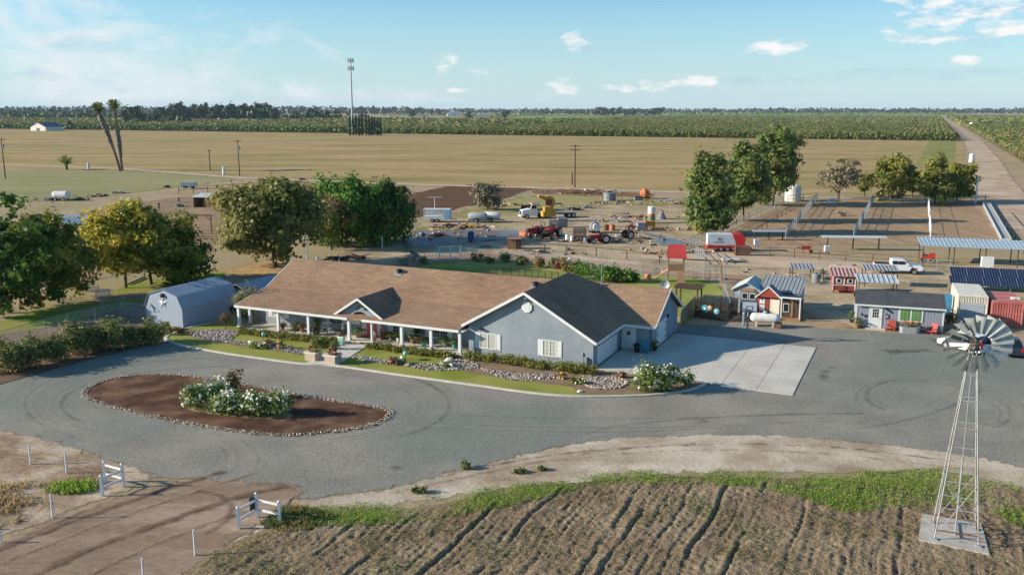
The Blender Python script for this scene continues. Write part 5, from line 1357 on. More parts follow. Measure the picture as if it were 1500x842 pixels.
# boards fence beside kennel
fence('board_fence', 'grey board fence from the garage gable to the mesh kennel', [G(997, 478), G(1018, 455)], 1.7, m_greyp, meshmat('grey_boards', rgb(120, 116, 110), .96), 2)
fence('chain_link_fence', 'tall chain link run between the kennel and the play barn', [G(1068, 470), G(1060, 440), G(1062, 412)], 2.2, m_galv, m_link, 3)
# pergola
p0 = G(990, 450); pg = T('pergola', 'small dark pergola on the back lawn behind the garage', 'pergola', p0, TH); b = MB(); b.bx(-.2, 2.6, -.2, 2.2, 2.2, 2.32)
for k in range(7): b.bar((-.35, .05 + .35 * k, 2.37), (2.75, .05 + .35 * k, 2.37), .06, .1)
b.build('roof', m_dkwood, pg)
for x in (0, 2.4):
    for y in (0, 2.0): b = MB(); b.bx(x - .07, x + .07, y - .07, y + .07, 0, 2.2); b.build('post', m_dkwood, pg)
# playset
ps = G(990, 413); pl = T('playset', 'wooden playset with a red tent roof, slide and swing beam', 'playset', ps, R(-8))
b = MB()
b.slab([(-1.1, 0, 4.9), (1.0, 0, 4.9), (1.25, -1.0, 3.3), (-1.3, -1.0, 3.3)], .06); b.slab([(-1.1, 0, 4.9), (1.0, 0, 4.9), (1.25, 1.0, 3.3), (-1.3, 1.0, 3.3)], .06); b.build('tent_roof', mat('red_canvas', rgb(190, 70, 66), rgb(176, 60, 58), scale=1, rough=.85), pl)
for x in (-1, .9):
    for y in (-.8, .8): b = MB(); b.bx(x - .07, x + .07, y - .07, y + .07, 0, 3.4); b.build('post', m_wood, pl)
b = MB(); b.bx(-1.1, 1.0, -.9, .9, 1.6, 1.75); b.bx(-1.05, .95, -.88, -.82, 1.75, 2.5); b.build('platform', m_wood, pl)
b = MB(); b.slab([(-1.0, -.3, 1.75), (-1.0, .4, 1.75), (-3.0, .4, .3), (-3.0, -.3, .3)], .08); b.build('slide', mat('yellow_slide', rgb(206, 160, 80), rough=.5), pl)
b = MB(); b.slab([(.2, -.9, 1.7), (.9, -.9, 1.7), (1.1, -2.4, .05), (.0, -2.4, .05)], .08); b.build('climbing_ramp', m_wood, pl)
b = MB(); b.bar((.9, 0, 3.0), (5.6, 0, 2.9), .16); b.build('swing_beam', m_wood, pl)
for s in (-1, 1): b = MB(); b.bar((5.6, 0, 2.9), (5.9, s * 1.1, 0), .12); b.build('swing_leg', m_wood, pl)
for x in (2.2, 3.8):
    b = MB(); b.cyl((x, -.2, 2.9), (x, -.2, .6), .015, n=4); b.cyl((x + .45, -.2, 2.9), (x + .45, -.2, .6), .015, n=4); b.bx(x - .05, x + .5, -.32, -.08, .55, .6); b.build('swing', m_dark, pl)
p = G(963, 412); t = T('satellite_dish', 'white satellite dish on a post by the playset slide', 'satellite dish', p); b = MB(); b.cyl((0, 0, 0), (0, 0, 1.2), .05); b.build('post', m_galv, t)
b = MB(); b.lathe([(.02, .12), (.4, .06), (.62, -.08), (.64, -.08), (.42, .1), (.02, .18)], 16, (0, 0, 1.25), 'y'); b.build('dish', m_white, t)
p = G(949, 409); t = T('toy_ball', 'orange toy rocker next to the satellite dish', 'toy', p); b = MB(); b.blob((0, 0, .4), (.45, .3, .35), 5, .1, 2, 0); b.build('toy_body', m_orange, t); b = MB(); b.bx(-.5, .5, -.08, .08, 0, .1); b.build('runner', m_wood, t)
struct(grid_sheet('back_lawn', px((930, 402), (990, 404), (1050, 414), (1062, 430), (1040, 450), (1015, 465), (998, 478), (985, 450), (940, 430), (900, 410)), .05, m_lawn2, .6, .6))
struct(grid_sheet('back_lawn', px((640, 384), (720, 382), (800, 388), (850, 396), (850, 410), (780, 408), (640, 398), (600, 392)), .05, m_lawn2, .6, .8))

# ================================================================ gray shed (white trim)
s0, s1 = G(1252, 479), G(1380.5, 488); d = s1 - s0
sh = T('garden_shed', 'grey shed with white trim, a green curtained window and white door', 'shed', s0, math.atan2(d.y, d.x)); SLn = d.length; SD = 4.2; SH = 2.5
m_shed = mat('shed_siding', rgb(148, 153, 162, .95), rgb(138, 143, 152, .95), scale=2, stretch=(8, 8, .2), rough=.8)
m_char = mat('charcoal_shingle', rgb(78, 80, 82), rgb(64, 66, 70), scale=1.2, grain=.2, gscale=8, rough=.95)
b = MB(); b.bx(0, SLn, 0, .1, .1, SH); b.slab([(0, .1, .1), (0, SD, .1), (0, SD, SH), (0, SD / 2, SH + 1.0), (0, .1, SH)], .1, (1, 0, 0)); b.slab([(SLn, .1, .1), (SLn, SD, .1), (SLn, SD, SH), (SLn, SD / 2, SH + 1.0), (SLn, .1, SH)], .1, (-1, 0, 0)); b.bx(.1, SLn - .1, SD - .1, SD, .1, SH); b.build('wall', m_shed, sh)
b = MB()
for k in range(1, 28): x = SLn * k / 28; b.bx(x - .012, x + .012, -.012, 0, .1, SH)
b.build('batten', m_shed, sh)
b = MB(); b.slab([(-.15, -.25, SH - .02), (SLn + .15, -.25, SH - .02), (SLn + .15, SD / 2, SH + 1.1), (-.15, SD / 2, SH + 1.1)], .1); b.slab([(-.15, SD + .25, SH - .02), (SLn + .15, SD + .25, SH - .02), (SLn + .15, SD / 2, SH + 1.1), (-.15, SD / 2, SH + 1.1)], .1); b.build('roof', m_char, sh)
b = MB(); b.bx(-.15, SLn + .15, -.3, -.25, SH - .16, SH + .0); b.bx(-.03, .12, -.03, 0, .1, SH - .14); b.bx(SLn - .12, SLn + .03, -.03, 0, .1, SH - .14); b.build('trim', m_white, sh)
def sx(x): 
    k = (x - 750) / F; q = s0; e = d.normalized(); return (k * (q.y * CP + (CAMH - 1) * SP) - q.x) / (e.x - k * e.y * CP)
x0, x1 = sx(1274.5), sx(1289.5)
b = MB(); b.bx(x0 - .14, x0, -.05, -.002, .05, 2.2); b.bx(x1, x1 + .14, -.05, -.002, .05, 2.2); b.bx(x0 - .14, x1 + .14, -.05, -.002, 2.2, 2.34); fo = b.build('door_frame', m_white, sh)
b = MB(); b.bx(x0, x1, -.04, -.003, .05, 2.2); b.bx(x0 + .12, x1 - .12, -.05, -.04, .2, .95); do = b.build('door', m_white, sh)
b = MB()
for i in range(3):
    for j in range(3): 
        w_ = (x1 - x0 - .36) / 3; b.bx(x0 + .18 + i * w_ + .02, x0 + .18 + (i + 1) * w_ - .02, -.046, -.04, 1.15 + j * .3 + .02, 1.45 + j * .3 - .02)
b.build('window', m_glass, do)
b = MB(); b.blob((x1 - .1, -.09, 1.1), (.04, .04, .04), 1, 0); b.build('handle', m_dark, do)
b = MB(); b.bx(x0 - .4, x1 + .5, -.75, -.06, 0, .1); b.build('doorstep', m_conc, sh)
x0, x1 = sx(1317.5), sx(1349.5)
b = MB(); b.bx(x0 - .12, x1 + .12, -.06, -.002, .95, 2.3); fo = b.build('window', m_white, sh); 
gm = mat('green_curtain', rgb(96, 136, 82), rgb(72, 112, 62), scale=6, rough=.4, spec=.4)
for a, c in ((x0 + .03, (x0 + x1) / 2 - .07), ((x0 + x1) / 2 + .07, x1 - .03)):
    b = MB(); b.bx(a, c, -.068, -.06, 1.08, 2.18); pn = b.build('pane', gm, fo)
    b = MB()
    for k in (1, 2): x = a + (c - a) * k / 3; b.bx(x - .012, x + .012, -.074, -.068, 1.08, 2.18)
    for k in (1, 2, 3): z = 1.08 + 1.1 * k / 4; b.bx(a, c, -.073, -.068, z - .012, z + .012)
    b.build('muntin', mat('green_bar', rgb(150, 186, 120), rough=.5), pn)
b = MB(); x = sx(1298); b.tube([(x + .22 * math.cos(R(k)), -.05, 1.35 + .26 * math.sin(R(k))) for k in range(-120, 121, 30)], .035, 5); ho = b.build('horseshoe', m_dark, sh)
b = MB(); b.bar((sx(1296.5), -.05, 2.15), (sx(1306), -.05, 1.75), .03, .16); b.build('wall_ornament', m_dark, sh)
b = MB(); x = sx(1268); b.lathe([(.02, -.06), (.14, -.05), (.16, 0), (.02, .0)], 8, (x, -.003, 1.25), 'y'); x = sx(1262); b.lathe([(.02, -.06), (.1, -.05), (.12, 0), (.02, .0)], 8, (x, -.003, 1.4), 'y'); b.build('wall_ornament', m_dark, sh)
m_chair = mat('red_chair_paint', rgb(184, 82, 70), rgb(168, 72, 62), scale=3, rough=.6)
rzs = math.atan2(d.y, d.x)
adirondack(G(1305, 484.5), 'red garden chair left of the flower trough by the shed', m_chair, rzs - .15, 'red garden chairs at the shed')
adirondack(G(1363.5, 489.5), 'red garden chair right of the flower trough by the shed', m_chair, rzs - .75, 'red garden chairs at the shed')
p = G(1332, 487.5); t = T('flower_trough', 'galvanised oval trough of red and green flowers under the window', 'planter', p, rzs)
b = MB(); n_ = 20; prof = []
vs = []; 
for z, k in ((0, .94), (.62, 1.0), (.66, 1.03), (.66, .97)):
    for i in range(n_):
        a = 6.2832 * i / n_; cx_ = .55 if math.cos(a) > 0 else -.55; vs.append((cx_ + .42 * k * math.cos(a), .42 * k * math.sin(a), z))
fs = [(r_ * n_ + i, r_ * n_ + (i + 1) % n_, (r_ + 1) * n_ + (i + 1) % n_, (r_ + 1) * n_ + i) for r_ in range(3) for i in range(n_)] + [tuple(range(n_ - 1, -1, -1)), tuple(3 * n_ + i for i in range(n_))]
b.add(vs, fs); b.build('trough_body', m_galv, t)
leaf_cloud('plant', [(-.4, 0, .85, .5, .4, .3), (.4, 0, .85, .5, .4, .3)], 420, 30, .12, .13, lm_box, 4, t)
rsx = np.random.RandomState(4); P = rsx.normal(size=(70, 3)) * np.array([.42, .2, .1]) + np.array([0, -.05, 1.02]); A = unit(rsx.normal(size=(70, 3))) * .08; B = unit(np.cross(A, rsx.normal(size=(70, 3)))) * .07
quads_mesh('blossom', P, A, B, m_pink, t)
pot_plant(1255, 480, 'leafy barrel planter at the left corner of the grey shed', m_wood, lm_hedge, .38, .5, .6, z=0, pr=.45)
pot_plant(1248, 472, 'tall shrubby pot behind the barrel at the shed corner', m_dark, lm_rose, .3, .4, .8, z=0, pr=.4)
# ---------------- containers
def container(lab, p, rz, w, l, h, m, mroof, door=False, bands=True):
    t = T('shipping_container', lab, 'shipping container', p, rz)
    b = MB(); b.bx(0, w, 0, l, .1, h); b.build('box_body', m, t)
    b = MB(); b.bx(-.03, w + .03, -.03, l + .03, h, h + .05); b.build('roof', mroof, t)
    b = MB(); k = 0.15
    z0 = h * .74 if door else .15
    while k < w - .1: b.bx(k, k + .12, -.05, 0, z0, h - .08); k += .25
    k = .2
    while k < l - .1: b.bx(-.05, 0, k, k + .12, .15, h - .08); b.bx(w, w + .05, k, k + .12, .15, h - .08); k += .28
    b.build('corrugation', m, t)
    b = MB()
    for x in (0, w): 
        b.bx(x - .07, x + .07, -.08, .06, .05, h + .02)
    b.bx(.07, w - .07, -.08, .06, h - .08, h + .02); b.build('corner_post', mroof, t)
    return t
m_cw = mat('cream_container', rgb(222, 214, 196), rgb(204, 196, 178), scale=1, rough=.6, grain=.06, gscale=5)
p = G(1401, 472.5); q = G(1442, 474); dd = q - p
t = container('cream shipping container with a grey roll door beside the grey shed', p, R(-20), 2.7, 7.0, 2.95, m_cw, m_cw, True)
b = MB(); b.bx(.25, 2.45, -.06, -.0, .15, 2.15); do = b.build('roll_door', mat('grey_roll_door', rgb(168, 178, 184), rgb(158, 168, 174), scale=1, rough=.5), t); 
b = MB()
for k in range(8): b.bx(.25, 2.45, -.075, -.06, .2 + k * .24, .23 + k * .24)
b.build('slat', m_greyp, do)
m_cr = mat('red_container', rgb(196, 120, 108), rgb(170, 92, 84), scale=1, rough=.65, grain=.08, gscale=5)
t = container('faded red corrugated shipping container at the right', G(1451, 478), R(-20), 2.75, 5.6, 2.6, m_cr, m_cr)
t = T('white_crate', 'white lid lying on the roof of the red container', 'lid', G(1487, 438, 2.66), R(-20)); b = MB(); b.bx(-.4, .4, -.25, .25, 0, .18); b.build('lid_board', m_white, t); b = MB(); b.bx(-.1, .1, -.3, -.25, .05, .1); b.build('handle', m_dark, t)
t = T('tarp_bundle', 'blue tarp covered stack between the shed and cream container', 'stack', G(1386, 462), R(-20)); b = MB(); b.bx(-.3, .4, -.5, .5, 0, 2.3); b.build('tarp', mat('blue_tarp', rgb(70, 140, 176), rgb(50, 116, 154), scale=2, rough=.5), t); b = MB(); b.bx(-.4, .5, -.6, .6, 0, .2); b.build('pallet', m_wood, t)
p, rx, ry, hh = bush_at(1389, 474, 22, 24); shrub('shrub', 'dark dry shrub before the blue tarp stack', 'shrub', p, rx, ry, hh, lm_wine, 500, .16)
# ---------------- shelters with ribbed tin roofs
def shelter(lab, x0, x1, yb, h0, h1, dep, rz, m=m_mroof, rib=.5, group=None, name='tin_shelter', back=False):
    a, c = G(x0, yb), G(x1, yb + (x1 - x0) * .02); d = c - a; t = T(name, lab, 'shelter', a, rz if rz is not None else math.atan2(d.y, d.x), group); w = d.length
    b = MB(); b.slab([(-.2, -.2, h0), (w + .2, -.2, h0), (w + .2, dep, h1), (-.2, dep, h1)], .05); ribs(b, -.1, w + .2, -.2, h0, dep, h1, rib, .03); b.build('roof', m, t)
    n = max(2, int(w / 3) + 1)
    for k in range(n):
        for y, h in ((0, h0), (dep - .2, h1)):
            x = w * k / (n - 1); b = MB(); b.bx(x - .05, x + .05, y - .05, y + .05, 0, h - .05); b.build('post', m_dkwood, t)
    return t
m_stripe = mat('striped_tin', rgb(150, 162, 168), rgb(186, 190, 190), scale=1, rough=.75, metal=0)
shelter('lower striped tin shelter behind the grey shed', 1257, 1310, 438, 2.1, 2.6, 2.6, R(-14), m_stripe, .55)
shelter('upper blue ribbed tin shelter behind the striped one', 1266, 1312, 420, 2.2, 2.5, 2.4, R(-12), m_mroof, .45)
# red playhouse coop
p = G(1219, 429); t = T('chicken_coop', 'red and white chicken coop with barred windows', 'coop', p, R(-12)); 
b = MB(); b.bx(0, 2.6, 0, 2.2, .35, 2.2); b.build('wall', m_redp, t); b = MB(); b.bx(-.03, 2.63, -.04, 0, .95, 1.1); b.bx(-.05, .08, -.05, .05, .35, 2.2); b.bx(2.52, 2.65, -.05, .05, .35, 2.2); b.bx(1.2, 1.38, -.04, 0, 1.1, 2.2); b.bx(-.03, 2.63, -.045, 0, 2.1, 2.25); b.build('trim', m_white, t)
b = MB(); b.slab([(-.2, -.3, 2.2), (2.8, -.3, 2.2), (2.8, 2.3, 2.75), (-.2, 2.3, 2.75)], .06); b.build('roof', m_tin, t)
b = MB()
for k in range(7): b.slab([(-.2 + .46 * k, -.31, 2.222), (.03 + .46 * k, -.31, 2.222), (.03 + .46 * k, 2.3, 2.772), (-.2 + .46 * k, 2.3, 2.772)], .02)
b.build('roof_stripe', m_redp, t)
for x0 in (.35, 1.65): 
    f = MB(); f.bx(x0, x0 + .65, -.05, 0, 1.25, 1.85); fo = f.build('window', m_white, t); f = MB(); f.bx(x0 + .14, x0 + .51, -.06, -.05, 1.35, 1.75); f.build('pane', m_glass, fo)
for x in (.15, 2.45):
    for y in (.2, 2.0): b = MB(); b.bx(x - .06, x + .06, y - .06, y + .06, 0, .35); b.build('leg', m_redp, t)
# ---------------- vehicles at the right
m_wcar = mat('white_car_paint', rgb(222, 224, 226), rough=.25, spec=.5)
m_dcar = mat('navy_car_paint', rgb(44, 50, 62), rough=.25, spec=.5)
m_tyre = mat('tyre_rubber', rgb(30, 30, 30), rough=.9)
m_rim = mat('wheel_rim', rgb(176, 178, 180), rough=.35, metal=.7)
m_cglass = mat('car_glass', rgb(26, 32, 38), rough=.08, spec=.7)
m_tail = mat('tail_lamp', rgb(170, 30, 26), rough=.3); m_head = mat('head_lamp', rgb(226, 226, 216), rough=.15)
def profile_body(b, prof, w, taper=.0):
    """car body: side outline (x,z) swept across the width"""
    k = len(prof); vs = [(x, -w / 2 * (1 - taper * (z > 1.05)), z) for x, z in prof] + [(x, w / 2 * (1 - taper * (z > 1.05)), z) for x, z in prof]
    fs = [tuple(range(k)), tuple(range(2 * k - 1, k - 1, -1))] + [((i + 1) % k, i, k + i, k + (i + 1) % k) for i in range(k)]
    b.add(vs, fs)
def wheel(t, x, y, r, w=.24):
    b = MB(); s = 1 if y > 0 else -1; b.cyl((x, y - w / 2, r), (x, y + w / 2, r), r, n=18); o = b.build('wheel', m_tyre, t)
    b = MB(); b.cyl((x, y + s * w * .45, r), (x, y + s * (w / 2 + .012), r), r * .62, n=14); b.build('rim', m_rim, o)
# pickup
tp = G(1277, 398); tq = G(1352, 402); d = tq - tp; TL = 6.3
tr = T('pickup_truck', 'white extended cab pickup truck parked on the dirt lane', 'pickup truck', G(1314, 400), R(-14))
b = MB(); profile_body(b, [(-3.1, .55), (-2.55, .55), (-2.35, .95), (-1.65, .95), (-1.45, .52), (1.45, .52), (1.65, .95), (2.35, .95), (2.55, .55), (3.1, .6), (3.15, 1.05), (2.9, 1.22), (1.55, 1.3), (.9, 1.3), (-.9, 1.3), (-3.1, 1.3)], 2.0); tb = b.build('body', m_wcar, tr, bevel=.04)
b = MB(); profile_body(b, [(-1.0, 1.28), (1.5, 1.28), (.85, 1.92), (.55, 1.98), (-.75, 1.98), (-.95, 1.9)], 1.86, .08); b.build('cab', m_wcar, tr, bevel=.04)
b = MB(); b.bx(-.8, -.15, -.95, -.9, 1.38, 1.82); b.bx(-.05, .75, -.95, -.9, 1.38, 1.8); b.bx(-.8, -.15, .9, .95, 1.38, 1.82); b.bx(-.05, .75, .9, .95, 1.38, 1.8); b.build('side_window', m_cglass, tr)
b = MB(); b.slab([(1.42, -.78, 1.38), (1.42, .78, 1.38), (.9, .72, 1.9), (.9, -.72, 1.9)], .03, (1, 0, .6)); b.build('windscreen', m_cglass, tr)
b = MB(); b.bx(-3.0, -1.05, -.85, .85, 1.302, 1.32); b.build('load_bed', m_dark, tr)
for x in (-2.0, 2.0):
    for y in (-.92, .92): wheel(tr, x, y, .4)
b = MB(); b.bx(3.12, 3.25, -.95, .95, .5, .72); b.build('bumper', m_dark, tr); b = MB(); b.bx(3.1, 3.17, -.6, .6, .78, 1.05); b.build('grille', m_dark, tr)
for s in (-1, 1): 
    b = MB(); b.bx(3.02, 3.16, s * .8 - .14, s * .8 + .14, .82, 1.03); b.build('headlight', m_head, tr)
    b = MB(); b.bx(-3.13, -3.1, s * .88 - .08, s * .88 + .08, .8, 1.2); b.build('tail_light', m_tail, tr)
    b = MB(); b.bx(.95, 1.05, s * 1.12 - .1, s * 1.12 + .1, 1.3, 1.5); b.build('mirror', m_wcar, tr)
def car(lab, p, rz, m, suv=False, cat='car'):
    t = T('parked_car', lab, cat, p, rz); H_ = 1.75 if suv else 1.45
    b = MB(); profile_body(b, [(-2.2, .35), (-1.75, .3), (-1.6, .68), (-1.0, .68), (-.85, .28), (.85, .28), (1.0, .66), (1.6, .66), (1.75, .3), (2.25, .35), (2.25, .75), (1.2, .98), (-2.2, 1.0)], 1.82); b.build('body', m, t, bevel=.05)
    if suv: pr_ = [(-2.15, .98), (1.25, .97), (.6, H_ - .05), (.2, H_), (-1.8, H_), (-2.05, H_ - .1)]
    else: pr_ = [(-1.95, .98), (1.2, .97), (.45, H_ - .04), (-.1, H_), (-1.0, H_ - .04)]
    b = MB(); profile_body(b, pr_, 1.62, .1); b.build('cabin', m_cglass, t, bevel=.05)
    b = MB(); b.bx(pr_[-1][0] + .25, pr_[2][0] - .05, -.68, .68, H_ - .01, H_ + .03); b.build('roof', m, t)
    for x in (-1.3, 1.3):
        for y in (-.82, .82): wheel(t, x, y, .33, .2)
    for s in (-1, 1):
        b = MB(); b.bx(-2.24, -2.18, s * .72 - .12, s * .72 + .12, .68, 1.0 + .5 * suv); b.build('tail_light', m_tail, t)
        b = MB(); b.bx(2.2, 2.27, s * .7 - .15, s * .7 + .15, .58, .72); b.build('headlight', m_head, t)
    return t
car('white car behind the windmill wheel, its red tail lamps towards the drive', G(1412, 513), R(118), m_wcar, True)
car('dark blue car half hidden behind the right edge of the windmill wheel', G(1478, 517), R(70), m_dcar)
# ---------------- carport and solar array
a, c = G(1351, 386), G(1530, 402); d = c - a; rz_ = R(-17)
cp_ = T('carport', 'long open carport with a blue ribbed tin roof by the pens', 'carport', a, rz_)
Lc = 17
b = MB(); b.slab([(-.4, -.4, 2.7), (Lc, -.4, 2.7), (Lc, 4.6, 3.3), (-.4, 4.6, 3.3)], .06); ribs(b, -.3, Lc, -.4, 2.7, 4.6, 3.3, .55, .01); b.build('roof', mat('blue_tin', rgb(164, 180, 188), rgb(148, 166, 176), scale=1, rough=.75, metal=0), cp_)
for k in range(5):
    for y, h in ((0, 2.65), (4.2, 3.2)): x = (Lc - .6) * k / 4; b = MB(); b.bx(x - .06, x + .06, y - .06, y + .06, 0, h); b.build('post', m_dkwood, cp_)
p = G(1359, 384); t = T('ride_on_mower', 'red machine under the left end of the carport', 'mower', p, R(-17)); b = MB(); b.bx(-.9, .9, -.4, .4, .5, 1.0); b.bx(.1, .9, -.35, .35, 1.0, 1.35); b.build('body', mat('bright_red', rgb(182, 60, 50), rough=.5), t); 
for x in (-.6, .6):
    for y in (-.45, .45): wheel(t, x, y, .35)
b = MB(); b.bx(-.6, -.1, -.3, .3, 1.0, 1.1); b.bx(-.7, -.6, -.3, .3, 1.0, 1.5); b.build('seat', m_dark, t)
fence('pipe_gate', 'rusty pipe gate panel before the carport posts', [G(1352, 392), G(1392, 395)], 1.3, m_galv, m_link2, 1.6, (1.0, .7, .4))
p0, p1 = G(1392, 425), G(1545, 436); d = p1 - p0; rz_ = R(-15)
sa = T('solar_array', 'ground mounted array of dark blue solar panels behind the containers', 'solar panels', p0, rz_)
m_pv = mat('solar_cell', rgb(34, 44, 72), rgb(28, 38, 62), scale=1, rough=.25, spec=.5)
for r_ in range(2):
    for k in range(7):
        b = MB(); x0, x1 = k * 1.9 - .0 + r_ * .3, (k + 1) * 1.9 - .07 + r_ * .3; y0, y1 = r_ * 1.6, r_ * 1.6 + 1.53; zz = lambda y: .75 + y * .55
        b.slab([(x0, y0, zz(y0)), (x1, y0, zz(y0)), (x1, y1, zz(y1)), (x0, y1, zz(y1))], .05); po = b.build('panel', m_pv, sa)
        b = MB(); e = .006
        for i in range(1, 6): x = x0 + (x1 - x0) * i / 6; b.slab([(x - .012, y0, zz(y0) + e), (x + .012, y0, zz(y0) + e), (x + .012, y1, zz(y1) + e), (x - .012, y1, zz(y1) + e)], .004)
        b.bar((x1 + .03, y0, zz(y0)), (x1 + .03, y1, zz(y1)), .05, .06); b.build('frame', mat('pv_frame', rgb(120, 134, 156), rough=.4), po)
for k in range(5):
    x = .8 + k * 3; b = MB(); b.bar((x, .4, 0), (x, .4, .95), .09); b.bar((x, 2.8, 0), (x, 2.8, 2.25), .09); b.bar((x, 2.8, .3), (x, .8, 1.1), .06); b.build('leg', m_galv, sa)
t = T('white_cabinet', 'white equipment box standing behind the solar panels', 'box', G(1445, 396), R(-15)); b = MB(); b.bx(-.75, .75, -.4, .4, .5, 1.9); b.build('box_body', m_white, t); b = MB(); b.bx(-.6, -.5, -.3, .3, 0, .5); b.bx(.5, .6, -.3, .3, 0, .5); b.build('leg', m_dark, t)
# ================================================================ trees near the house
m_bark = mat('bark', rgb(104, 88, 74), rgb(78, 66, 56), scale=3, stretch=(3, 3, .5), grain=.15, gscale=12, rough=.95)
lm_dk = leafmat('dark_green_leaf', rgb(58, 88, 32), rgb(98, 124, 50), rgb(142, 142, 56), .22, .55, .72)
lm_olv = leafmat('olive_leaf', rgb(94, 104, 46), rgb(144, 142, 74), rgb(168, 154, 94), .35, .5, .66)
lm_yel = leafmat('turning_leaf', rgb(134, 140, 44), rgb(190, 180, 64), rgb(204, 180, 68), .35, .42, .62)
lm_mid = leafmat('half_turned_leaf', rgb(84, 104, 34), rgb(134, 138, 52), rgb(178, 160, 60), .3, .48, .62)
lm_grn = leafmat('willow_leaf', rgb(66, 108, 34), rgb(108, 146, 54), rgb(140, 156, 66), .25, .55, .7)
lm_brn = leafmat('dry_leaf', rgb(134, 116, 70), rgb(158, 134, 88), rgb(112, 112, 60), .4, .5, .6)
lm_ash = leafmat('ash_leaf', rgb(78, 98, 46), rgb(122, 136, 70), rgb(150, 148, 74), .3, .52, .68)
lm_salt = leafmat('grey_twig_leaf', rgb(122, 114, 96), rgb(142, 132, 110), rgb(110, 112, 74), .5, .5, .65, trans=.2)
lm_mul = leafmat('mulberry_leaf', rgb(96, 110, 52), rgb(146, 146, 66), rgb(166, 160, 80), .45, .45, .62)
def tree(name, label, p, h, w, m, n=8000, size=.34, clumps=150, seed=1, split=.25, low=.16, droop=0, elong=1.2, hang=False, spread=.5, tr=.2, narrow=False, lobn=9, shell=.5, cat='tree', group=None, bare=0, lmb=14):
    rs = np.random.RandomState(seed); t = T(name, label, cat, p, rs.random() * 6, group)
    zc = h * (1 + low) / 2; rz_ = h * (1 - low) / 2; L = [(0, 0, zc, w * .36, w * .36, rz_ * .8)]
    for k in range(lobn):
        a = 6.28 * (k + rs.random() * .7) / lobn; e = rs.uniform(-.85, .85); rr = w / 2 * (.62 - .25 * max(e, 0)) if not narrow else w / 2 * (.45 - .3 * e * (e > 0))
        s = rs.uniform(.2, .3) * w; L.append((math.cos(a) * rr, math.sin(a) * rr, zc + e * rz_ * .78, s, s, min(s * 1.1, rz_ * .5)))
    top = rs.uniform(-.12, .12, 2) * w; L.append((top[0], top[1], h - rz_ * .35, w * .22, w * .22, rz_ * .36))
    o, C = leaf_cloud('crown', L, n, clumps, spread, size, m, seed, t, shell, droop, elong, hang)
    b = MB(); limbs(b, (0, 0, -.1), C, h, tr, rs, lmb, split); b.build('trunk', m_bark, t)
    if bare:
        b = MB()
        for k in range(bare):
            c = Vector(C[rs.randint(len(C))]); d = Vector(rs.normal(size=3)); d.z = abs(d.z) + .4; d.normalize(); b.cyl(c * .8, c + d * rs.uniform(.5, 1.4), .05, .012, 4)
        b.build('bare_twig', m_twig, t)
    return t
tree('shade_tree', 'big dark green tree at the left edge of the picture', G(14, 458), 12.8, 11.5, lm_dk, 17000, .38, 260, 2, tr=.3, low=.02, lobn=12)


tree('shade_tree', 'dark tree with a leaning trunk beside the big tree at the edge', G(86, 443), 9.9, 8.8, lm_mid, 11000, .38, 180, 3, low=.1, lobn=11)
tree('shade_tree', 'yellow turning tree behind the barn shed lawn', G(184.6, 422), 10.0, 10.2, lm_yel, 11000, .36, 180, 4, low=.12, lobn=11)
tree('shade_tree', 'dark half turned tree right of the yellow one', G(222, 417.5), 10.4, 11.4, lm_mid, 12500, .36, 190, 5, low=.1, lobn=11)
tree('shade_tree', 'smaller dark green tree at the right shoulder of the half turned tree', G(268, 410), 7.4, 7.6, lm_dk, 7000, .36, 110, 15, low=.06)
tree('walnut_tree', 'large round olive green tree behind the left end of the house', G(403, 392), 13.0, 13.4, lm_olv, 24000, .44, 300, 6, low=.12, tr=.36, lobn=16, spread=.75)
tree('shade_tree', 'sparse dry brown tree behind the large round tree', G(486, 366), 10.6, 6.4, lm_brn, 3200, .38, 60, 7, bare=60, low=.05)
tree('willow_tree', 'bright green drooping tree behind the house', G(508, 358), 10.9, 13.0, lm_grn, 15000, .46, 200, 8, low=.06, droop=1.6, hang=True, elong=1.5, spread=.65, tr=.3)
tree('willow_tree', 'darker drooping tree at the end of the green clump', G(562, 355), 10.3, 10.5, lm_dk, 12000, .46, 170, 9, low=.05, droop=1.6, hang=True, elong=1.5, spread=.6, tr=.3)
tree('ash_tree', 'nearest of three tall green trees by the pens, its foliage reaching the ground', G(1036, 343), 14.8, 9.4, lm_ash, 13000, .5, 170, 10, low=-.04, narrow=True, spread=.75, elong=1.5, lobn=14)
tree('ash_tree', 'middle one of three tall green trees by the pens', G(1089, 325), 15.8, 9.2, lm_ash, 12000, .52, 150, 11, low=.08, narrow=True, spread=.75, elong=1.5, lobn=14)
tree('ash_tree', 'tallest of three green trees by the pens, next to the white tank', G(1133, 301), 18.2, 11.4, lm_ash, 13000, .58, 160, 12, low=.08, narrow=True, spread=.8, elong=1.5, lobn=14)
gm = 'trees at the back fence of the pens'
tree('mulberry_tree', 'half bare grey tree at the back fence of the pens', G(1228, 292), 10.0, 10.0, lm_salt, 2200, .45, 90, 21, low=.12, bare=170, tr=.3, group=gm, spread=.5)
tree('mulberry_tree', 'small slim green tree between the bare tree and the big one', G(1266.6, 288), 6.0, 3.2, lm_mul, 1400, .42, 40, 22, group=gm)
tree('mulberry_tree', 'big yellow green tree in the middle of the back fence row', G(1304, 296), 11.6, 9.4, lm_mul, 6500, .5, 110, 23, low=.03, group=gm, bare=60)
tree('mulberry_tree', 'small rounded tree between the two big back fence trees', G(1336, 289), 6.4, 5.0, lm_mul, 2400, .45, 60, 24, low=.05, group=gm)
tree('mulberry_tree', 'big yellow tree, left of the pair nearest the farm road', G(1369, 299), 11.8, 8.4, lm_mul, 5500, .5, 100, 25, low=.03, group=gm, bare=50)
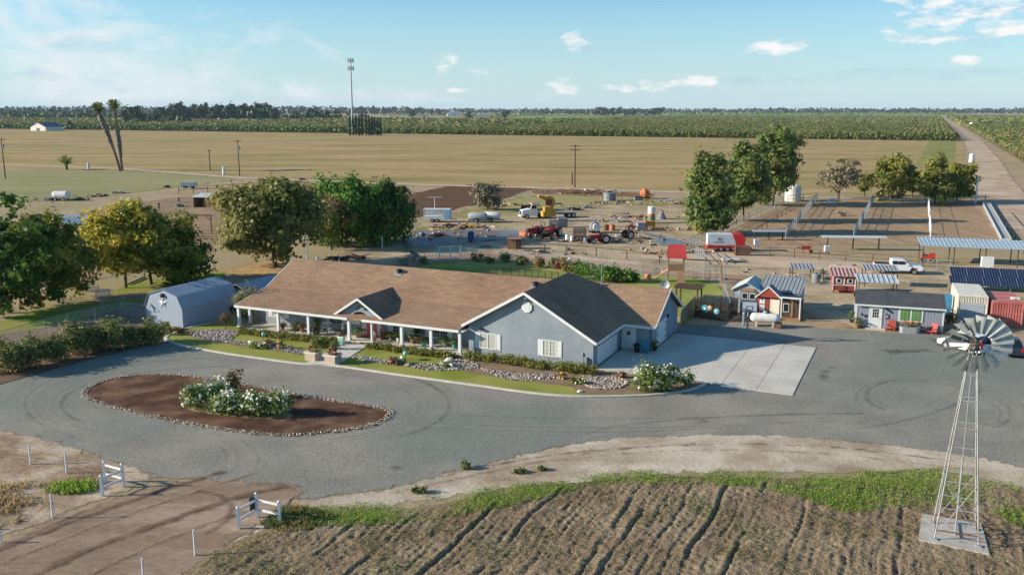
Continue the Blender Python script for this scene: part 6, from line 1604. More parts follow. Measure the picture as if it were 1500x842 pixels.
tree('mulberry_tree', 'dark rounded tree, nearest of the back row to the farm road', G(1402, 296), 9.6, 7.6, lm_mid, 5000, .5, 90, 26, low=.04, group=gm, bare=40)
tree('saltcedar', 'grey brown rounded bush standing alone in the machinery yard', G(714, 308), 6.0, 6.9, lm_salt, 4200, .34, 110, 27, low=.03, bare=120, cat='bush', lmb=24)
# garden rows behind the house
for k, (x, y, w, h, m) in enumerate(((858, 408, 34, 22, lm_grn), (880, 412, 34, 22, lm_grn), (902, 413, 34, 22, lm_grn), (923, 413, 30, 18, lm_grn), (846, 402, 24, 18, lm_olv), (828, 398, 20, 18, lm_brn), (812, 394, 18, 15, lm_hedge), (790, 392, 18, 14, lm_brn), (764, 388, 16, 13, lm_hedge), (740, 384, 16, 12, lm_hedge))):
    p, rx, ry, hh = bush_at(x, y, w, h)
    lab = ['tall leafy garden plants behind the dark wing roof, ' + s for s in ('first clump', 'second clump', 'third clump', 'last low clump')][k] if k < 4 else 'garden bush along the back lawn fence, ' + ('next to the leafy plants', 'tan and tall', 'dark and square', 'small and tan', 'round and dark', 'farthest left')[k - 4]
    shrub('garden_plant' if k < 4 else 'shrub', lab, 'plant' if k < 4 else 'shrub', p, rx, ry, hh, m, 900, .24)
for k, (x, y, w, h) in enumerate(((592, 389, 16, 12), (606, 384, 18, 16), (622, 386, 16, 10), (700, 383, 20, 12), (716, 386, 14, 10))):
    p, rx, ry, hh = bush_at(x, y, w, h); shrub('shrub', 'dark rose bush behind the long roof, ' + ('left of the tallest', 'the tallest', 'right of the tallest', 'wide and low', 'last of the row')[k], 'shrub', p, rx, ry, hh, lm_hedge, 500, .2)
# grass under the left trees
struct(grid_sheet('shade_lawn', px((-60, 500), (0, 470), (60, 452), (130, 440), (190, 418), (260, 402), (330, 398), (330, 415), (280, 418), (218, 436), (205, 446), (150, 462), (80, 478), (0, 492)), .05, feather(mat('bright_lawn', rgb(112, 138, 40), rgb(136, 148, 64), scale=.3, c3=rgb(150, 130, 88), scale3=.12, grain=.16, gscale=8, rough=1, spec=.05), .3), .7, 1.0))
struct(grid_sheet('leaf_litter', px((330, 398), (400, 380), (440, 384), (440, 400), (400, 404), (350, 408)), .052, feather(mat('leaf_litter', rgb(190, 154, 96), rgb(150, 118, 80), scale=.5, grain=.2, gscale=6, rough=1), .4), .7, 1.0))
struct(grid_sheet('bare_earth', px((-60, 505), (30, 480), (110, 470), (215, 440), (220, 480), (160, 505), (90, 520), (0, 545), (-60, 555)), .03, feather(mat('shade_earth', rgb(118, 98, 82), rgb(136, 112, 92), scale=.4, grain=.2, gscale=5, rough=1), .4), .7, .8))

# ================================================================ barn shed with the star
m_barn = mat('barn_blue_grey', rgb(158, 170, 184, .9), rgb(148, 160, 174, .9), scale=1, stretch=(8, 8, .2), rough=.75)
m_barnroof = mat('barn_roof', rgb(150, 162, 174, .95), rgb(136, 150, 164, .95), scale=.6, grain=.1, gscale=6, rough=.6)
bs = T('barn_shed', 'pale blue gambrel roofed barn shed with a white star on its front', 'shed', W(-48.45, -2.95), TH)
bw, bd, be, bk, ba = 5.0, 8.0, 2.0, 3.15, 3.75
prof = [(0, 0), (bw, 0), (bw, be), (bw - .55, bk), (bw / 2, ba), (.55, bk), (0, be)]
b = MB(); b.slab([(x, 0, z) for x, z in prof], .12, (0, 1, 0)); b.slab([(x, bd, z) for x, z in prof], .12, (0, -1, 0)); b.bx(0, .12, .12, bd - .12, 0, be); b.bx(bw - .12, bw, .12, bd - .12, 0, be); b.build('wall', m_barn, bs)
b = MB(); y0, y1 = -.12, bd + .1
for (xa, za), (xb, zb) in (((-.12, be - .12), (.5, bk + .06)), ((.5, bk + .06), (bw / 2, ba + .07)), ((bw / 2, ba + .07), (bw - .5, bk + .06)), ((bw - .5, bk + .06), (bw + .12, be - .12))):
    b.slab([(xa, y0, za), (xb, y0, zb), (xb, y1, zb), (xa, y1, za)], .06)
b.build('roof', m_barnroof, bs)
b = MB()
for k in range(17):
    y = .2 + k * .47
    b.bar((bw / 2, y, ba + .08), (bw - .5, y, bk + .075), .05, .03); b.bar((.5, y, bk + .075), (bw / 2, y, ba + .08), .05, .03)
b.build('roof_batten', m_barnroof, bs)
b = MB(); pts = []
for k in range(10):
    r_ = .62 if k % 2 == 0 else .25; t_ = R(90 + 36 * k); pts.append((bw * .5 + r_ * math.cos(t_), 2.35 + r_ * math.sin(t_)))
cx0 = (bw * .5, -.16, 2.35)
for k in range(10):
    a, c = pts[k], pts[(k + 1) % 10]; b.add([cx0, (a[0], -.03, a[1]), (c[0], -.03, c[1])], [(0, 1, 2)])
b.build('star', m_white, bs)
b = MB(); b.lathe([(.05, -.28), (.2, -.22), (.22, -.05), (.05, -.02)], 10, (bw * .5, 0, 3.15), 'y'); b.bx(bw * .5 - .2, bw * .5 + .2, -.12, 0, 3.2, 3.35); b.build('barn_lamp', m_dark, bs)
s2 = T('garden_shed', 'low pale roofed shed half hidden behind the star barn shed', 'shed', G(331, 448), TH)
b = MB(); b.bx(0, 3.4, 0, 6.5, 0, 1.9); b.build('wall', m_barn, s2); b = MB(); b.slab([(-.2, -.2, 1.85), (1.7, -.2, 2.7), (1.7, 6.7, 2.7), (-.2, 6.7, 1.85)], .08); b.slab([(3.6, -.2, 1.85), (1.7, -.2, 2.7), (1.7, 6.7, 2.7), (3.6, 6.7, 1.85)], .08); b.build('roof', m_barnroof, s2)
t = T('utility_cart', 'dark cart parked in the gap behind the barn shed', 'cart', G(337, 458), TH); b = MB(); b.bx(-.6, .6, -.4, .4, .4, .8); b.build('tray', m_dark, t)
for x in (-.4, .4):
    for y in (-.35, .35): wheel(t, x, y, .22, .12)
# chain link along the left lane
fence('chain_link_fence', 'chain link fence running from the barn shed past the hedge row', [G(217, 466), G(178, 463), G(100, 480), G(30, 500), G(-40, 522)], 1.5, m_galv, m_link, 3.2)
fence('chain_link_fence', 'second chain link fence across the grass below the left trees', [G(210, 447), G(150, 458)], 1.3, m_galv, m_link2, 2.4)
for (x, y), w, h, lab, m in ((zl(490, 700), 18, 12, 'white wire cage on the grass under the left trees', m_white), (zl(440, 668), 16, 8, 'pale garden junk heap by the white cage', m_lgrey)):
    p = G(x, y); s = mpp(p); t = T('wire_cage' if 'cage' in lab else 'junk_heap', lab, 'cage' if 'cage' in lab else 'heap', p, .3)
    b = MB(); hw_ = w * s / 2
    if 'cage' in lab:
        for q in (-1, 1):
            for r_ in (-1, 1): b.bar((q * hw_, r_ * .5, 0), (q * hw_, r_ * .5, h * s), .05)
            b.bar((-hw_, q * .5, h * s), (hw_, q * .5, h * s), .05); b.bar((-hw_, q * .5, .1), (hw_, q * .5, .1), .05)
        b.build('frame', m, t); b = MB(); b.bx(-hw_, hw_, -.5, .5, .05, h * s); b.build('mesh_panel', meshmat('white_mesh', (.6, .6, .58, 1), .35), t)
    else:
        for k in range(7): b.box((rnd.uniform(-hw_, hw_), rnd.uniform(-.5, .5), .2), (.7, .3, .3), rnd.random() * 3)
        b.build('boards', m, t); b = MB(); b.blob((0, 0, .1), (hw_, .5, .4), 3, .3, 1, 0); b.build('tarp', m_white, t)
t = T('red_post', 'red brown post at the foot of the leaning dark tree', 'post', G(79, 440)); b = MB(); b.bx(-.15, .15, -.15, .15, 0, 1.4); b.build('post', m_rust, t); b = MB(); b.bx(-.2, .2, -.2, .2, 1.4, 1.48); b.build('cap', m_dkwood, t)
t = T('irrigation_pipe', 'pale pipe lying across the grass between the left trees', 'pipe', G(195, 416)); b = MB(); a, c = G(188, 418) - G(195, 416), G(212, 407) - G(195, 416); b.cyl(a + Vector((0, 0, .15)), c + Vector((0, 0, .15)), .12); b.build('pipe', m_greyp, t); b = MB(); b.cyl(c + Vector((0, 0, .0)), c + Vector((0, 0, .6)), .1); b.build('riser', m_greyp, t)

# ================================================================ corral buildings behind the left trees
def lean_shed(name, lab, p, w, d_, h0, h1, m, mr, rz, open_=True):
    t = T(name, lab, 'shed', p, rz); b = MB()
    b.bx(w * .45, w, 0, .08, 0, h0); b.bx(w - .08, w, 0, d_, 0, h0); b.bx(0, w, d_ - .08, d_, 0, h1); b.bx(0, .08, 0, d_, 0, h0); b.build('wall', m, t)
    b = MB(); b.slab([(-.3, -.3, h0), (w + .3, -.3, h0), (w + .3, d_ + .2, h1), (-.3, d_ + .2, h1)], .07); b.build('roof', mr, t)
    b = MB(); b.bx(0, .1, -.05, .05, 0, h0); b.bx(w * .42, w * .45, -.05, .05, 0, h0); b.build('post', m_dkwood, t)
    return t
lean_shed('loafing_shed', 'open fronted animal shelter with a pale tin roof in the corral', G(284, 304), 6.0, 4.0, 2.4, 3.0, m_wood, m_tin, R(-8))
shelter('blue tin roof shelter behind the turning trees', 80, 136, 348, 2.6, 3.0, 4.6, R(-6), mat('blue_tin', rgb(150, 178, 196)), .6)
shelter('narrow grey tin roof behind the blue one', 74, 132, 330, 1.8, 2.0, 1.6, R(-6), m_tin, .6)
fr = G(282, 342); t = T('hoist_gantry', 'brown timber hoist gantry in the corral beside the round tree', 'frame', fr, R(-5))
for x in (0, 3.6): b = MB(); b.bx(x - .12, x + .12, -.12, .12, 0, 3.2); b.build('post', m_wood, t)
b = MB(); b.bx(-.5, 4.1, -.14, .14, 3.2, 3.5); b.build('beam', m_wood, t); b = MB(); b.bar((.0, 0, 2.2), (.9, 0, 3.2), .14); b.bar((3.6, 0, 2.2), (2.7, 0, 3.2), .14); b.build('brace', m_wood, t)
fence('rail_fence', 'brown rail fence panel beneath the timber hoist gantry', [G(278, 350), G(318, 350)], 1.4, m_wood, None, 2.5, (1, .66, .33), 'fence', .07, .05)
fence('rail_fence', 'rail fence along the far side of the corral', [G(262, 284), G(325, 281), G(372, 277)], 1.7, m_dkwood, None, 3.5, (1, .6), 'fence', .1, .06)
fence('wire_fence', 'wire fence along the corral path before the animal shelter', [G(200, 322), G(262, 302), G(284, 300)], 1.4, m_greyp, m_link2, 5)
p = G(90, 294); t = T('water_trailer', 'white tank trailer among scrap at the corral field edge', 'trailer', p, R(-6)); b = MB(); b.lathe([(.3, -2.2), (.9, -1.9), (1.0, -1.2), (1.0, 1.6), (.8, 2.1), (.3, 2.3)], 12, (0, 0, 1.35), 'x'); b.build('tank', m_tank, t)
for x in (-1, 1):
    for y in (-.9, .9): wheel(t, x, y, .4)
def pile(name, lab, x, y, wpx, hpx, m, n=14, seed=1, flat_=False, long_=1.0):
    rs = random.Random(seed); p = G(x, y); s = mpp(p); w = wpx * s / 2; h = hpx * s; t = T(name, lab, 'pile', p, rs.uniform(-.4, .4)); b = MB()
    for k in range(n):
        a = rs.uniform(-w, w); c = rs.uniform(-w * .5, w * .5); z = rs.uniform(0, h * .7) * (1 - abs(a) / w * .6)
        dims = (rs.uniform(.4, 1.3) * long_, rs.uniform(.2, .6), rs.uniform(.1, .4)) if not flat_ else (rs.uniform(1, 2.4) * long_, rs.uniform(.15, .5), .08)
        mrot = Matrix.Rotation(rs.uniform(-.4, .4), 3, 'X') @ Matrix.Rotation(rs.uniform(-.35, .35), 3, 'Y')
        b.box((a, c, max(z, .12)), dims, rs.uniform(-1.2, 1.2), mrot)
    b.build('scrap', m, t)
    b = MB(); b.blob((0, 0, 0), (w * .8, w * .45, h * .5), seed, .3, 2, 0); b.build('heap', m_dkwood if not flat_ else m_rust, t); return t
m_brush = mat('brush_pile', rgb(138, 118, 98), rgb(100, 84, 70), scale=2, grain=.2, gscale=6, rough=1)
for x, y, w, h, lab, m in ((74, 294, 18, 10, 'heap of dark scrap left of the white tank trailer', m_greyp), (116, 293, 24, 6, 'low heap of hay and boards right of the white tank trailer', m_brush), (142, 288, 30, 5, 'long low brush heap in the corral corner', m_brush), (175, 283, 24, 4, 'grey pipes lying in weeds at the field corner', m_greyp), (165, 312, 18, 5, 'pale boards stacked in the corral', m_lgrey),
                      (245, 275, 8, 4, 'small dark heap at the end of the field corner', m_dkwood), (402, 268, 14, 7, 'pale scrap heap on the field track behind the round tree', m_lgrey), (444, 264, 10, 6, 'dark brush heap on the field track', m_dkwood), (384, 264, 12, 5, 'brown brush heap beside the pale scrap', m_brush)):
    pile('scrap_pile', lab, x, y, w, h, m, 12, int(x))
for x, y, h, lab in ((202, 308, 12, 'dark gate post standing alone in the corral'), (233, 305, 8, 'shorter corral post with a trough'), (262, 296, 7, 'corral post beside the green trough')):
    p = G(x, y); s = mpp(p); t = T('corral_post', lab, 'post', p); b = MB(); b.cyl((0, 0, 0), (0, 0, h * s), .2, .17, 8); b.build('post', m_dkwood, t); b = MB(); b.bx(-.3, .3, -.06, .06, h * s * .7, h * s * .85); b.build('crosspiece', m_dkwood, t)
t = T('stock_tank', 'green stock tank by the corral posts', 'tank', G(263, 303)); b = MB(); b.lathe([(.9, 0), (1.0, .6), (.85, .6), (.85, .45)], 14); b.build('tank_body', mat('tank_green', rgb(90, 120, 108), rough=.6), t); b = MB(); b.cyl((1.0, 0, 0), (1.0, 0, .9), .05); b.build('pipe', m_galv, t)
t = T('utility_trailer', 'pale green trailer at the corner of the fallow field', 'trailer', G(277, 276)); b = MB(); b.bx(-2, 2, -1, 1, .7, 1.8); b.build('box_body', mat('trailer_green', rgb(150, 170, 168), rough=.6), t)
for x in (-1, 1):
    for y in (-.9, .9): wheel(t, x, y, .4)

# ================================================================ palms, poles, mast
m_palmt = mat('palm_trunk', rgb(112, 94, 82), rgb(86, 74, 66), scale=1.5, rough=1, grain=.2, gscale=5)
lm_skirt = leafmat('dead_frond', rgb(116, 104, 94), rgb(142, 126, 108), trans=.1)
lm_fan = leafmat('fan_leaf', rgb(90, 112, 50), rgb(132, 142, 72))
def palm(lab, base, toppx, hgt, skirt, seed):
    s = mpp(base); top = Vector(((toppx[0] - base_px[0]) * s, 0, hgt)); t = T('fan_palm', lab, 'palm tree', base); b = MB()
    P = [Vector((top.x * (k / 8) ** 1.25, 0, hgt * k / 8)) for k in range(9)]
    for k in range(8): b.cyl(P[k], P[k + 1], .5 - .03 * k, .47 - .03 * k, 8)
    b.build('trunk', m_palmt, t)
    rs = np.random.RandomState(seed); n = 900; f = skirt[0] + (skirt[1] - skirt[0]) * rs.random(n); ax_ = np.array([[top.x * q ** 1.25, 0, hgt * q] for q in f]); a = rs.random(n) * 6.28; r_ = .45 + .45 * rs.random(n) * np.clip((f - skirt[0]) * 5, .35, 1)
    Pp = ax_ + np.c_[np.cos(a) * r_, np.sin(a) * r_, np.zeros(n)]; B = np.c_[np.cos(a) * .3, np.sin(a) * .3, -np.ones(n)] * .6; A = np.c_[-np.sin(a), np.cos(a), np.zeros(n)] * .2
    quads_mesh('skirt', Pp, A, B, lm_skirt, t)
    c = fronds(t, 0, 90, 3.5, lm_fan, seed, .42, .2); c.location = top + Vector((0, 0, .2))
    c = fronds(t, 0, 26, 2.4, lm_skirt, seed + 1, 1.4, .13, 'dead_frond'); c.location = top + Vector((0, 0, -.6))
    return t
base_px = (177, 251); palm('leaning shaggy fan palm, left of the pair beyond the fallow field', G(176, 251), (153, 172), 21.0, (.42, .95), 3)
base_px = (178, 250); palm('straight fan palm with a bushy lower skirt, right of the pair', G(179, 250), (174, 166), 22.0, (.25, .68), 5)
p = G(98, 249); t = T('fan_palm', 'small stubby palm standing alone left of the tall pair', 'palm tree', p); b = MB(); b.cyl((0, 0, 0), (0, 0, 2.2), .5, .45); b.build('trunk', m_palmt, t); fronds(t, 2.0, 80, 3.6, lm_fan, 8, .45, .13)
def power_pole(lab, x, y, h, arm=1.2, arms=1, can=False, m=m_dkwood):
    t = T('power_pole', lab, 'power pole', G(x, y)); b = MB(); b.cyl((0, 0, 0), (0, 0, h), .2, .13, 8); b.build('pole', m, t)
    for k in range(arms):
        b = MB(); b.bar((-arm, 0, h - .5 - k * 1.1), (arm, 0, h - .5 - k * 1.1), .14); 
        for q in (-.9, -.4, .4, .9): b.cyl((q * arm, 0, h - .5 - k), (q * arm, 0, h - .2 - k), .06, n=6)
        b.build('crossarm', m, t)
    if can: b = MB(); b.cyl((.4, 0, h - 3.2), (.4, 0, h - 2.0), .3, n=10); b.build('transformer', m_greyp, t)
power_pole('power pole with crossarm at the left picture edge', 8, 262, 13.0, 1.5, 1, True)
power_pole('power pole with a transformer at the corner of the fallow field', 351, 258, 12.0, 1.2, 1, True)
power_pole('thin farther pole left of the transformer pole', 308, 250, 7.6, .5, 1)
power_pole('tall power pole at the back of the machinery yard', 842, 275, 12.2, 1.4, 2)
power_pole('slim power pole behind the tall trees by the pens', 1020, 265, 7.0, .3, 1)
for x, y, h, lab in ((838, 271, 3.6, 'short dark stub next to the tall power pole'), ):
    t = T('pole_stub', lab, 'post', G(x, y)); b = MB(); b.cyl((0, 0, 0), (0, 0, h), .2, .16, 8); b.build('post', m_dkwood, t); b = MB(); b.lathe([(.18, h), (.05, h + .1)], 8); b.build('cap', m_dark, t)
for x, y, h, lab in ((130, 248, 9, 'white standpipe near the small palm'), (328, 256, 11, 'white standpipe near the transformer pole')):
    p = G(x, y); s = mpp(p); t = T('standpipe', lab, 'standpipe', p); b = MB(); b.cyl((0, 0, 0), (0, 0, h * s), .5, .45, 10); b.build('pipe', m_white, t); b = MB(); b.lathe([(.55, h * s), (.2, h * s + .2)], 10); b.build('cap', m_white, t)
ct = T('cell_tower', 'tall slim cell tower with two rings of panel antennas', 'cell tower', G(517, 198)); CH = 64
b = MB(); b.cyl((0, 0, 0), (0, 0, CH), 1.0, .5, 12); b.build('mast', m_galv, ct)
for z in (CH - 1.5, CH - 8):
    b = MB(); pts = [(2.1 * math.cos(R(k * 30)), 2.1 * math.sin(R(k * 30)), z) for k in range(13)]; b.tube(pts, .15, 5)
    for k in range(3): b.bar((0, 0, z), (2.1 * math.cos(R(k * 120)), 2.1 * math.sin(R(k * 120)), z), .25)
    b.build('antenna_ring', m_greyp, ct)
    for k in range(9):
        a = R(40 * k + 10); b = MB(); b.box((2.4 * math.cos(a), 2.4 * math.sin(a), z), (.5, .7, 3.4), a); b.build('panel_antenna', m_greyp, ct)
# ================================================================ machinery yard
def at_yard(x, y): return G(*zy(x, y))
m_wtr = mat('trailer_white', rgb(206, 212, 212), rgb(186, 192, 194), scale=1, rough=.5)
m_lblue = mat('trailer_blue', rgb(126, 170, 196), rough=.5)
m_yelm = mat('machine_yellow', rgb(198, 150, 56), rgb(176, 128, 44), scale=1, rough=.5)
m_redm = mat('tractor_red', rgb(160, 40, 40), rgb(140, 36, 36), scale=1, rough=.5)
m_orm = mat('machine_orange', rgb(188, 108, 68), rough=.55)
m_gry = mat('machine_grey', rgb(134, 138, 142), rgb(112, 116, 122), scale=1, rough=.6)
m_grn = mat('machine_green', rgb(92, 124, 96), rough=.6)
# stock trailer
t = T('stock_trailer', 'pale blue and white stock trailer with open slat sides', 'trailer', G(641, 325), R(-4))
b = MB(); b.bx(-2.6, 2.6, -1.1, 1.1, .6, 1.2); b.bx(2.5, 2.6, -1.1, 1.1, 1.2, 2.5); b.build('body', m_wtr, t)
b = MB(); b.bx(-2.7, 2.65, -1.15, 1.15, 2.5, 2.62); b.build('roof', m_wtr, t)
b = MB()
for z in (1.45, 1.8, 2.15): b.bx(-2.6, 2.5, -1.12, -1.08, z, z + .16); b.bx(-2.6, 2.5, 1.08, 1.12, z, z + .16)
for k in range(6): b.bx(-2.6 + k * 1.0, -2.5 + k * 1.0, -1.13, -1.09, 1.2, 2.5)
b.build('slat_side', m_wtr, t)
b = MB(); b.bx(1.5, 2.62, -1.16, -1.1, .7, 2.48); b.bx(2.6, 2.66, -1.1, 1.1, .7, 2.5); b.build('nose_panel', m_lblue, t)
for x in (-.9, 0.0):
    for y in (-1.1, 1.1): wheel(t, x, y, .38)
b = MB(); b.bar((2.6, 0, .6), (4.0, 0, .5), .12); b.build('drawbar', m_dark, t)
t = T('t_mast', 'white T shaped mast rising behind the stock trailer', 'mast', G(637, 312)); b = MB(); b.cyl((0, 0, 0), (0, 0, 3.4), .07); b.build('pole', m_white, t); b = MB(); b.bar((-1.6, 0, 3.4), (1.6, 0, 3.4), .16); b.build('crossarm', m_white, t)
def tank_cart(lab, p, rz, m, L=1.6, r_=.75):
    t = T('tank_trailer', lab, 'trailer', p, rz); b = MB(); b.lathe([(.1, -L), (r_ * .8, -L + .12), (r_, -L + .4), (r_, L - .4), (r_ * .8, L - .12), (.1, L)], 14, (0, 0, 1.25), 'x'); b.build('tank', m, t, smooth=True)
    b = MB(); b.bx(-L, L + .8, -.5, .5, .42, .55); b.build('chassis', m_grn, t)
    for y in (-.75, .75): wheel(t, -.3, y, .42)
    return t
tank_cart('grey blue tank trailer in the machinery yard, left of a pair', G(700, 326), R(-8), m_lgrey, 1.9)
tank_cart('white tank trailer in the machinery yard, right of a pair', G(721, 325), R(-8), m_tank, 1.7)
def implement(lab, p, rz, m, L=2.4, seed=1, name='farm_implement', h=1.0):
    rs = random.Random(seed); t = T(name, lab, 'farm implement', p, rz); b = MB(); b.bar((-L / 2, -.5, h * .6), (L / 2, -.5, h * .6), .14); b.bar((-L / 2, .5, h * .6), (L / 2, .5, h * .6), .14); b.bar((0, 0, h * .6), (L * .75, 0, h * .5), .12); b.bar((0, -.6, h * .6), (0, .0, h * 1.2), .1); b.bar((0, .6, h * .6), (0, 0, h * 1.2), .1); b.build('frame', m, t)
    for k in range(5):
        x = -L / 2 + L * k / 4; b = MB(); b.bar((x, -.5, h * .6), (x - .15, -.6, .05), .07); b.bar((x, .5, h * .6), (x - .15, .4, .05), .07); b.build('tine', m_dark, t)
    for y in (-.8, .8): wheel(t, -.2, y, .4 * h, .16)
    return t
implement('rusty red implement left of the puddle', G(659, 334), .2, m_rust, 2.6, 1)
implement('yellow green implement right of the rusty red one', G(683, 334), -.3, m_yelm, 2.8, 2)
# flat truck with the yellow hopper machine
tk = T('flatbed_truck', 'white cabbed flatbed truck with a long low deck in the yard', 'truck', G(800, 319), R(14))
b = MB(); b.bx(-3.6, 5.6, -.5, .5, .7, .95); b.build('chassis', m_dark, tk)
b = MB(); profile_body(b, [(-5.4, .6), (-2.1, .6), (-2.1, 2.3), (-2.6, 3.0), (-3.3, 3.0), (-3.75, 2.0), (-5.3, 1.75), (-5.45, 1.4)], 2.2, .06); b.build('cab', m_wcar, tk, bevel=.06)
b = MB(); b.slab([(-3.76, -.9, 2.05), (-3.76, .9, 2.05), (-3.36, .85, 2.92), (-3.36, -.85, 2.92)], .03, (-1, 0, .4)); b.bx(-3.4, -2.4, -1.13, -1.06, 2.05, 2.75); b.build('windscreen', m_cglass, tk)
b = MB(); b.bx(-5.52, -5.4, -.65, .65, .8, 1.55); b.build('grille', m_dark, tk); b = MB(); b.bx(-5.7, -5.5, -1.15, 1.15, .5, .75); b.build('bumper', m_wcar, tk)
b = MB(); b.bx(-3.3, -2.3, -.9, .9, 3.0, 3.15); b.build('visor', m_orm, tk)
for s in (-1, 1): b = MB(); b.bx(-5.52, -5.42, s * .88 - .15, s * .88 + .15, 1.0, 1.25); b.build('headlight', m_head, tk)
b = MB(); b.bx(-.2, 6.2, -1.25, 1.25, .95, 1.1); b.build('deck', m_gry, tk)
for x in (-4.4, -1.2, .2, 4.6, 5.6):
    for y in (-1.0, 1.0): wheel(tk, x, y, .5, .3)
hm = T('hopper_machine', 'yellow machine with a curved hood standing on the flatbed truck', 'machine', G(803, 316.5, 1.0), R(14))
b = MB(); b.bx(-1.3, 1.3, -.9, .9, .0, 1.0); b.bx(-.9, .9, -.7, .7, 1.0, 1.9); b.build('base', m_yelm, hm)
b = MB()
for k in range(-70, 150, 10):
    q = [(r_ * math.cos(R(t_)), -.55, 2.75 + r_ * math.sin(R(t_))) for r_, t_ in ((.72, k), (1.3, k), (1.3, k + 10), (.72, k + 10))]; b.slab(q, 1.1, (0, 1, 0))
b.slab([(-.62, -.55, 3.2), (-1.13, -.55, 3.4), (-2.2, -.55, 3.95), (-2.1, -.55, 4.25), (-1.0, -.55, 4.05), (-.5, -.55, 3.9)], 1.1, (0, 1, 0)); b.build('hood', m_yelm, hm)
b = MB(); b.cyl((0, -.3, 2.75), (0, .3, 2.75), .7, n=16); b.build('rotor', m_rust, hm)
t = T('pallet_bin', 'low dark bin to the left of the flatbed truck cab', 'bin', G(771, 306), .1); b = MB(); b.bx(-1.2, 1.2, -.6, .6, 0, .8); b.build('bin_body', m_rust, t); b = MB(); b.bx(-1.3, 1.3, -.7, .7, .8, .9); b.build('lid', m_wood, t)
t = T('cage_bin', 'grey wire bin and cabinet before the flatbed truck', 'bin', G(816, 333), R(6)); b = MB(); b.bx(.1, 1.9, -.7, .7, .15, 1.75); b.build('cabinet', m_gry, t); b = MB(); b.bx(-1.7, .05, -.6, .6, .2, 1.5); b.build('mesh_panel', meshmat('bin_mesh', (.3, .33, .35, 1), .5), t); b = MB(); b.bx(-1.7, 1.9, -.7, .7, 0, .15); b.build('pallet', m_wood, t)
def tractor(lab, p, rz, m, k=1.0, blade=False):
    t = T('tractor', lab, 'tractor', p, rz); t.scale = (k, k, k)
    b = MB(); b.bx(-.1, 1.9, -.36, .36, .75, 1.35); b.bx(-.9, .2, -.4, .4, .6, 1.1); b.build('body', m, t, bevel=.06)
    b = MB(); b.bx(1.88, 1.96, -.3, .3, .8, 1.3); b.build('grille', m_dark, t)
    b = MB(); b.bx(-.75, -.3, -.28, .28, 1.1, 1.25); b.bx(-.85, -.75, -.28, .28, 1.1, 1.7); b.build('seat', m_dark, t)
    for s in (-1, 1):
        b = MB(); b.slab([(-1.15, s * .72 - .22, 1.35), (.0, s * .72 - .22, 1.45), (.0, s * .72 + .22, 1.45), (-1.15, s * .72 + .22, 1.35)], .05); b.build('fender', m, t)
        wheel(t, -.6, s * .82, .72, .4); wheel(t, 1.45, s * .66, .42, .26)
        b = MB(); b.bar((-1.0, s * .42, 1.0), (-1.0, s * .42, 2.2), .07); b.build('roll_bar', m_dark, t)
    b = MB(); b.bar((-1.0, -.42, 2.2), (-1.0, .42, 2.2), .07); b.build('roll_bar', m_dark, t)
    b = MB(); b.cyl((1.0, .2, 1.35), (1.0, .2, 1.95), .05); b.build('exhaust', m_dark, t)
    b = MB(); b.tube([(.1 + .0, .2 * math.cos(R(q)), 1.5 + .2 * math.sin(R(q))) for q in range(0, 361, 45)], .025, 4); b.build('steering_wheel', m_dark, t)
    if blade: b = MB(); b.bx(2.3, 2.5, -1.3, 1.3, .2, .8); b.bar((1.9, -.5, .7), (2.35, -.6, .5), .12); b.bar((1.9, .5, .7), (2.35, .6, .5), .12); b.build('blade', m_orm, t)
    return t
tractor('dark red tractor with an orange front blade in the yard', G(787, 346), R(215), m_redm, 1.15, True)
tractor('bright red tractor parked beside the dark red one', G(808, 348), R(245), mat('bright_red', rgb(182, 60, 50)), 1.3)
tractor('old red tractor stripped of its hood in the middle of the yard', G(879, 356), R(200), m_redm, 1.05)
implement('grey implement hitched right of the old red tractor', G(896, 354), .1, m_gry, 2.6, 4)
implement('black and grey machine frame before the grey box', G(921, 350), .5, m_dark, 2.6, 5, h=1.9)
implement('red and dark implement farther right in the yard', G(926, 338), -.2, m_redm, 2.2, 6, h=1.3)
def drum(name, lab, x, y, r_, h, m, tilt=0, cat='drum', m2=None):
    t = T(name, lab, cat, G(x, y)); b = MB(); b.lathe([(r_ * .9, 0), (r_, .1), (r_, h * .48), (r_ * 1.04, h * .5), (r_, h * .52), (r_, h - .1), (r_ * .8, h)], 14); b.build('drum_body', m, t); b = MB(); b.lathe([(r_ * .3, h), (r_ * .25, h + .12)], 10); b.build('cap', m2 or m_dark, t)
    if tilt: t.rotation_euler = (tilt, 0, .6); 
    return t
t = T('mixer', 'white and grey drum mixer near the wire cage bin', 'mixer', G(871, 341), .4); b = MB(); b.lathe([(.35, -1.0), (.95, -.3), (1.0, .3), (.6, .9), (.4, 1.1)], 14, (0, 0, 1.1), 'y'); b.build('drum_body', m_gry, t); b = MB(); b.lathe([(.2, -1.05), (.75, -.9), (.7, -.5)], 14, (0, 0, 1.1), 'y'); b.build('drum_mouth', m_white, t)
for y in (-.5, .5): b = MB(); b.bx(-.8, .8, y - .08, y + .08, 0, .4); b.build('skid', m_dark, t)
t = T('wire_cage', 'tall brown wire cage in the middle of the yard', 'cage', G(849, 353), 0); b = MB()
for x in (-1, 1):
    for y in (-.7, .7): b.bx(x - .05, x + .05, y - .05, y + .05, 0, 2.2)
for z in (.1, .8, 1.5, 2.15): b.bar((-1, -.7, z), (1, -.7, z), .06); b.bar((-1, .7, z), (1, .7, z), .06); b.bar((-1, -.7, z), (-1, .7, z), .06); b.bar((1, -.7, z), (1, .7, z), .06)
b.build('frame', m_rust, t); b = MB(); b.bx(-1, 1, -.7, .7, .05, 2.15); b.build('mesh_panel', meshmat('rust_mesh', (.2, .15, .12, 1), .45), t)
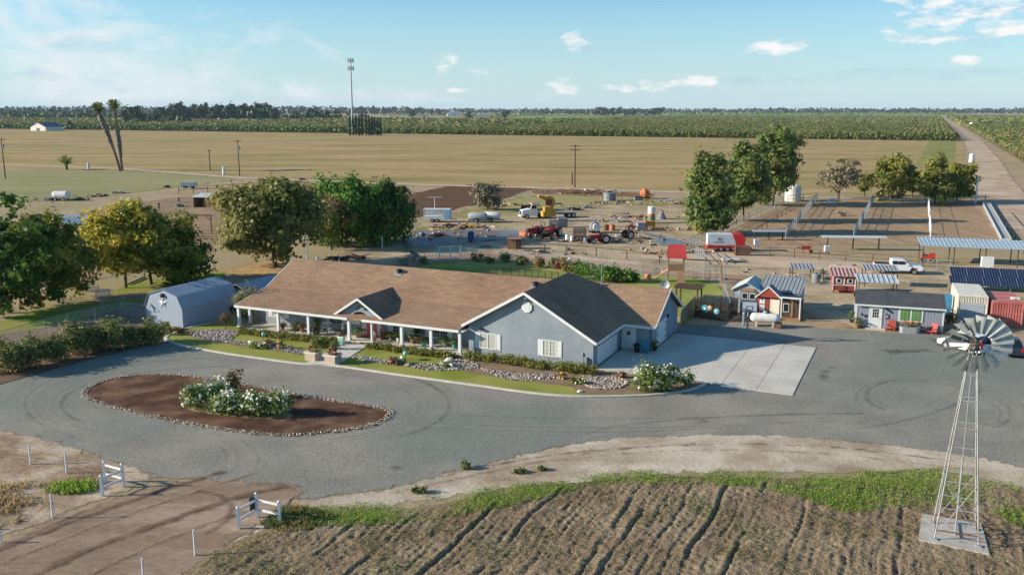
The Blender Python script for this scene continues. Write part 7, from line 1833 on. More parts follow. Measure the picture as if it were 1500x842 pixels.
for k, (x, y, r_, h, m, lab) in enumerate(((831, 352, .35, 1.0, m_white, 'white barrel left of the wire cage'), (838, 353, .35, .9, m_white, 'white barrel touching the wire cage'), (825, 350, .35, .9, m_teal, 'green barrel left of the white barrels'), (858, 356, .4, .9, m_gry, 'grey barrel right of the wire cage'), (690, 354, .55, 1.7, mat('portable_blue', rgb(40, 84, 120), rough=.5), 'dark blue drum in the wet shade left of the yard'))):
    drum('barrel', lab, x, y, r_, h, m)
drum('steel_tank', 'round grey ribbed tank at the back of the yard', 893, 294, 1.5, 2.0, m_gry, 0, 'tank')
t = T('orange_mixer', 'orange round mixer drum at the back of the yard', 'mixer', G(944, 291), .3); b = MB(); b.lathe([(.4, -1.1), (1.2, -.4), (1.25, .4), (.6, 1.2)], 12, (0, 0, 1.35), 'x'); b.build('drum_body', m_orm, t); b = MB(); b.bx(-1.2, 1.2, -.5, .5, 0, .4); b.build('stand', m_dark, t)
t = T('scrap_box', 'dark low box beside the orange mixer drum', 'box', G(935, 294), .1); b = MB(); b.bx(-1, 1, -.6, .6, 0, .9); b.build('box_body', m_gry, t); b = MB(); b.bx(-1.05, 1.05, -.65, .65, .9, 1.0); b.build('lid', m_dark, t)
drum('orange_tank', 'orange drum lying in the yard among the implements', 897, 338, .5, 1.1, m_orm, 0)
drum('rust_drum', 'rust brown drum left of the orange drum', 888, 337, .5, 1.0, m_rust, 0)
t = T('spray_tower', 'white and green striped column with an orange band on a stand', 'machine', G(954, 327), 0)
b = MB(); b.lathe([(.75, 0), (.75, .9)], 14, (0, 0, .5)); b.build('lower_drum', m_grn, t); b = MB(); b.lathe([(.7, 0), (.7, .5)], 14, (0, 0, 1.4)); b.build('band', m_orm, t); b = MB(); b.lathe([(.75, 0), (.75, 1.3), (.5, 1.4)], 14, (0, 0, 1.9)); b.build('upper_drum', m_white, t); b = MB(); b.bx(-.6, .6, -.6, .6, 0, .5); b.build('stand', m_dark, t)
t = T('fuel_tank', 'orange and yellow box tank before the striped column', 'tank', G(952, 334), .1); b = MB(); b.bx(-.9, .9, -.5, .5, .4, 1.3); b.build('box_body', m_yelm, t); b = MB(); b.bx(-1.0, -.3, -.52, .52, .45, 1.36); b.build('end_panel', m_orm, t); b = MB(); b.bx(-.8, -.6, -.4, .4, 0, .4); b.bx(.6, .8, -.4, .4, 0, .4); b.build('leg', m_dark, t)
t = T('grey_crate', 'pale grey crate left of the orange and yellow tank', 'crate', G(939, 338), .1); b = MB(); b.bx(-.75, .75, -.6, .6, 0, 1.4); b.build('crate_body', m_lgrey, t); b = MB(); b.bx(-.8, .8, -.65, .65, 1.4, 1.5); b.build('lid', m_gry, t)
t = T('cone_heap', 'stack of dark finned discs right of the striped column', 'stack', G(969, 321), 0); b = MB()
for k in range(6): b.lathe([(1.1 - .15 * k, .3 * k), (.95 - .15 * k, .3 * k + .22)], 10)
b.build('discs', m_gry, t); b = MB(); b.cyl((0, 0, 0), (0, 0, 2.1), .06); b.build('axle', m_dark, t)
pile('scrap_pile', 'long heap of rusty pipe and iron at the power pole', 848, 283, 58, 9, m_rust, 46, 3, True, 1.4)
pile('scrap_pile', 'smaller rusty heap left of the power pole', 822, 282, 18, 7, m_rust, 16, 4, True)
for x, y, w, h, lab, m, fl in ((912, 325, 30, 4, 'stack of pale metal sheets and boards', m_lgrey, True), (935, 318, 26, 4, 'flat boards lying behind the pale sheets', m_wood, True), (912, 296, 20, 6, 'stone heap beside the round grey tank', m_brush, False), (975, 295, 16, 5, 'grey slabs stacked behind the three tall trees', m_lgrey, True), (993, 299, 18, 5, 'dark rock heap by the tall trees', m_brush, False),
                           (860, 305, 14, 6, 'weathered box heap right of the flatbed deck', m_gry, False), (842, 308, 16, 7, 'dark scrap at the end of the flatbed deck', m_dark, False), (878, 298, 16, 4, 'low soil heap in the weedy ground', m_brush, False), (788, 372, 20, 5, 'red brown scrap by the rail fence', m_rust, True), (776, 302, 12, 5, 'rubble heap at the grass edge left of the truck', m_brush, False),
                           (640, 346, 18, 6, 'dark pallet heap in the shade of the willow', m_dkwood, True), (618, 346, 14, 8, 'white box and scrap heap by the willow', m_lgrey, False), (715, 352, 16, 4, 'pale tarp and boards by the wet ground', m_lgrey, True), (710, 362, 10, 5, 'grey junk before the white gate', m_gry, False), (960, 336, 24, 4, 'red brown timbers near the right puddle', m_rust, True), (1005, 362, 30, 4, 'rusty beams lying before the cattle ramp', m_rust, True), (955, 372, 22, 4, 'pale timbers on the packed lane', m_wood, True)):
    pile('scrap_pile', lab, x, y, w, h, m, 14, int(x) + 7, fl)
# shed box near the white gate
t = T('tool_shed', 'small wooden shed with a dark side behind the white gate', 'shed', G(743, 365), R(-4)); b = MB(); b.bx(0, 1.4, 0, 1.4, 0, 1.6); b.build('wall', m_wood, t); b = MB(); b.bx(1.4, 2.2, -.1, 1.5, 0, 1.6); b.build('door', m_dkwood, t); b = MB(); b.bx(-.1, 2.3, -.2, 1.6, 1.6, 1.7); b.build('roof', m_wood, t)
pile('timber_stack', 'stack of old timber and scrap trailers behind the long roof ridge', 520, 378, 30, 9, m_dkwood, 22, 31, True)
pile('timber_stack', 'dark scrap stack left of the old timber behind the ridge', 492, 380, 22, 7, m_dark, 16, 32, True)
t = T('fence_post', 'lone white post by the lane behind the willow', 'post', G(560, 363)); b = MB(); b.cyl((0, 0, 0), (0, 0, 1.8), .11); b.build('post', m_wp, t); b = MB(); b.lathe([(.13, 1.8), (.03, 1.9)], 8); b.build('cap', m_white, t)
# fences behind the house
fence('chain_link_fence', 'long chain link fence behind the house along the red lane', [G(540, 402), G(600, 390), G(644, 382)], 1.7, m_galv, m_link, 3.2)
wg = [G(644, 382), G(660, 381), G(675, 380)]
t = T('white_gate', 'white framed double gate in the long chain link fence', 'gate', wg[0])
for p in wg: b = MB(); q = p - wg[0]; b.cyl((q.x, q.y, 0), (q.x, q.y, 2.1), .08); b.build('post', m_wp, t)
for a, c in zip(wg, wg[1:]):
    for z in (.3, 1.2, 2.05): b = MB(); b.bar(a - wg[0] + Vector((0, 0, z)), c - wg[0] + Vector((0, 0, z)), .08); b.build('rail', m_wp, t)
    b = MB(); b.face([a - wg[0], c - wg[0], c - wg[0] + Vector((0, 0, 2)), a - wg[0] + Vector((0, 0, 2))]); b.build('mesh_panel', m_link, t)
fence('chain_link_fence', 'chain link fence from the white gate to the playset', [G(675, 380), G(765, 386), G(860, 396), G(940, 404), G(1000, 408), G(1062, 412)], 1.75, m_galv, m_link, 3.4)
fence('iron_fence', 'black picket fence across the back lawn', [G(706, 402), G(760, 406), G(818, 412)], 1.2, m_dark, meshmat('picket', (.02, .02, .02, 1), .3), 1.0, (1, .15))
fence('rail_fence', 'dark pipe rail fence between the yard and the packed lane', [G(766, 368), G(830, 372), G(918, 380), G(966, 388)], 1.4, m_dkwood, None, 4.5, (1.0,), 'fence', .07, .05)
for x, y, m, lab in ((834, 398, m_white, 'white bird house on a post in the garden behind the wing'), (817, 404, m_redp, 'red garden figure left of the white bird house')):
    p = G(x, y); t = T('bird_house' if m is m_white else 'garden_figure', lab, 'bird house' if m is m_white else 'ornament', p); b = MB(); b.cyl((0, 0, 0), (0, 0, 1.0), .06); b.build('post', m_wood, t); b = MB(); b.bx(-.3, .3, -.25, .25, 1.0, 1.6); b.slab([(-.4, -.3, 1.6), (.4, -.3, 1.6), (0, -.3, 1.95)], .6, (0, 1, 0)); b.build('house_box', m, t)
# ================================================================ pens
g_p = 'fences between the livestock pens'
fence('pen_fence', 'mesh pen fence along the foot of the three tall trees', [W(-8, 93), W(-5, 153)], 1.7, m_galv, m_link, 5, (1.0, .5), 'fence', .07, .035, g_p)
fence('pen_fence', 'heavy pipe pen fence, second from the tall trees', [W(3.4, 90), W(.6, 164)], 2.0, m_galv, m_link2, 4, (1.0, .6, .3), 'fence', .09, .035, g_p)
fence('pen_fence', 'heavy pipe pen fence in the middle of the pens', [W(14.1, 95), W(13.5, 160)], 2.0, m_galv, m_link2, 4, (1.0, .6, .3), 'fence', .09, .035, g_p)
fence('pen_fence', 'white posted pen fence leading to the carport', [W(26.2, 103), W(25.5, 166)], 1.9, m_wp, None, 4, (1.0, .5), 'fence', .11, .025, g_p)
fence('pen_fence', 'back fence of the pens under the tree row', [W(-5, 153), W(.5, 165), W(25.5, 169), W(38, 174)], 1.7, m_gry, m_link2, 6, (1.0, .5), 'fence', .1, .04, g_p)
fence('pen_fence', 'front rail fence of the pens along the packed lane', [G(1092, 373), G(1200, 381), G(1318, 390), G(1345, 392)], 1.5, m_rust, m_link2, 3.5, (1.0, .6, .3), 'fence', .07, .04, g_p)
fence('pen_fence', 'thin inner pipe fence parallel to the tall trees', [W(-2, 92), W(-1.5, 150)], 1.3, m_dkwood, None, 6, (1.0,), 'fence', .06, .04, g_p)
t = T('feed_bunk', 'long pale concrete feed bunk at the right of the pens', 'feed bunk', W(37.9, 138), TH); b = MB(); b.bx(-.7, .7, -36, 36, 0, .5); b.build('bunk_body', mat('bunk_concrete', rgb(176, 176, 170), rgb(160, 160, 154), scale=.5, rough=.9), t); b = MB(); b.bx(-.8, -.7, -36, 36, .0, .75); b.bx(.7, .8, -36, 36, 0, .65); b.build('lip', m_lgrey, t)
fence('pipe_rail', 'dark pipe rail right of the feed bunk', [G(1458, 312), G(1500, 372)], 1.4, m_dark, None, 8, (1.0,), 'fence', .09, .06)
# feeder roofs in the pens
def feeder(lab, p, rz, L, w, h, m):
    t = T('feeder_roof', lab, 'shelter', p, rz); b = MB(); b.slab([(-L / 2, -w / 2, h - .15), (L / 2, -w / 2, h - .15), (L / 2, 0, h + .1), (-L / 2, 0, h + .1)], .06); b.slab([(-L / 2, w / 2, h - .15), (L / 2, w / 2, h - .15), (L / 2, 0, h + .1), (-L / 2, 0, h + .1)], .06); b.build('roof', m, t)
    for x in (-L * .4, 0, L * .4): b = MB(); b.bx(x - .08, x + .08, -.08, .08, 0, h); b.build('post', m_dkwood, t)
    return t
feeder('long white feeder roof across the middle pen fence', G(1249, 366), R(-4), 10.0, 1.7, 2.2, m_tin)
feeder('shorter brown feeder roof in the pen by the tall trees', G(1126, 352), R(-2), 5.8, 1.3, 1.7, m_lgrey)
def cow(lab, p, rz, m):
    t = T('cow', lab, 'cow', p, rz); bm = bmesh.new()
    pts = [(-.9, 0, .55, .34), (-.3, 0, .6, .44), (.4, 0, .62, .42), (.85, 0, .78, .28), (1.15, 0, 1.0, .2), (1.5, 0, .92, .13), (-.6, -.35, .2, .12), (-.2, -.6, .1, .08), (.5, -.35, .2, .11), (.9, -.5, .08, .07), (-.6, .35, .2, .12), (.5, .35, .2, .11), (1.1, .2, 1.12, .05), (1.1, -.2, 1.12, .05)]
    vs = [bm.verts.new(q[:3]) for q in pts]
    for a, c in ((0, 1), (1, 2), (2, 3), (3, 4), (4, 5), (0, 6), (6, 7), (2, 8), (8, 9), (0, 10), (2, 11), (4, 12), (4, 13)): bm.edges.new((vs[a], vs[c]))
    me = bpy.data.meshes.new('body'); bm.to_mesh(me); bm.free(); o = bpy.data.objects.new('body', me); COL.objects.link(o); o.parent = t
    sk = o.modifiers.new('skin', 'SKIN'); sd = o.modifiers.new('sub', 'SUBSURF'); sd.levels = sd.render_levels = 1
    for i, q in enumerate(pts): me.skin_vertices[0].data[i].radius = (q[3], q[3])
    me.skin_vertices[0].data[1].use_root = True; me.materials.append(m); return t
cow('pale tan cow lying down in the middle pen', G(1233, 317), R(200), mat('tan_hide', rgb(196, 170, 138), rgb(176, 148, 116), scale=2, rough=.9))
# horse trailer, rusty bin, white tank
t = T('horse_trailer', 'white horse trailer with a red sloped nose and red skirt', 'trailer', G(1062, 367), R(-4)); 
b = MB(); b.bx(-2.9, 1.6, -1.1, 1.1, .9, 2.7); b.build('body', m_wtr, t); b = MB(); b.slab([(1.6, -1.12, .9), (2.9, -1.12, .9), (2.9, -1.12, 2.2), (2.4, -1.12, 2.72), (.9, -1.12, 2.72)], 2.24, (0, 1, 0)); b.bx(-2.95, 2.9, -1.13, 1.13, .5, 1.0); b.build('nose_panel', mat('trailer_red', rgb(200, 48, 44), rough=.5), t)
for x in (-.8, .2):
    for y in (-1.08, 1.08): wheel(t, x, y, .4)
b = MB(); b.lathe([(.28, -.02), (.3, .02)], 10, (-1.2, -1.12, 2.0), 'y'); b.bx(-1.9, -.4, -1.12, -1.1, 1.4, 1.55); b.build('decal', m_gry, t)
t = T('rusty_bin', 'rusty mesh sided bin right of the horse trailer', 'bin', G(1087, 374), R(-4)); b = MB(); b.bx(-1.1, 1.1, -.7, .7, .1, 1.4); b.build('mesh_panel', meshmat('rust_bin', (.22, .12, .08, 1), .75), t); b = MB()
for x in (-1.1, 1.1):
    for y in (-.7, .7): b.bx(x - .05, x + .05, y - .05, y + .05, 0, 1.5)
b.build('frame', m_rust, t)
t = T('utility_trailer', 'low flat trailer lying before the horse trailer', 'trailer', G(1070, 384), R(-3)); b = MB(); b.bx(-1.3, 1.3, -.7, .7, .35, .5); b.build('deck', m_wtr, t); b = MB(); b.bar((1.3, 0, .4), (2.3, 0, .3), .1); b.build('drawbar', m_gry, t)
for y in (-.75, .75): wheel(t, 0, y, .3, .2)
t = T('water_tank', 'big white water tank beside the tallest green tree', 'tank', G(1161, 294.5)); b = MB(); b.lathe([(1.9, 0), (1.9, 3.4), (1.7, 3.75), (.8, 4.15), (.4, 4.2)], 20); b.build('tank_body', m_tank, t, smooth=False); b = MB()
for z in (.9, 1.8, 2.7): b.lathe([(1.93, z - .05), (1.95, z), (1.93, z + .05)], 20)
b.build('hoop', m_white, t); b = MB(); b.lathe([(.45, 4.2), (.45, 4.4), (.1, 4.45)], 10); b.build('hatch', m_white, t)
t = T('fuel_tank', 'upright pale tank at the edge of the farm road', 'tank', G(1423, 238)); b = MB(); b.lathe([(1.1, 0), (1.1, 3.2), (.8, 3.6), (.2, 3.7)], 14); b.build('tank_body', m_tank, t); b = MB(); b.lathe([(1.15, 0), (1.15, .5)], 14); b.build('base', m_conc, t)
t = T('road_post', 'tall white post where the farm road meets the pens', 'post', G(1429, 299)); b = MB(); b.cyl((0, 0, 0), (0, 0, 6.2), .22, .18, 8); b.build('post', m_wp, t); b = MB(); b.bar((-.3, 0, 5.8), (.3, 0, 5.8), .12); b.build('crosspiece', m_wp, t)
t = T('calf_hutch', 'white plastic hutch and pipe by the back fence of the pens', 'hutch', G(1219, 299), .1); b = MB(); b.bar((-1.6, 0, .1), (-.2, 0, 1.3), .4); b.bx(-.2, 1.0, -.4, .4, .9, 1.35); b.build('hood', m_white, t); b = MB(); b.bx(.7, .9, -.3, .3, 0, .9); b.bx(-.1, .1, -.3, .3, 0, .9); b.build('leg', m_white, t)
t = T('wheelbarrow', 'red wheelbarrow by the front rail of the pens', 'wheelbarrow', G(1180, 371), R(-10)); b = MB(); b.slab([(-.8, -.5, 1.15), (.8, -.45, 1.15), (.55, -.3, .6), (-.5, -.3, .6)], 1.0, (0, 1, 0)); b.build('tray', mat('bright_red', rgb(182, 60, 50)), t); wheel(t, .8, .01, .3, .12); b = MB(); b.bar((-.3, -.35, .6), (-1.3, -.35, .9), .06); b.bar((-.3, .35, .6), (-1.3, .35, .9), .06); b.bar((-.4, -.35, .6), (-.4, -.35, 0), .05); b.bar((-.4, .35, .6), (-.4, .35, 0), .05); b.build('handle', m_dark, t)
for x, y, lab in ((1108, 363, 'white box on the front rail near the rusty bin'), (1211, 373, 'white box on the front rail under the long feeder roof')):
    t = T('mineral_box', lab, 'box', G(x, y)); b = MB(); b.bx(-.4, .4, -.3, .3, .5, 1.4); b.build('box_body', m_white, t); b = MB(); b.bx(-.3, -.2, -.1, .1, 0, .5); b.bx(.2, .3, -.1, .1, 0, .5); b.build('leg', m_rust, t)
# cattle ramp rails
t = T('cattle_ramp', 'white railed loading ramp by the right puddle', 'ramp', G(985, 372), R(20)); b = MB(); b.slab([(0, 0, .1), (4.0, 0, 1.1), (4.0, 1.2, 1.1), (0, 1.2, .1)], .1); b.build('ramp_floor', m_wood, t)
for y in (0, 1.2):
    b = MB()
    for k in range(5): b.bar((k, y, 0), (k, y, 1.3 + .25 * k), .08)
    for z in (.5, .9, 1.3): b.bar((0, y, z), (4, y, z + 1.0), .06)
    b.build('rail', m_galv, t)
fence('pipe_gate', 'galvanised pipe panels behind the loading ramp', [G(1010, 365), G(1042, 352)], 1.8, m_galv, None, 2, (1.0, .75, .5, .25), 'gate', .06, .04)
fence('pipe_gate', 'galvanised pipe panels running forward from the loading ramp', [G(1018, 372), G(1032, 388)], 1.7, m_galv, None, 2, (1.0, .75, .5, .25), 'gate', .06, .04)
fence('chain_link_fence', 'wire fence between the red coop and the play barn', [G(1180, 428), G(1217, 430)], 1.6, m_galv, m_link, 2)
fence('chain_link_fence', 'wire fence of the small yard above the red coop', [G(1172, 402), G(1215, 404), G(1256, 410)], 1.6, m_galv, m_link, 3)
drum('water_barrel', 'grey green barrel left of the red coop', 1195, 414, .5, 1.2, m_gry)
t = T('iron_figure', 'dark iron stand beside the grey green barrel', 'ornament', G(1203, 416)); b = MB(); b.bar((-.2, 0, 0), (-.1, 0, 1.9), .08); b.bar((.25, 0, 0), (.15, 0, 2.1), .08); b.bar((-.15, 0, 1.4), (.2, 0, 1.5), .08); b.build('stand', m_dark, t); b = MB(); b.bx(-.35, .35, -.3, .3, 0, .15); b.build('base', m_dkwood, t)
shelter('small flat grey roof behind the play barn', 1160, 1190, 410, 1.6, 1.9, 2.0, R(-8), m_mroof, .5)

# the small litter of the yard
rsl = np.random.RandomState(77); b = MB()
for (x, y, r_, n) in ((905, 322, 5, 60), (935, 318, 5, 60), (960, 336, 5, 40), (860, 352, 4, 50), (905, 352, 5, 60), (845, 282, 9, 120), (830, 306, 5, 40), (905, 298, 5, 50), (985, 298, 6, 60), (660, 334, 4, 40), (690, 334, 4, 40), (790, 372, 5, 40), (640, 345, 6, 50), (760, 300, 6, 50), (1000, 365, 6, 50), (930, 350, 4, 40), (800, 350, 4, 30), (725, 350, 6, 40), (1190, 405, 6, 40), (1240, 400, 6, 30), (110, 292, 9, 50)):
    c = G(x, y)
    for k in range(n // 2):
        d_ = rsl.normal(size=2) * r_ * np.array([.8, .6]); L_ = rsl.gamma(2, .28) + .1
        b.box((c.x + d_[0], c.y + d_[1], .1 + .12 * rsl.random()), (L_, rsl.uniform(.08, .4), rsl.uniform(.06, .4)), rsl.random() * 3.1)
stuff(b.build('scrap_litter', mat('scrap_metal', rgb(178, 150, 122), rgb(150, 150, 148), scale=.6, c3=rgb(136, 88, 64), scale3=.25, island=.6, rough=.8)), 'small scrap and timber bits littering the machinery yard', 'litter')
# ================================================================ orchards
lm_o1 = leafmat('orchard_leaf', rgb(88, 102, 46), rgb(122, 128, 64), rgb(132, 124, 74), .02, .45, .62, trans=.25)
lm_o2 = leafmat('orchard_leaf_brown', rgb(112, 104, 66), rgb(140, 124, 84), rgb(104, 116, 58), .012, .45, .62, trans=.25)
def far_view(P, m=40, slack=1.06):
    """only what the place shows from around the viewpoint"""
    return (np.abs(P[:, 0]) < P[:, 1] * .565 * slack + m) & (P[:, 1] > 0)
def canopy(name, C, k, size, rad, h, m, seed):
    rs = np.random.RandomState(seed); n = len(C)
    hh = h * (.85 + .3 * rs.random(n)); off = unit(rs.normal(size=(n, k, 3)).reshape(-1, 3)).reshape(n, k, 3); off[:, :, 2] = off[:, :, 2] * .75 + .12
    sc = (.75 + .5 * rs.random((n, k, 1)))
    P = C[:, None, :] + off * sc * np.array([rad, rad, h * .36]); P[:, :, 2] += (hh * .62)[:, None]
    P[:, :, 2] = np.maximum(P[:, :, 2], .3)
    nr = unit((off + rs.normal(size=(n, k, 3)) * .3 + np.array([-.1, -.1, .8])).reshape(-1, 3)); t = rs.normal(size=(n * k, 3)); A = unit(np.cross(nr, t)); B = np.cross(A, nr); s = size * (.6 + .8 * rs.random((n * k, 1)))
    return quads_mesh(name, P.reshape(-1, 3), A * s * .5, B * s * .5, m)
def grid_uv(u0, u1, du, v0, v1, dv, jit, seed):
    rs = np.random.RandomState(seed); a, b = np.meshgrid(np.arange(u0, u1, du), np.arange(v0, v1, dv)); a = a.ravel() + rs.normal(size=a.size) * jit; b = b.ravel() + rs.normal(size=b.size) * jit
    return np.c_[O.x + U.x * a + V.x * b, O.y + U.y * a + V.y * b, np.zeros(a.size)]
# the trees one can tell apart: the front row and the ones nearest the farm road
protos = []
def orchard_tree(seed, h, w, m, n, size, name, lab, group):
    t = tree(name, lab, Vector((0, 0, 0)), h, w, m, n, size, 26, seed, .2, .06, spread=.55, tr=.14, lobn=5, lmb=5, cat='orchard tree', group=group); return t
gA = 'front row of the big orchard'; lA = 'leafy orchard tree in the front row along the stubble field'
pa = [orchard_tree(60 + k, 5.6, 4.4, lm_o1, 300, .8, 'orchard_tree', lA, gA) for k in range(3)]
rs = np.random.RandomState(9); row = [c for c in grid_uv(-430, 44, 3.0, 648, 649, 5, .25, 2) if abs(c[0]) < c[1] * .6]
row = row[:158]
for i, c in enumerate(row):
    s = rs.uniform(.85, 1.12)
    if i < 3: o = pa[i]; o.location = c; o.scale = (s, s, s)
    else: dup(pa[i % 3], Vector(c), rs.random() * 6, scale=s)
gB = 'orchard along the farm road'; lB = 'brownish young orchard tree right of the farm road'
pb = [orchard_tree(70 + k, 3.6, 4.4, lm_o2, 420, .75, 'young_orchard_tree', lB, gB) for k in range(3)]
near = grid_uv(64, 240, 5.2, 165, 420, 5.6, .4, 5); near = near[far_view(near, 4, 1.02)]; near = near[np.argsort(near[:, 1])]
first = near[:130]
for i, c in enumerate(first):
    s = rs.uniform(.8, 1.2)
    if i < 3: o = pb[i]; o.location = c; o.scale = (s, s, s)
    else: dup(pb[i % 3], Vector(c), rs.random() * 6, scale=s)
rest = near[130:]
stuff(canopy('orchard', rest, 34, 1.05, 2.1, 3.8, lm_o2, 6), 'brownish orchard running along the right of the farm road', 'orchard')
q = grid_uv(64, 700, 5.6, 420, 1300, 6.5, .5, 7); q = q[far_view(q)]
stuff(canopy('orchard', q, 16, 1.7, 2.5, 4.6, lm_o1, 8), 'green orchard far along the right of the farm road', 'orchard')
q = grid_uv(66, 1500, 13, 1300, 2900, 14, 2, 9); q = q[far_view(q)]
stuff(canopy('orchard', q, 5, 6.5, 5.5, 5, lm_o1, 10), 'farthest green orchard right of the farm road', 'orchard')
q = grid_uv(-420, 43, 4.6, 654, 1200, 6.2, .15, 11); q = q[far_view(q)]
stuff(canopy('orchard', q, 20, 1.4, 2.2, 5.0, lm_o1, 12), 'broad green orchard behind its front row', 'orchard')
q = grid_uv(-620, 43, 7, 1200, 2600, 9, .8, 13); q = q[far_view(q)]
stuff(canopy('orchard', q, 6, 3.6, 3.4, 4.6, lm_o1, 14), 'far half of the broad green orchard', 'orchard')
lm_o3 = leafmat('orchard_leaf_dark', rgb(62, 84, 40), rgb(92, 110, 56), rgb(88, 116, 46), .02, .5, .65, trans=.2)
q = grid_uv(-1300, -432, 5.0, 640, 660, 7, .4, 15); q = q[far_view(q)]
stuff(canopy('orchard', q, 22, 1.9, 2.4, 5.6, lm_o3, 16), 'dark orchard edge behind the palms and the far white house', 'orchard')
q = grid_uv(-1500, -435, 6.5, 662, 1000, 8, .5, 17); q = q[far_view(q)]
stuff(canopy('orchard', q, 7, 3.2, 2.8, 5.2, lm_o1, 18), 'green orchard at the far left', 'orchard')
q = grid_uv(-2400, -470, 16, 1000, 1500, 14, 2, 19); q = q[far_view(q)]
stuff(canopy('orchard', q, 5, 7, 6, 5, lm_o1, 20), 'pale green orchard beyond the one at the far left', 'orchard')

# cypresses at the mast foot
lm_cyp = leafmat('cypress_leaf', rgb(28, 54, 32), rgb(48, 78, 42), trans=.15)
cyp = None
for k, (x, h) in enumerate(((513, 1.0), (517.5, 1.05), (522, 1.08), (526.5, 1.1), (530.5, 1.06), (536.5, 1.1), (541, 1.08), (545.2, 1.03), (549.3, .98), (553.3, .95), (557.3, .92))):
    p = G(x, 199 - (k % 3) * .5)
    if cyp is None:
        cyp = T('cypress_tree', 'first dark column cypress at the left of the row below the cell tower', 'cypress tree', p, 0, 'cypress row at the cell tower')
        o_, C = leaf_cloud('crown', [(0, 0, 5, .95, .95, 4.8), (0, 0, 10, .8, .8, 4.2), (0, 0, 13.4, .4, .4, 2.4)], 900, 90, .22, .8, lm_cyp, 3, cyp, .6, 0, 1.4, True)
        b = MB(); b.cyl((0, 0, 0), (0, 0, 12), .25, .05, 6); b.build('trunk', m_bark, cyp)
    else:
        dup(cyp, p, k * 1.1, ['second', 'third', 'fourth', 'fifth', 'sixth', 'seventh', 'eighth', 'ninth', 'tenth', 'last'][k - 1] + ' dark column cypress from the left in the row below the cell tower', (1, 1, h))

# ================================================================ far trees and farms
lm_far = leafmat('far_leaf', rgb(48, 66, 40), rgb(78, 92, 56), rgb(62, 84, 48), .01, .5, .6, trans=.15)
lm_far2 = leafmat('far_leaf_light', rgb(88, 116, 52), rgb(118, 140, 72), trans=.2)
fp = []
for k in range(4):
    t = tree('far_tree', 'far tree', Vector((0, 0, 0)), 10, 9 if k % 2 else 7, lm_far if k < 3 else lm_far2, 260, 1.5, 30, 80 + k, .2, .03, spread=.9, tr=.3, lobn=6, lmb=4); fp.append(t)
used = [False] * 4
def far_tree(x, ybase, ytop, k, lab, wk=1.0, group='tall trees on the plain at the left'):
    p = G(x, ybase); h = (ybase - ytop) * mpp(p) * 1.02 / 10; s = (h * wk, h * wk, h)
    if not used[k]: o = fp[k]; used[k] = True; o.location = p; o.scale = s; o['label'] = lab; o['group'] = group
    else: o = dup(fp[k], p, x, lab, s, group)
rs = np.random.RandomState(31)
lab_e = 'tall dark tree in the grove beyond the left orchard'
for k in range(34):
    x = 232 + k * 5.2 + rs.uniform(-2, 2); top = (152 + 5 * abs(math.sin(k * .9)) + rs.uniform(-1, 1)) if x > 250 else 158; far_tree(x, 178.5 + rs.uniform(-1, 1), top, k % 3, lab_e, .8)
for x, yb, yt, k, w, lab in ((190, 183, 157, 0, 1.0, 'dark rounded tree behind the palm crowns'), (204, 183, 158, 1, 1.1, 'broad dark tree right of the palm crowns'), (226, 182, 167, 2, 1.2, 'low dark tree at the left of the tall grove'), (252, 182, 163, 1, 1.1, 'squat tree before the tall grove, left one'), (270, 183, 164, 0, 1.3, 'squat tree before the tall grove, right one'),
                          (200, 184, 173, 3, 1.3, 'pale green tree below the dark ones by the palms'), (238, 183, 174, 3, 1.4, 'pale green shrubby tree at the orchard corner'), (65, 176, 162, 3, 1.3, 'light yellow green tree on the far left plain'), (103, 190, 177, 2, 1.0, 'small tree right of the far white house'),
                          (432, 178, 163, 0, 1.1, 'tree beside the far white roof left of the cell tower'), (452, 178, 160, 1, 1.0, 'dark tree in the grove left of the cell tower'), (468, 178, 162, 2, 1.1, 'tree in the grove left of the cell tower, second'), (480, 178, 162, 0, 1.2, 'broad tree in the grove left of the cell tower'), (494, 177, 163, 1, 1.1, 'last tree of the grove left of the cell tower'),
                          (474, 178, 170, 3, 1.3, 'pale tree at the foot of the grove by the cell tower'), (445, 178, 168, 3, 1.2, 'pale tree beside the far white roof'), (532, 173, 163, 1, 1.2, 'tree just behind the cypress row'), (604, 173, 161, 0, 1.0, 'lone dark tree on the plain right of the cypresses'), (632, 170, 162, 2, 1.2, 'tree at the far sheds, left one'), (645, 170, 161, 1, 1.5, 'tree at the far sheds, right one'),
                          (687, 174, 163, 0, 1.2, 'round dark tree among the far pale roofs'), (741, 174, 161, 2, 1.1, 'round dark tree alone at the orchard edge')):
    far_tree(x, yb, yt, k, lab, w, 'scattered trees on the far plain')
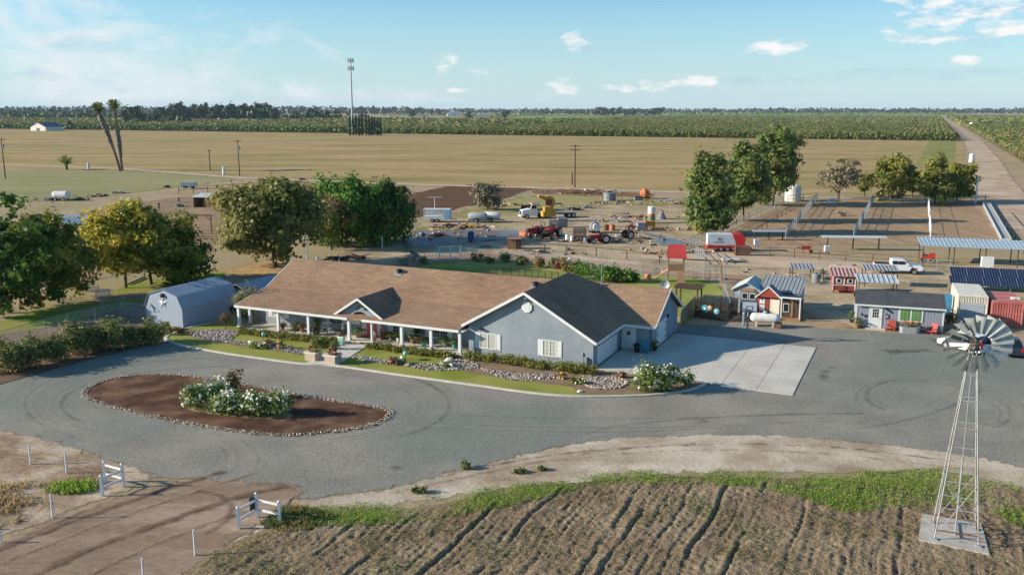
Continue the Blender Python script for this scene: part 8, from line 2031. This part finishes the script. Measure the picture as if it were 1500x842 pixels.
def treeline(name, lab, x0, x1, yb, yt, step, seed, var=.4, m=lm_far, kq=9, dep=.08):
    rs = np.random.RandomState(seed); xs = np.arange(x0, x1, step); C = []; Hh = []
    for x in xs:
        y = yb + rs.uniform(-dep, dep); p = G(x + rs.uniform(-step, step) * .5, y); C.append((p.x, p.y, 0)); bump = .5 + .5 * nz(np.array([x]), np.array([seed * 7.0]), .05)[0]
        Hh.append((yb - yt) * mpp(p) * (1 - var + var * (bump * .9 + rs.random() * .8)))
    C = np.array(C); n = len(C); Hh = np.array(Hh); off = unit(rs.normal(size=(n * kq, 3))).reshape(n, kq, 3)
    rad = Hh * .42; P = C[:, None, :] + off * np.stack([rad, rad, Hh * .4], 1)[:, None, :] * (.7 + .5 * rs.random((n, kq, 1))); P[:, :, 2] += (Hh * .5)[:, None]; P[:, :, 2] = np.maximum(P[:, :, 2], .2)
    s = np.repeat(Hh * .34, kq)[:, None] * (.6 + .7 * rs.random((n * kq, 1))); nr = unit((off + rs.normal(size=off.shape) * .4).reshape(-1, 3)); A = unit(np.cross(nr, rs.normal(size=(n * kq, 3)))); B = np.cross(A, nr)
    stuff(quads_mesh(name, P.reshape(-1, 3), A * s * .6, B * s * .6, m), lab, 'trees')
treeline('treeline', 'blue grey wood along the horizon at the left', -60, 620, 167.5, 157, 2.0, 41)
treeline('treeline', 'dark trees in clumps on the far left plain', -60, 240, 173, 162, 4.0, 42, .6)
treeline('treeline', 'nearer hedgerow trees on the far left plain', -60, 520, 176.5, 167, 5.0, 43, .7)
treeline('treeline', 'blue grey wood along the middle of the horizon', 600, 1120, 166.3, 159.5, 1.6, 44)
treeline('treeline', 'blue grey wood along the right of the horizon', 1100, 1580, 166.6, 159.0, 1.6, 45)
treeline('treeline', 'nearer dark tree belt right of the middle of the horizon', 872, 972, 169.6, 158.5, 3.0, 46, .4)
treeline('treeline', 'thin belt of trees beyond the broad orchard', 760, 880, 168.4, 162, 3.0, 47, .6)
treeline('treeline', 'bright green belt beyond the broad orchard', 980, 1400, 168.8, 164.6, 1.8, 48, .3, lm_far2)
treeline('treeline', 'green hedgerow beyond the far sheds', 560, 800, 170.2, 166, 3.2, 49, .6, lm_far2)
# farm buildings
m_pale = mat('pale_wall', rgb(222, 214, 200), rgb(206, 198, 184), scale=.1); m_slate = mat('far_roof', rgb(92, 104, 118), rough=.7)
def barn(lab, x, y, wpx, hpx, rz, mw=m_pale, mr=m_slate, gable=True, dep=1.0):
    p = G(x, y); s = mpp(p); w = wpx * s; h = hpx * s * .5; r = hpx * s * .5; d_ = w * dep; t = T('farm_building', lab, 'building', p, rz); b = MB(); b.slab([(-w / 2, 0, 0), (w / 2, 0, 0), (w / 2, 0, h), (0, 0, h + r), (-w / 2, 0, h)], d_, (0, 1, 0)); b.build('wall', mw, t)
    b = MB()
    for q in (-1, 1): b.slab([(q * (w / 2 + .4), -.4, h - .1), (0, -.4, h + r + .25), (0, d_ + .4, h + r + .25), (q * (w / 2 + .4), d_ + .4, h - .1)], .2)
    b.build('roof', mr, t)
    b = MB(); b.bx(-w * .12, w * .12, -.1, 0, .1, h * .7); b.build('door', mr, t)
barn('cream farm house with a dark roof beyond the field at the far left', 56, 192, 30, 12, R(-22))
barn('small white roofed shed right of the far cream house', 88, 191, 6, 4, 0, m_pale, m_white)
barn('white roofed house in the trees left of the cell tower', 420, 176, 10, 9, .2, m_pale, m_white)
barn('low white shed below the white roofed house', 431, 179.5, 16, 5, 0, m_pale, m_white)
barn('pale long roof before the tall grove', 330, 175.5, 18, 4, 0, m_white, m_white)
barn('pale roof on the far left plain, left one', 90, 174, 20, 4, 0, m_white, m_lgrey)
barn('pale roof on the far left plain, right one', 118, 173, 12, 4, 0, m_white, m_lgrey)
barn('long pale shed just right of the cypress row', 600, 171, 24, 4, 0, m_pale, m_gry)
barn('white hoop roofed barn on the far plain', 665, 170.5, 18, 8, .1, m_white, m_tin)
barn('low wide roof left of the round dark tree at the far sheds', 705, 172, 26, 4, 0, m_pale, m_tin)
barn('tan shed beyond the broad orchard edge', 622, 172, 12, 4, 0, m_pale, m_rust)
barn('small white tank house far along the farm road', 1424, 187, 6, 7, 0, m_white, m_white)
# haze: the valley air between here and the horizon
if HAZE:
    hb = MB(); hb.bx(-11500, 11500, -400, 13500, -1, 72); hz = hb.build('haze', None)
    hz['kind'] = 'stuff'; hz['label'] = 'thin pale valley haze over the plain'; hz['category'] = 'haze'
    hm_ = bpy.data.materials.new('valley_haze'); n, l = nodes_of(hm_); n.remove(n['Principled BSDF']); pvn = n.new('ShaderNodeVolumePrincipled')
    pvn.inputs['Color'].default_value = (.66, .82, .98, 1); pvn.inputs['Density'].default_value = HAZE; pvn.inputs['Anisotropy'].default_value = 0.0
    l.new(pvn.outputs[0], [x for x in n if x.type == 'OUTPUT_MATERIAL'][0].inputs['Volume']); hz.data.materials.append(hm_)
    S.cycles.volume_step_rate = 10
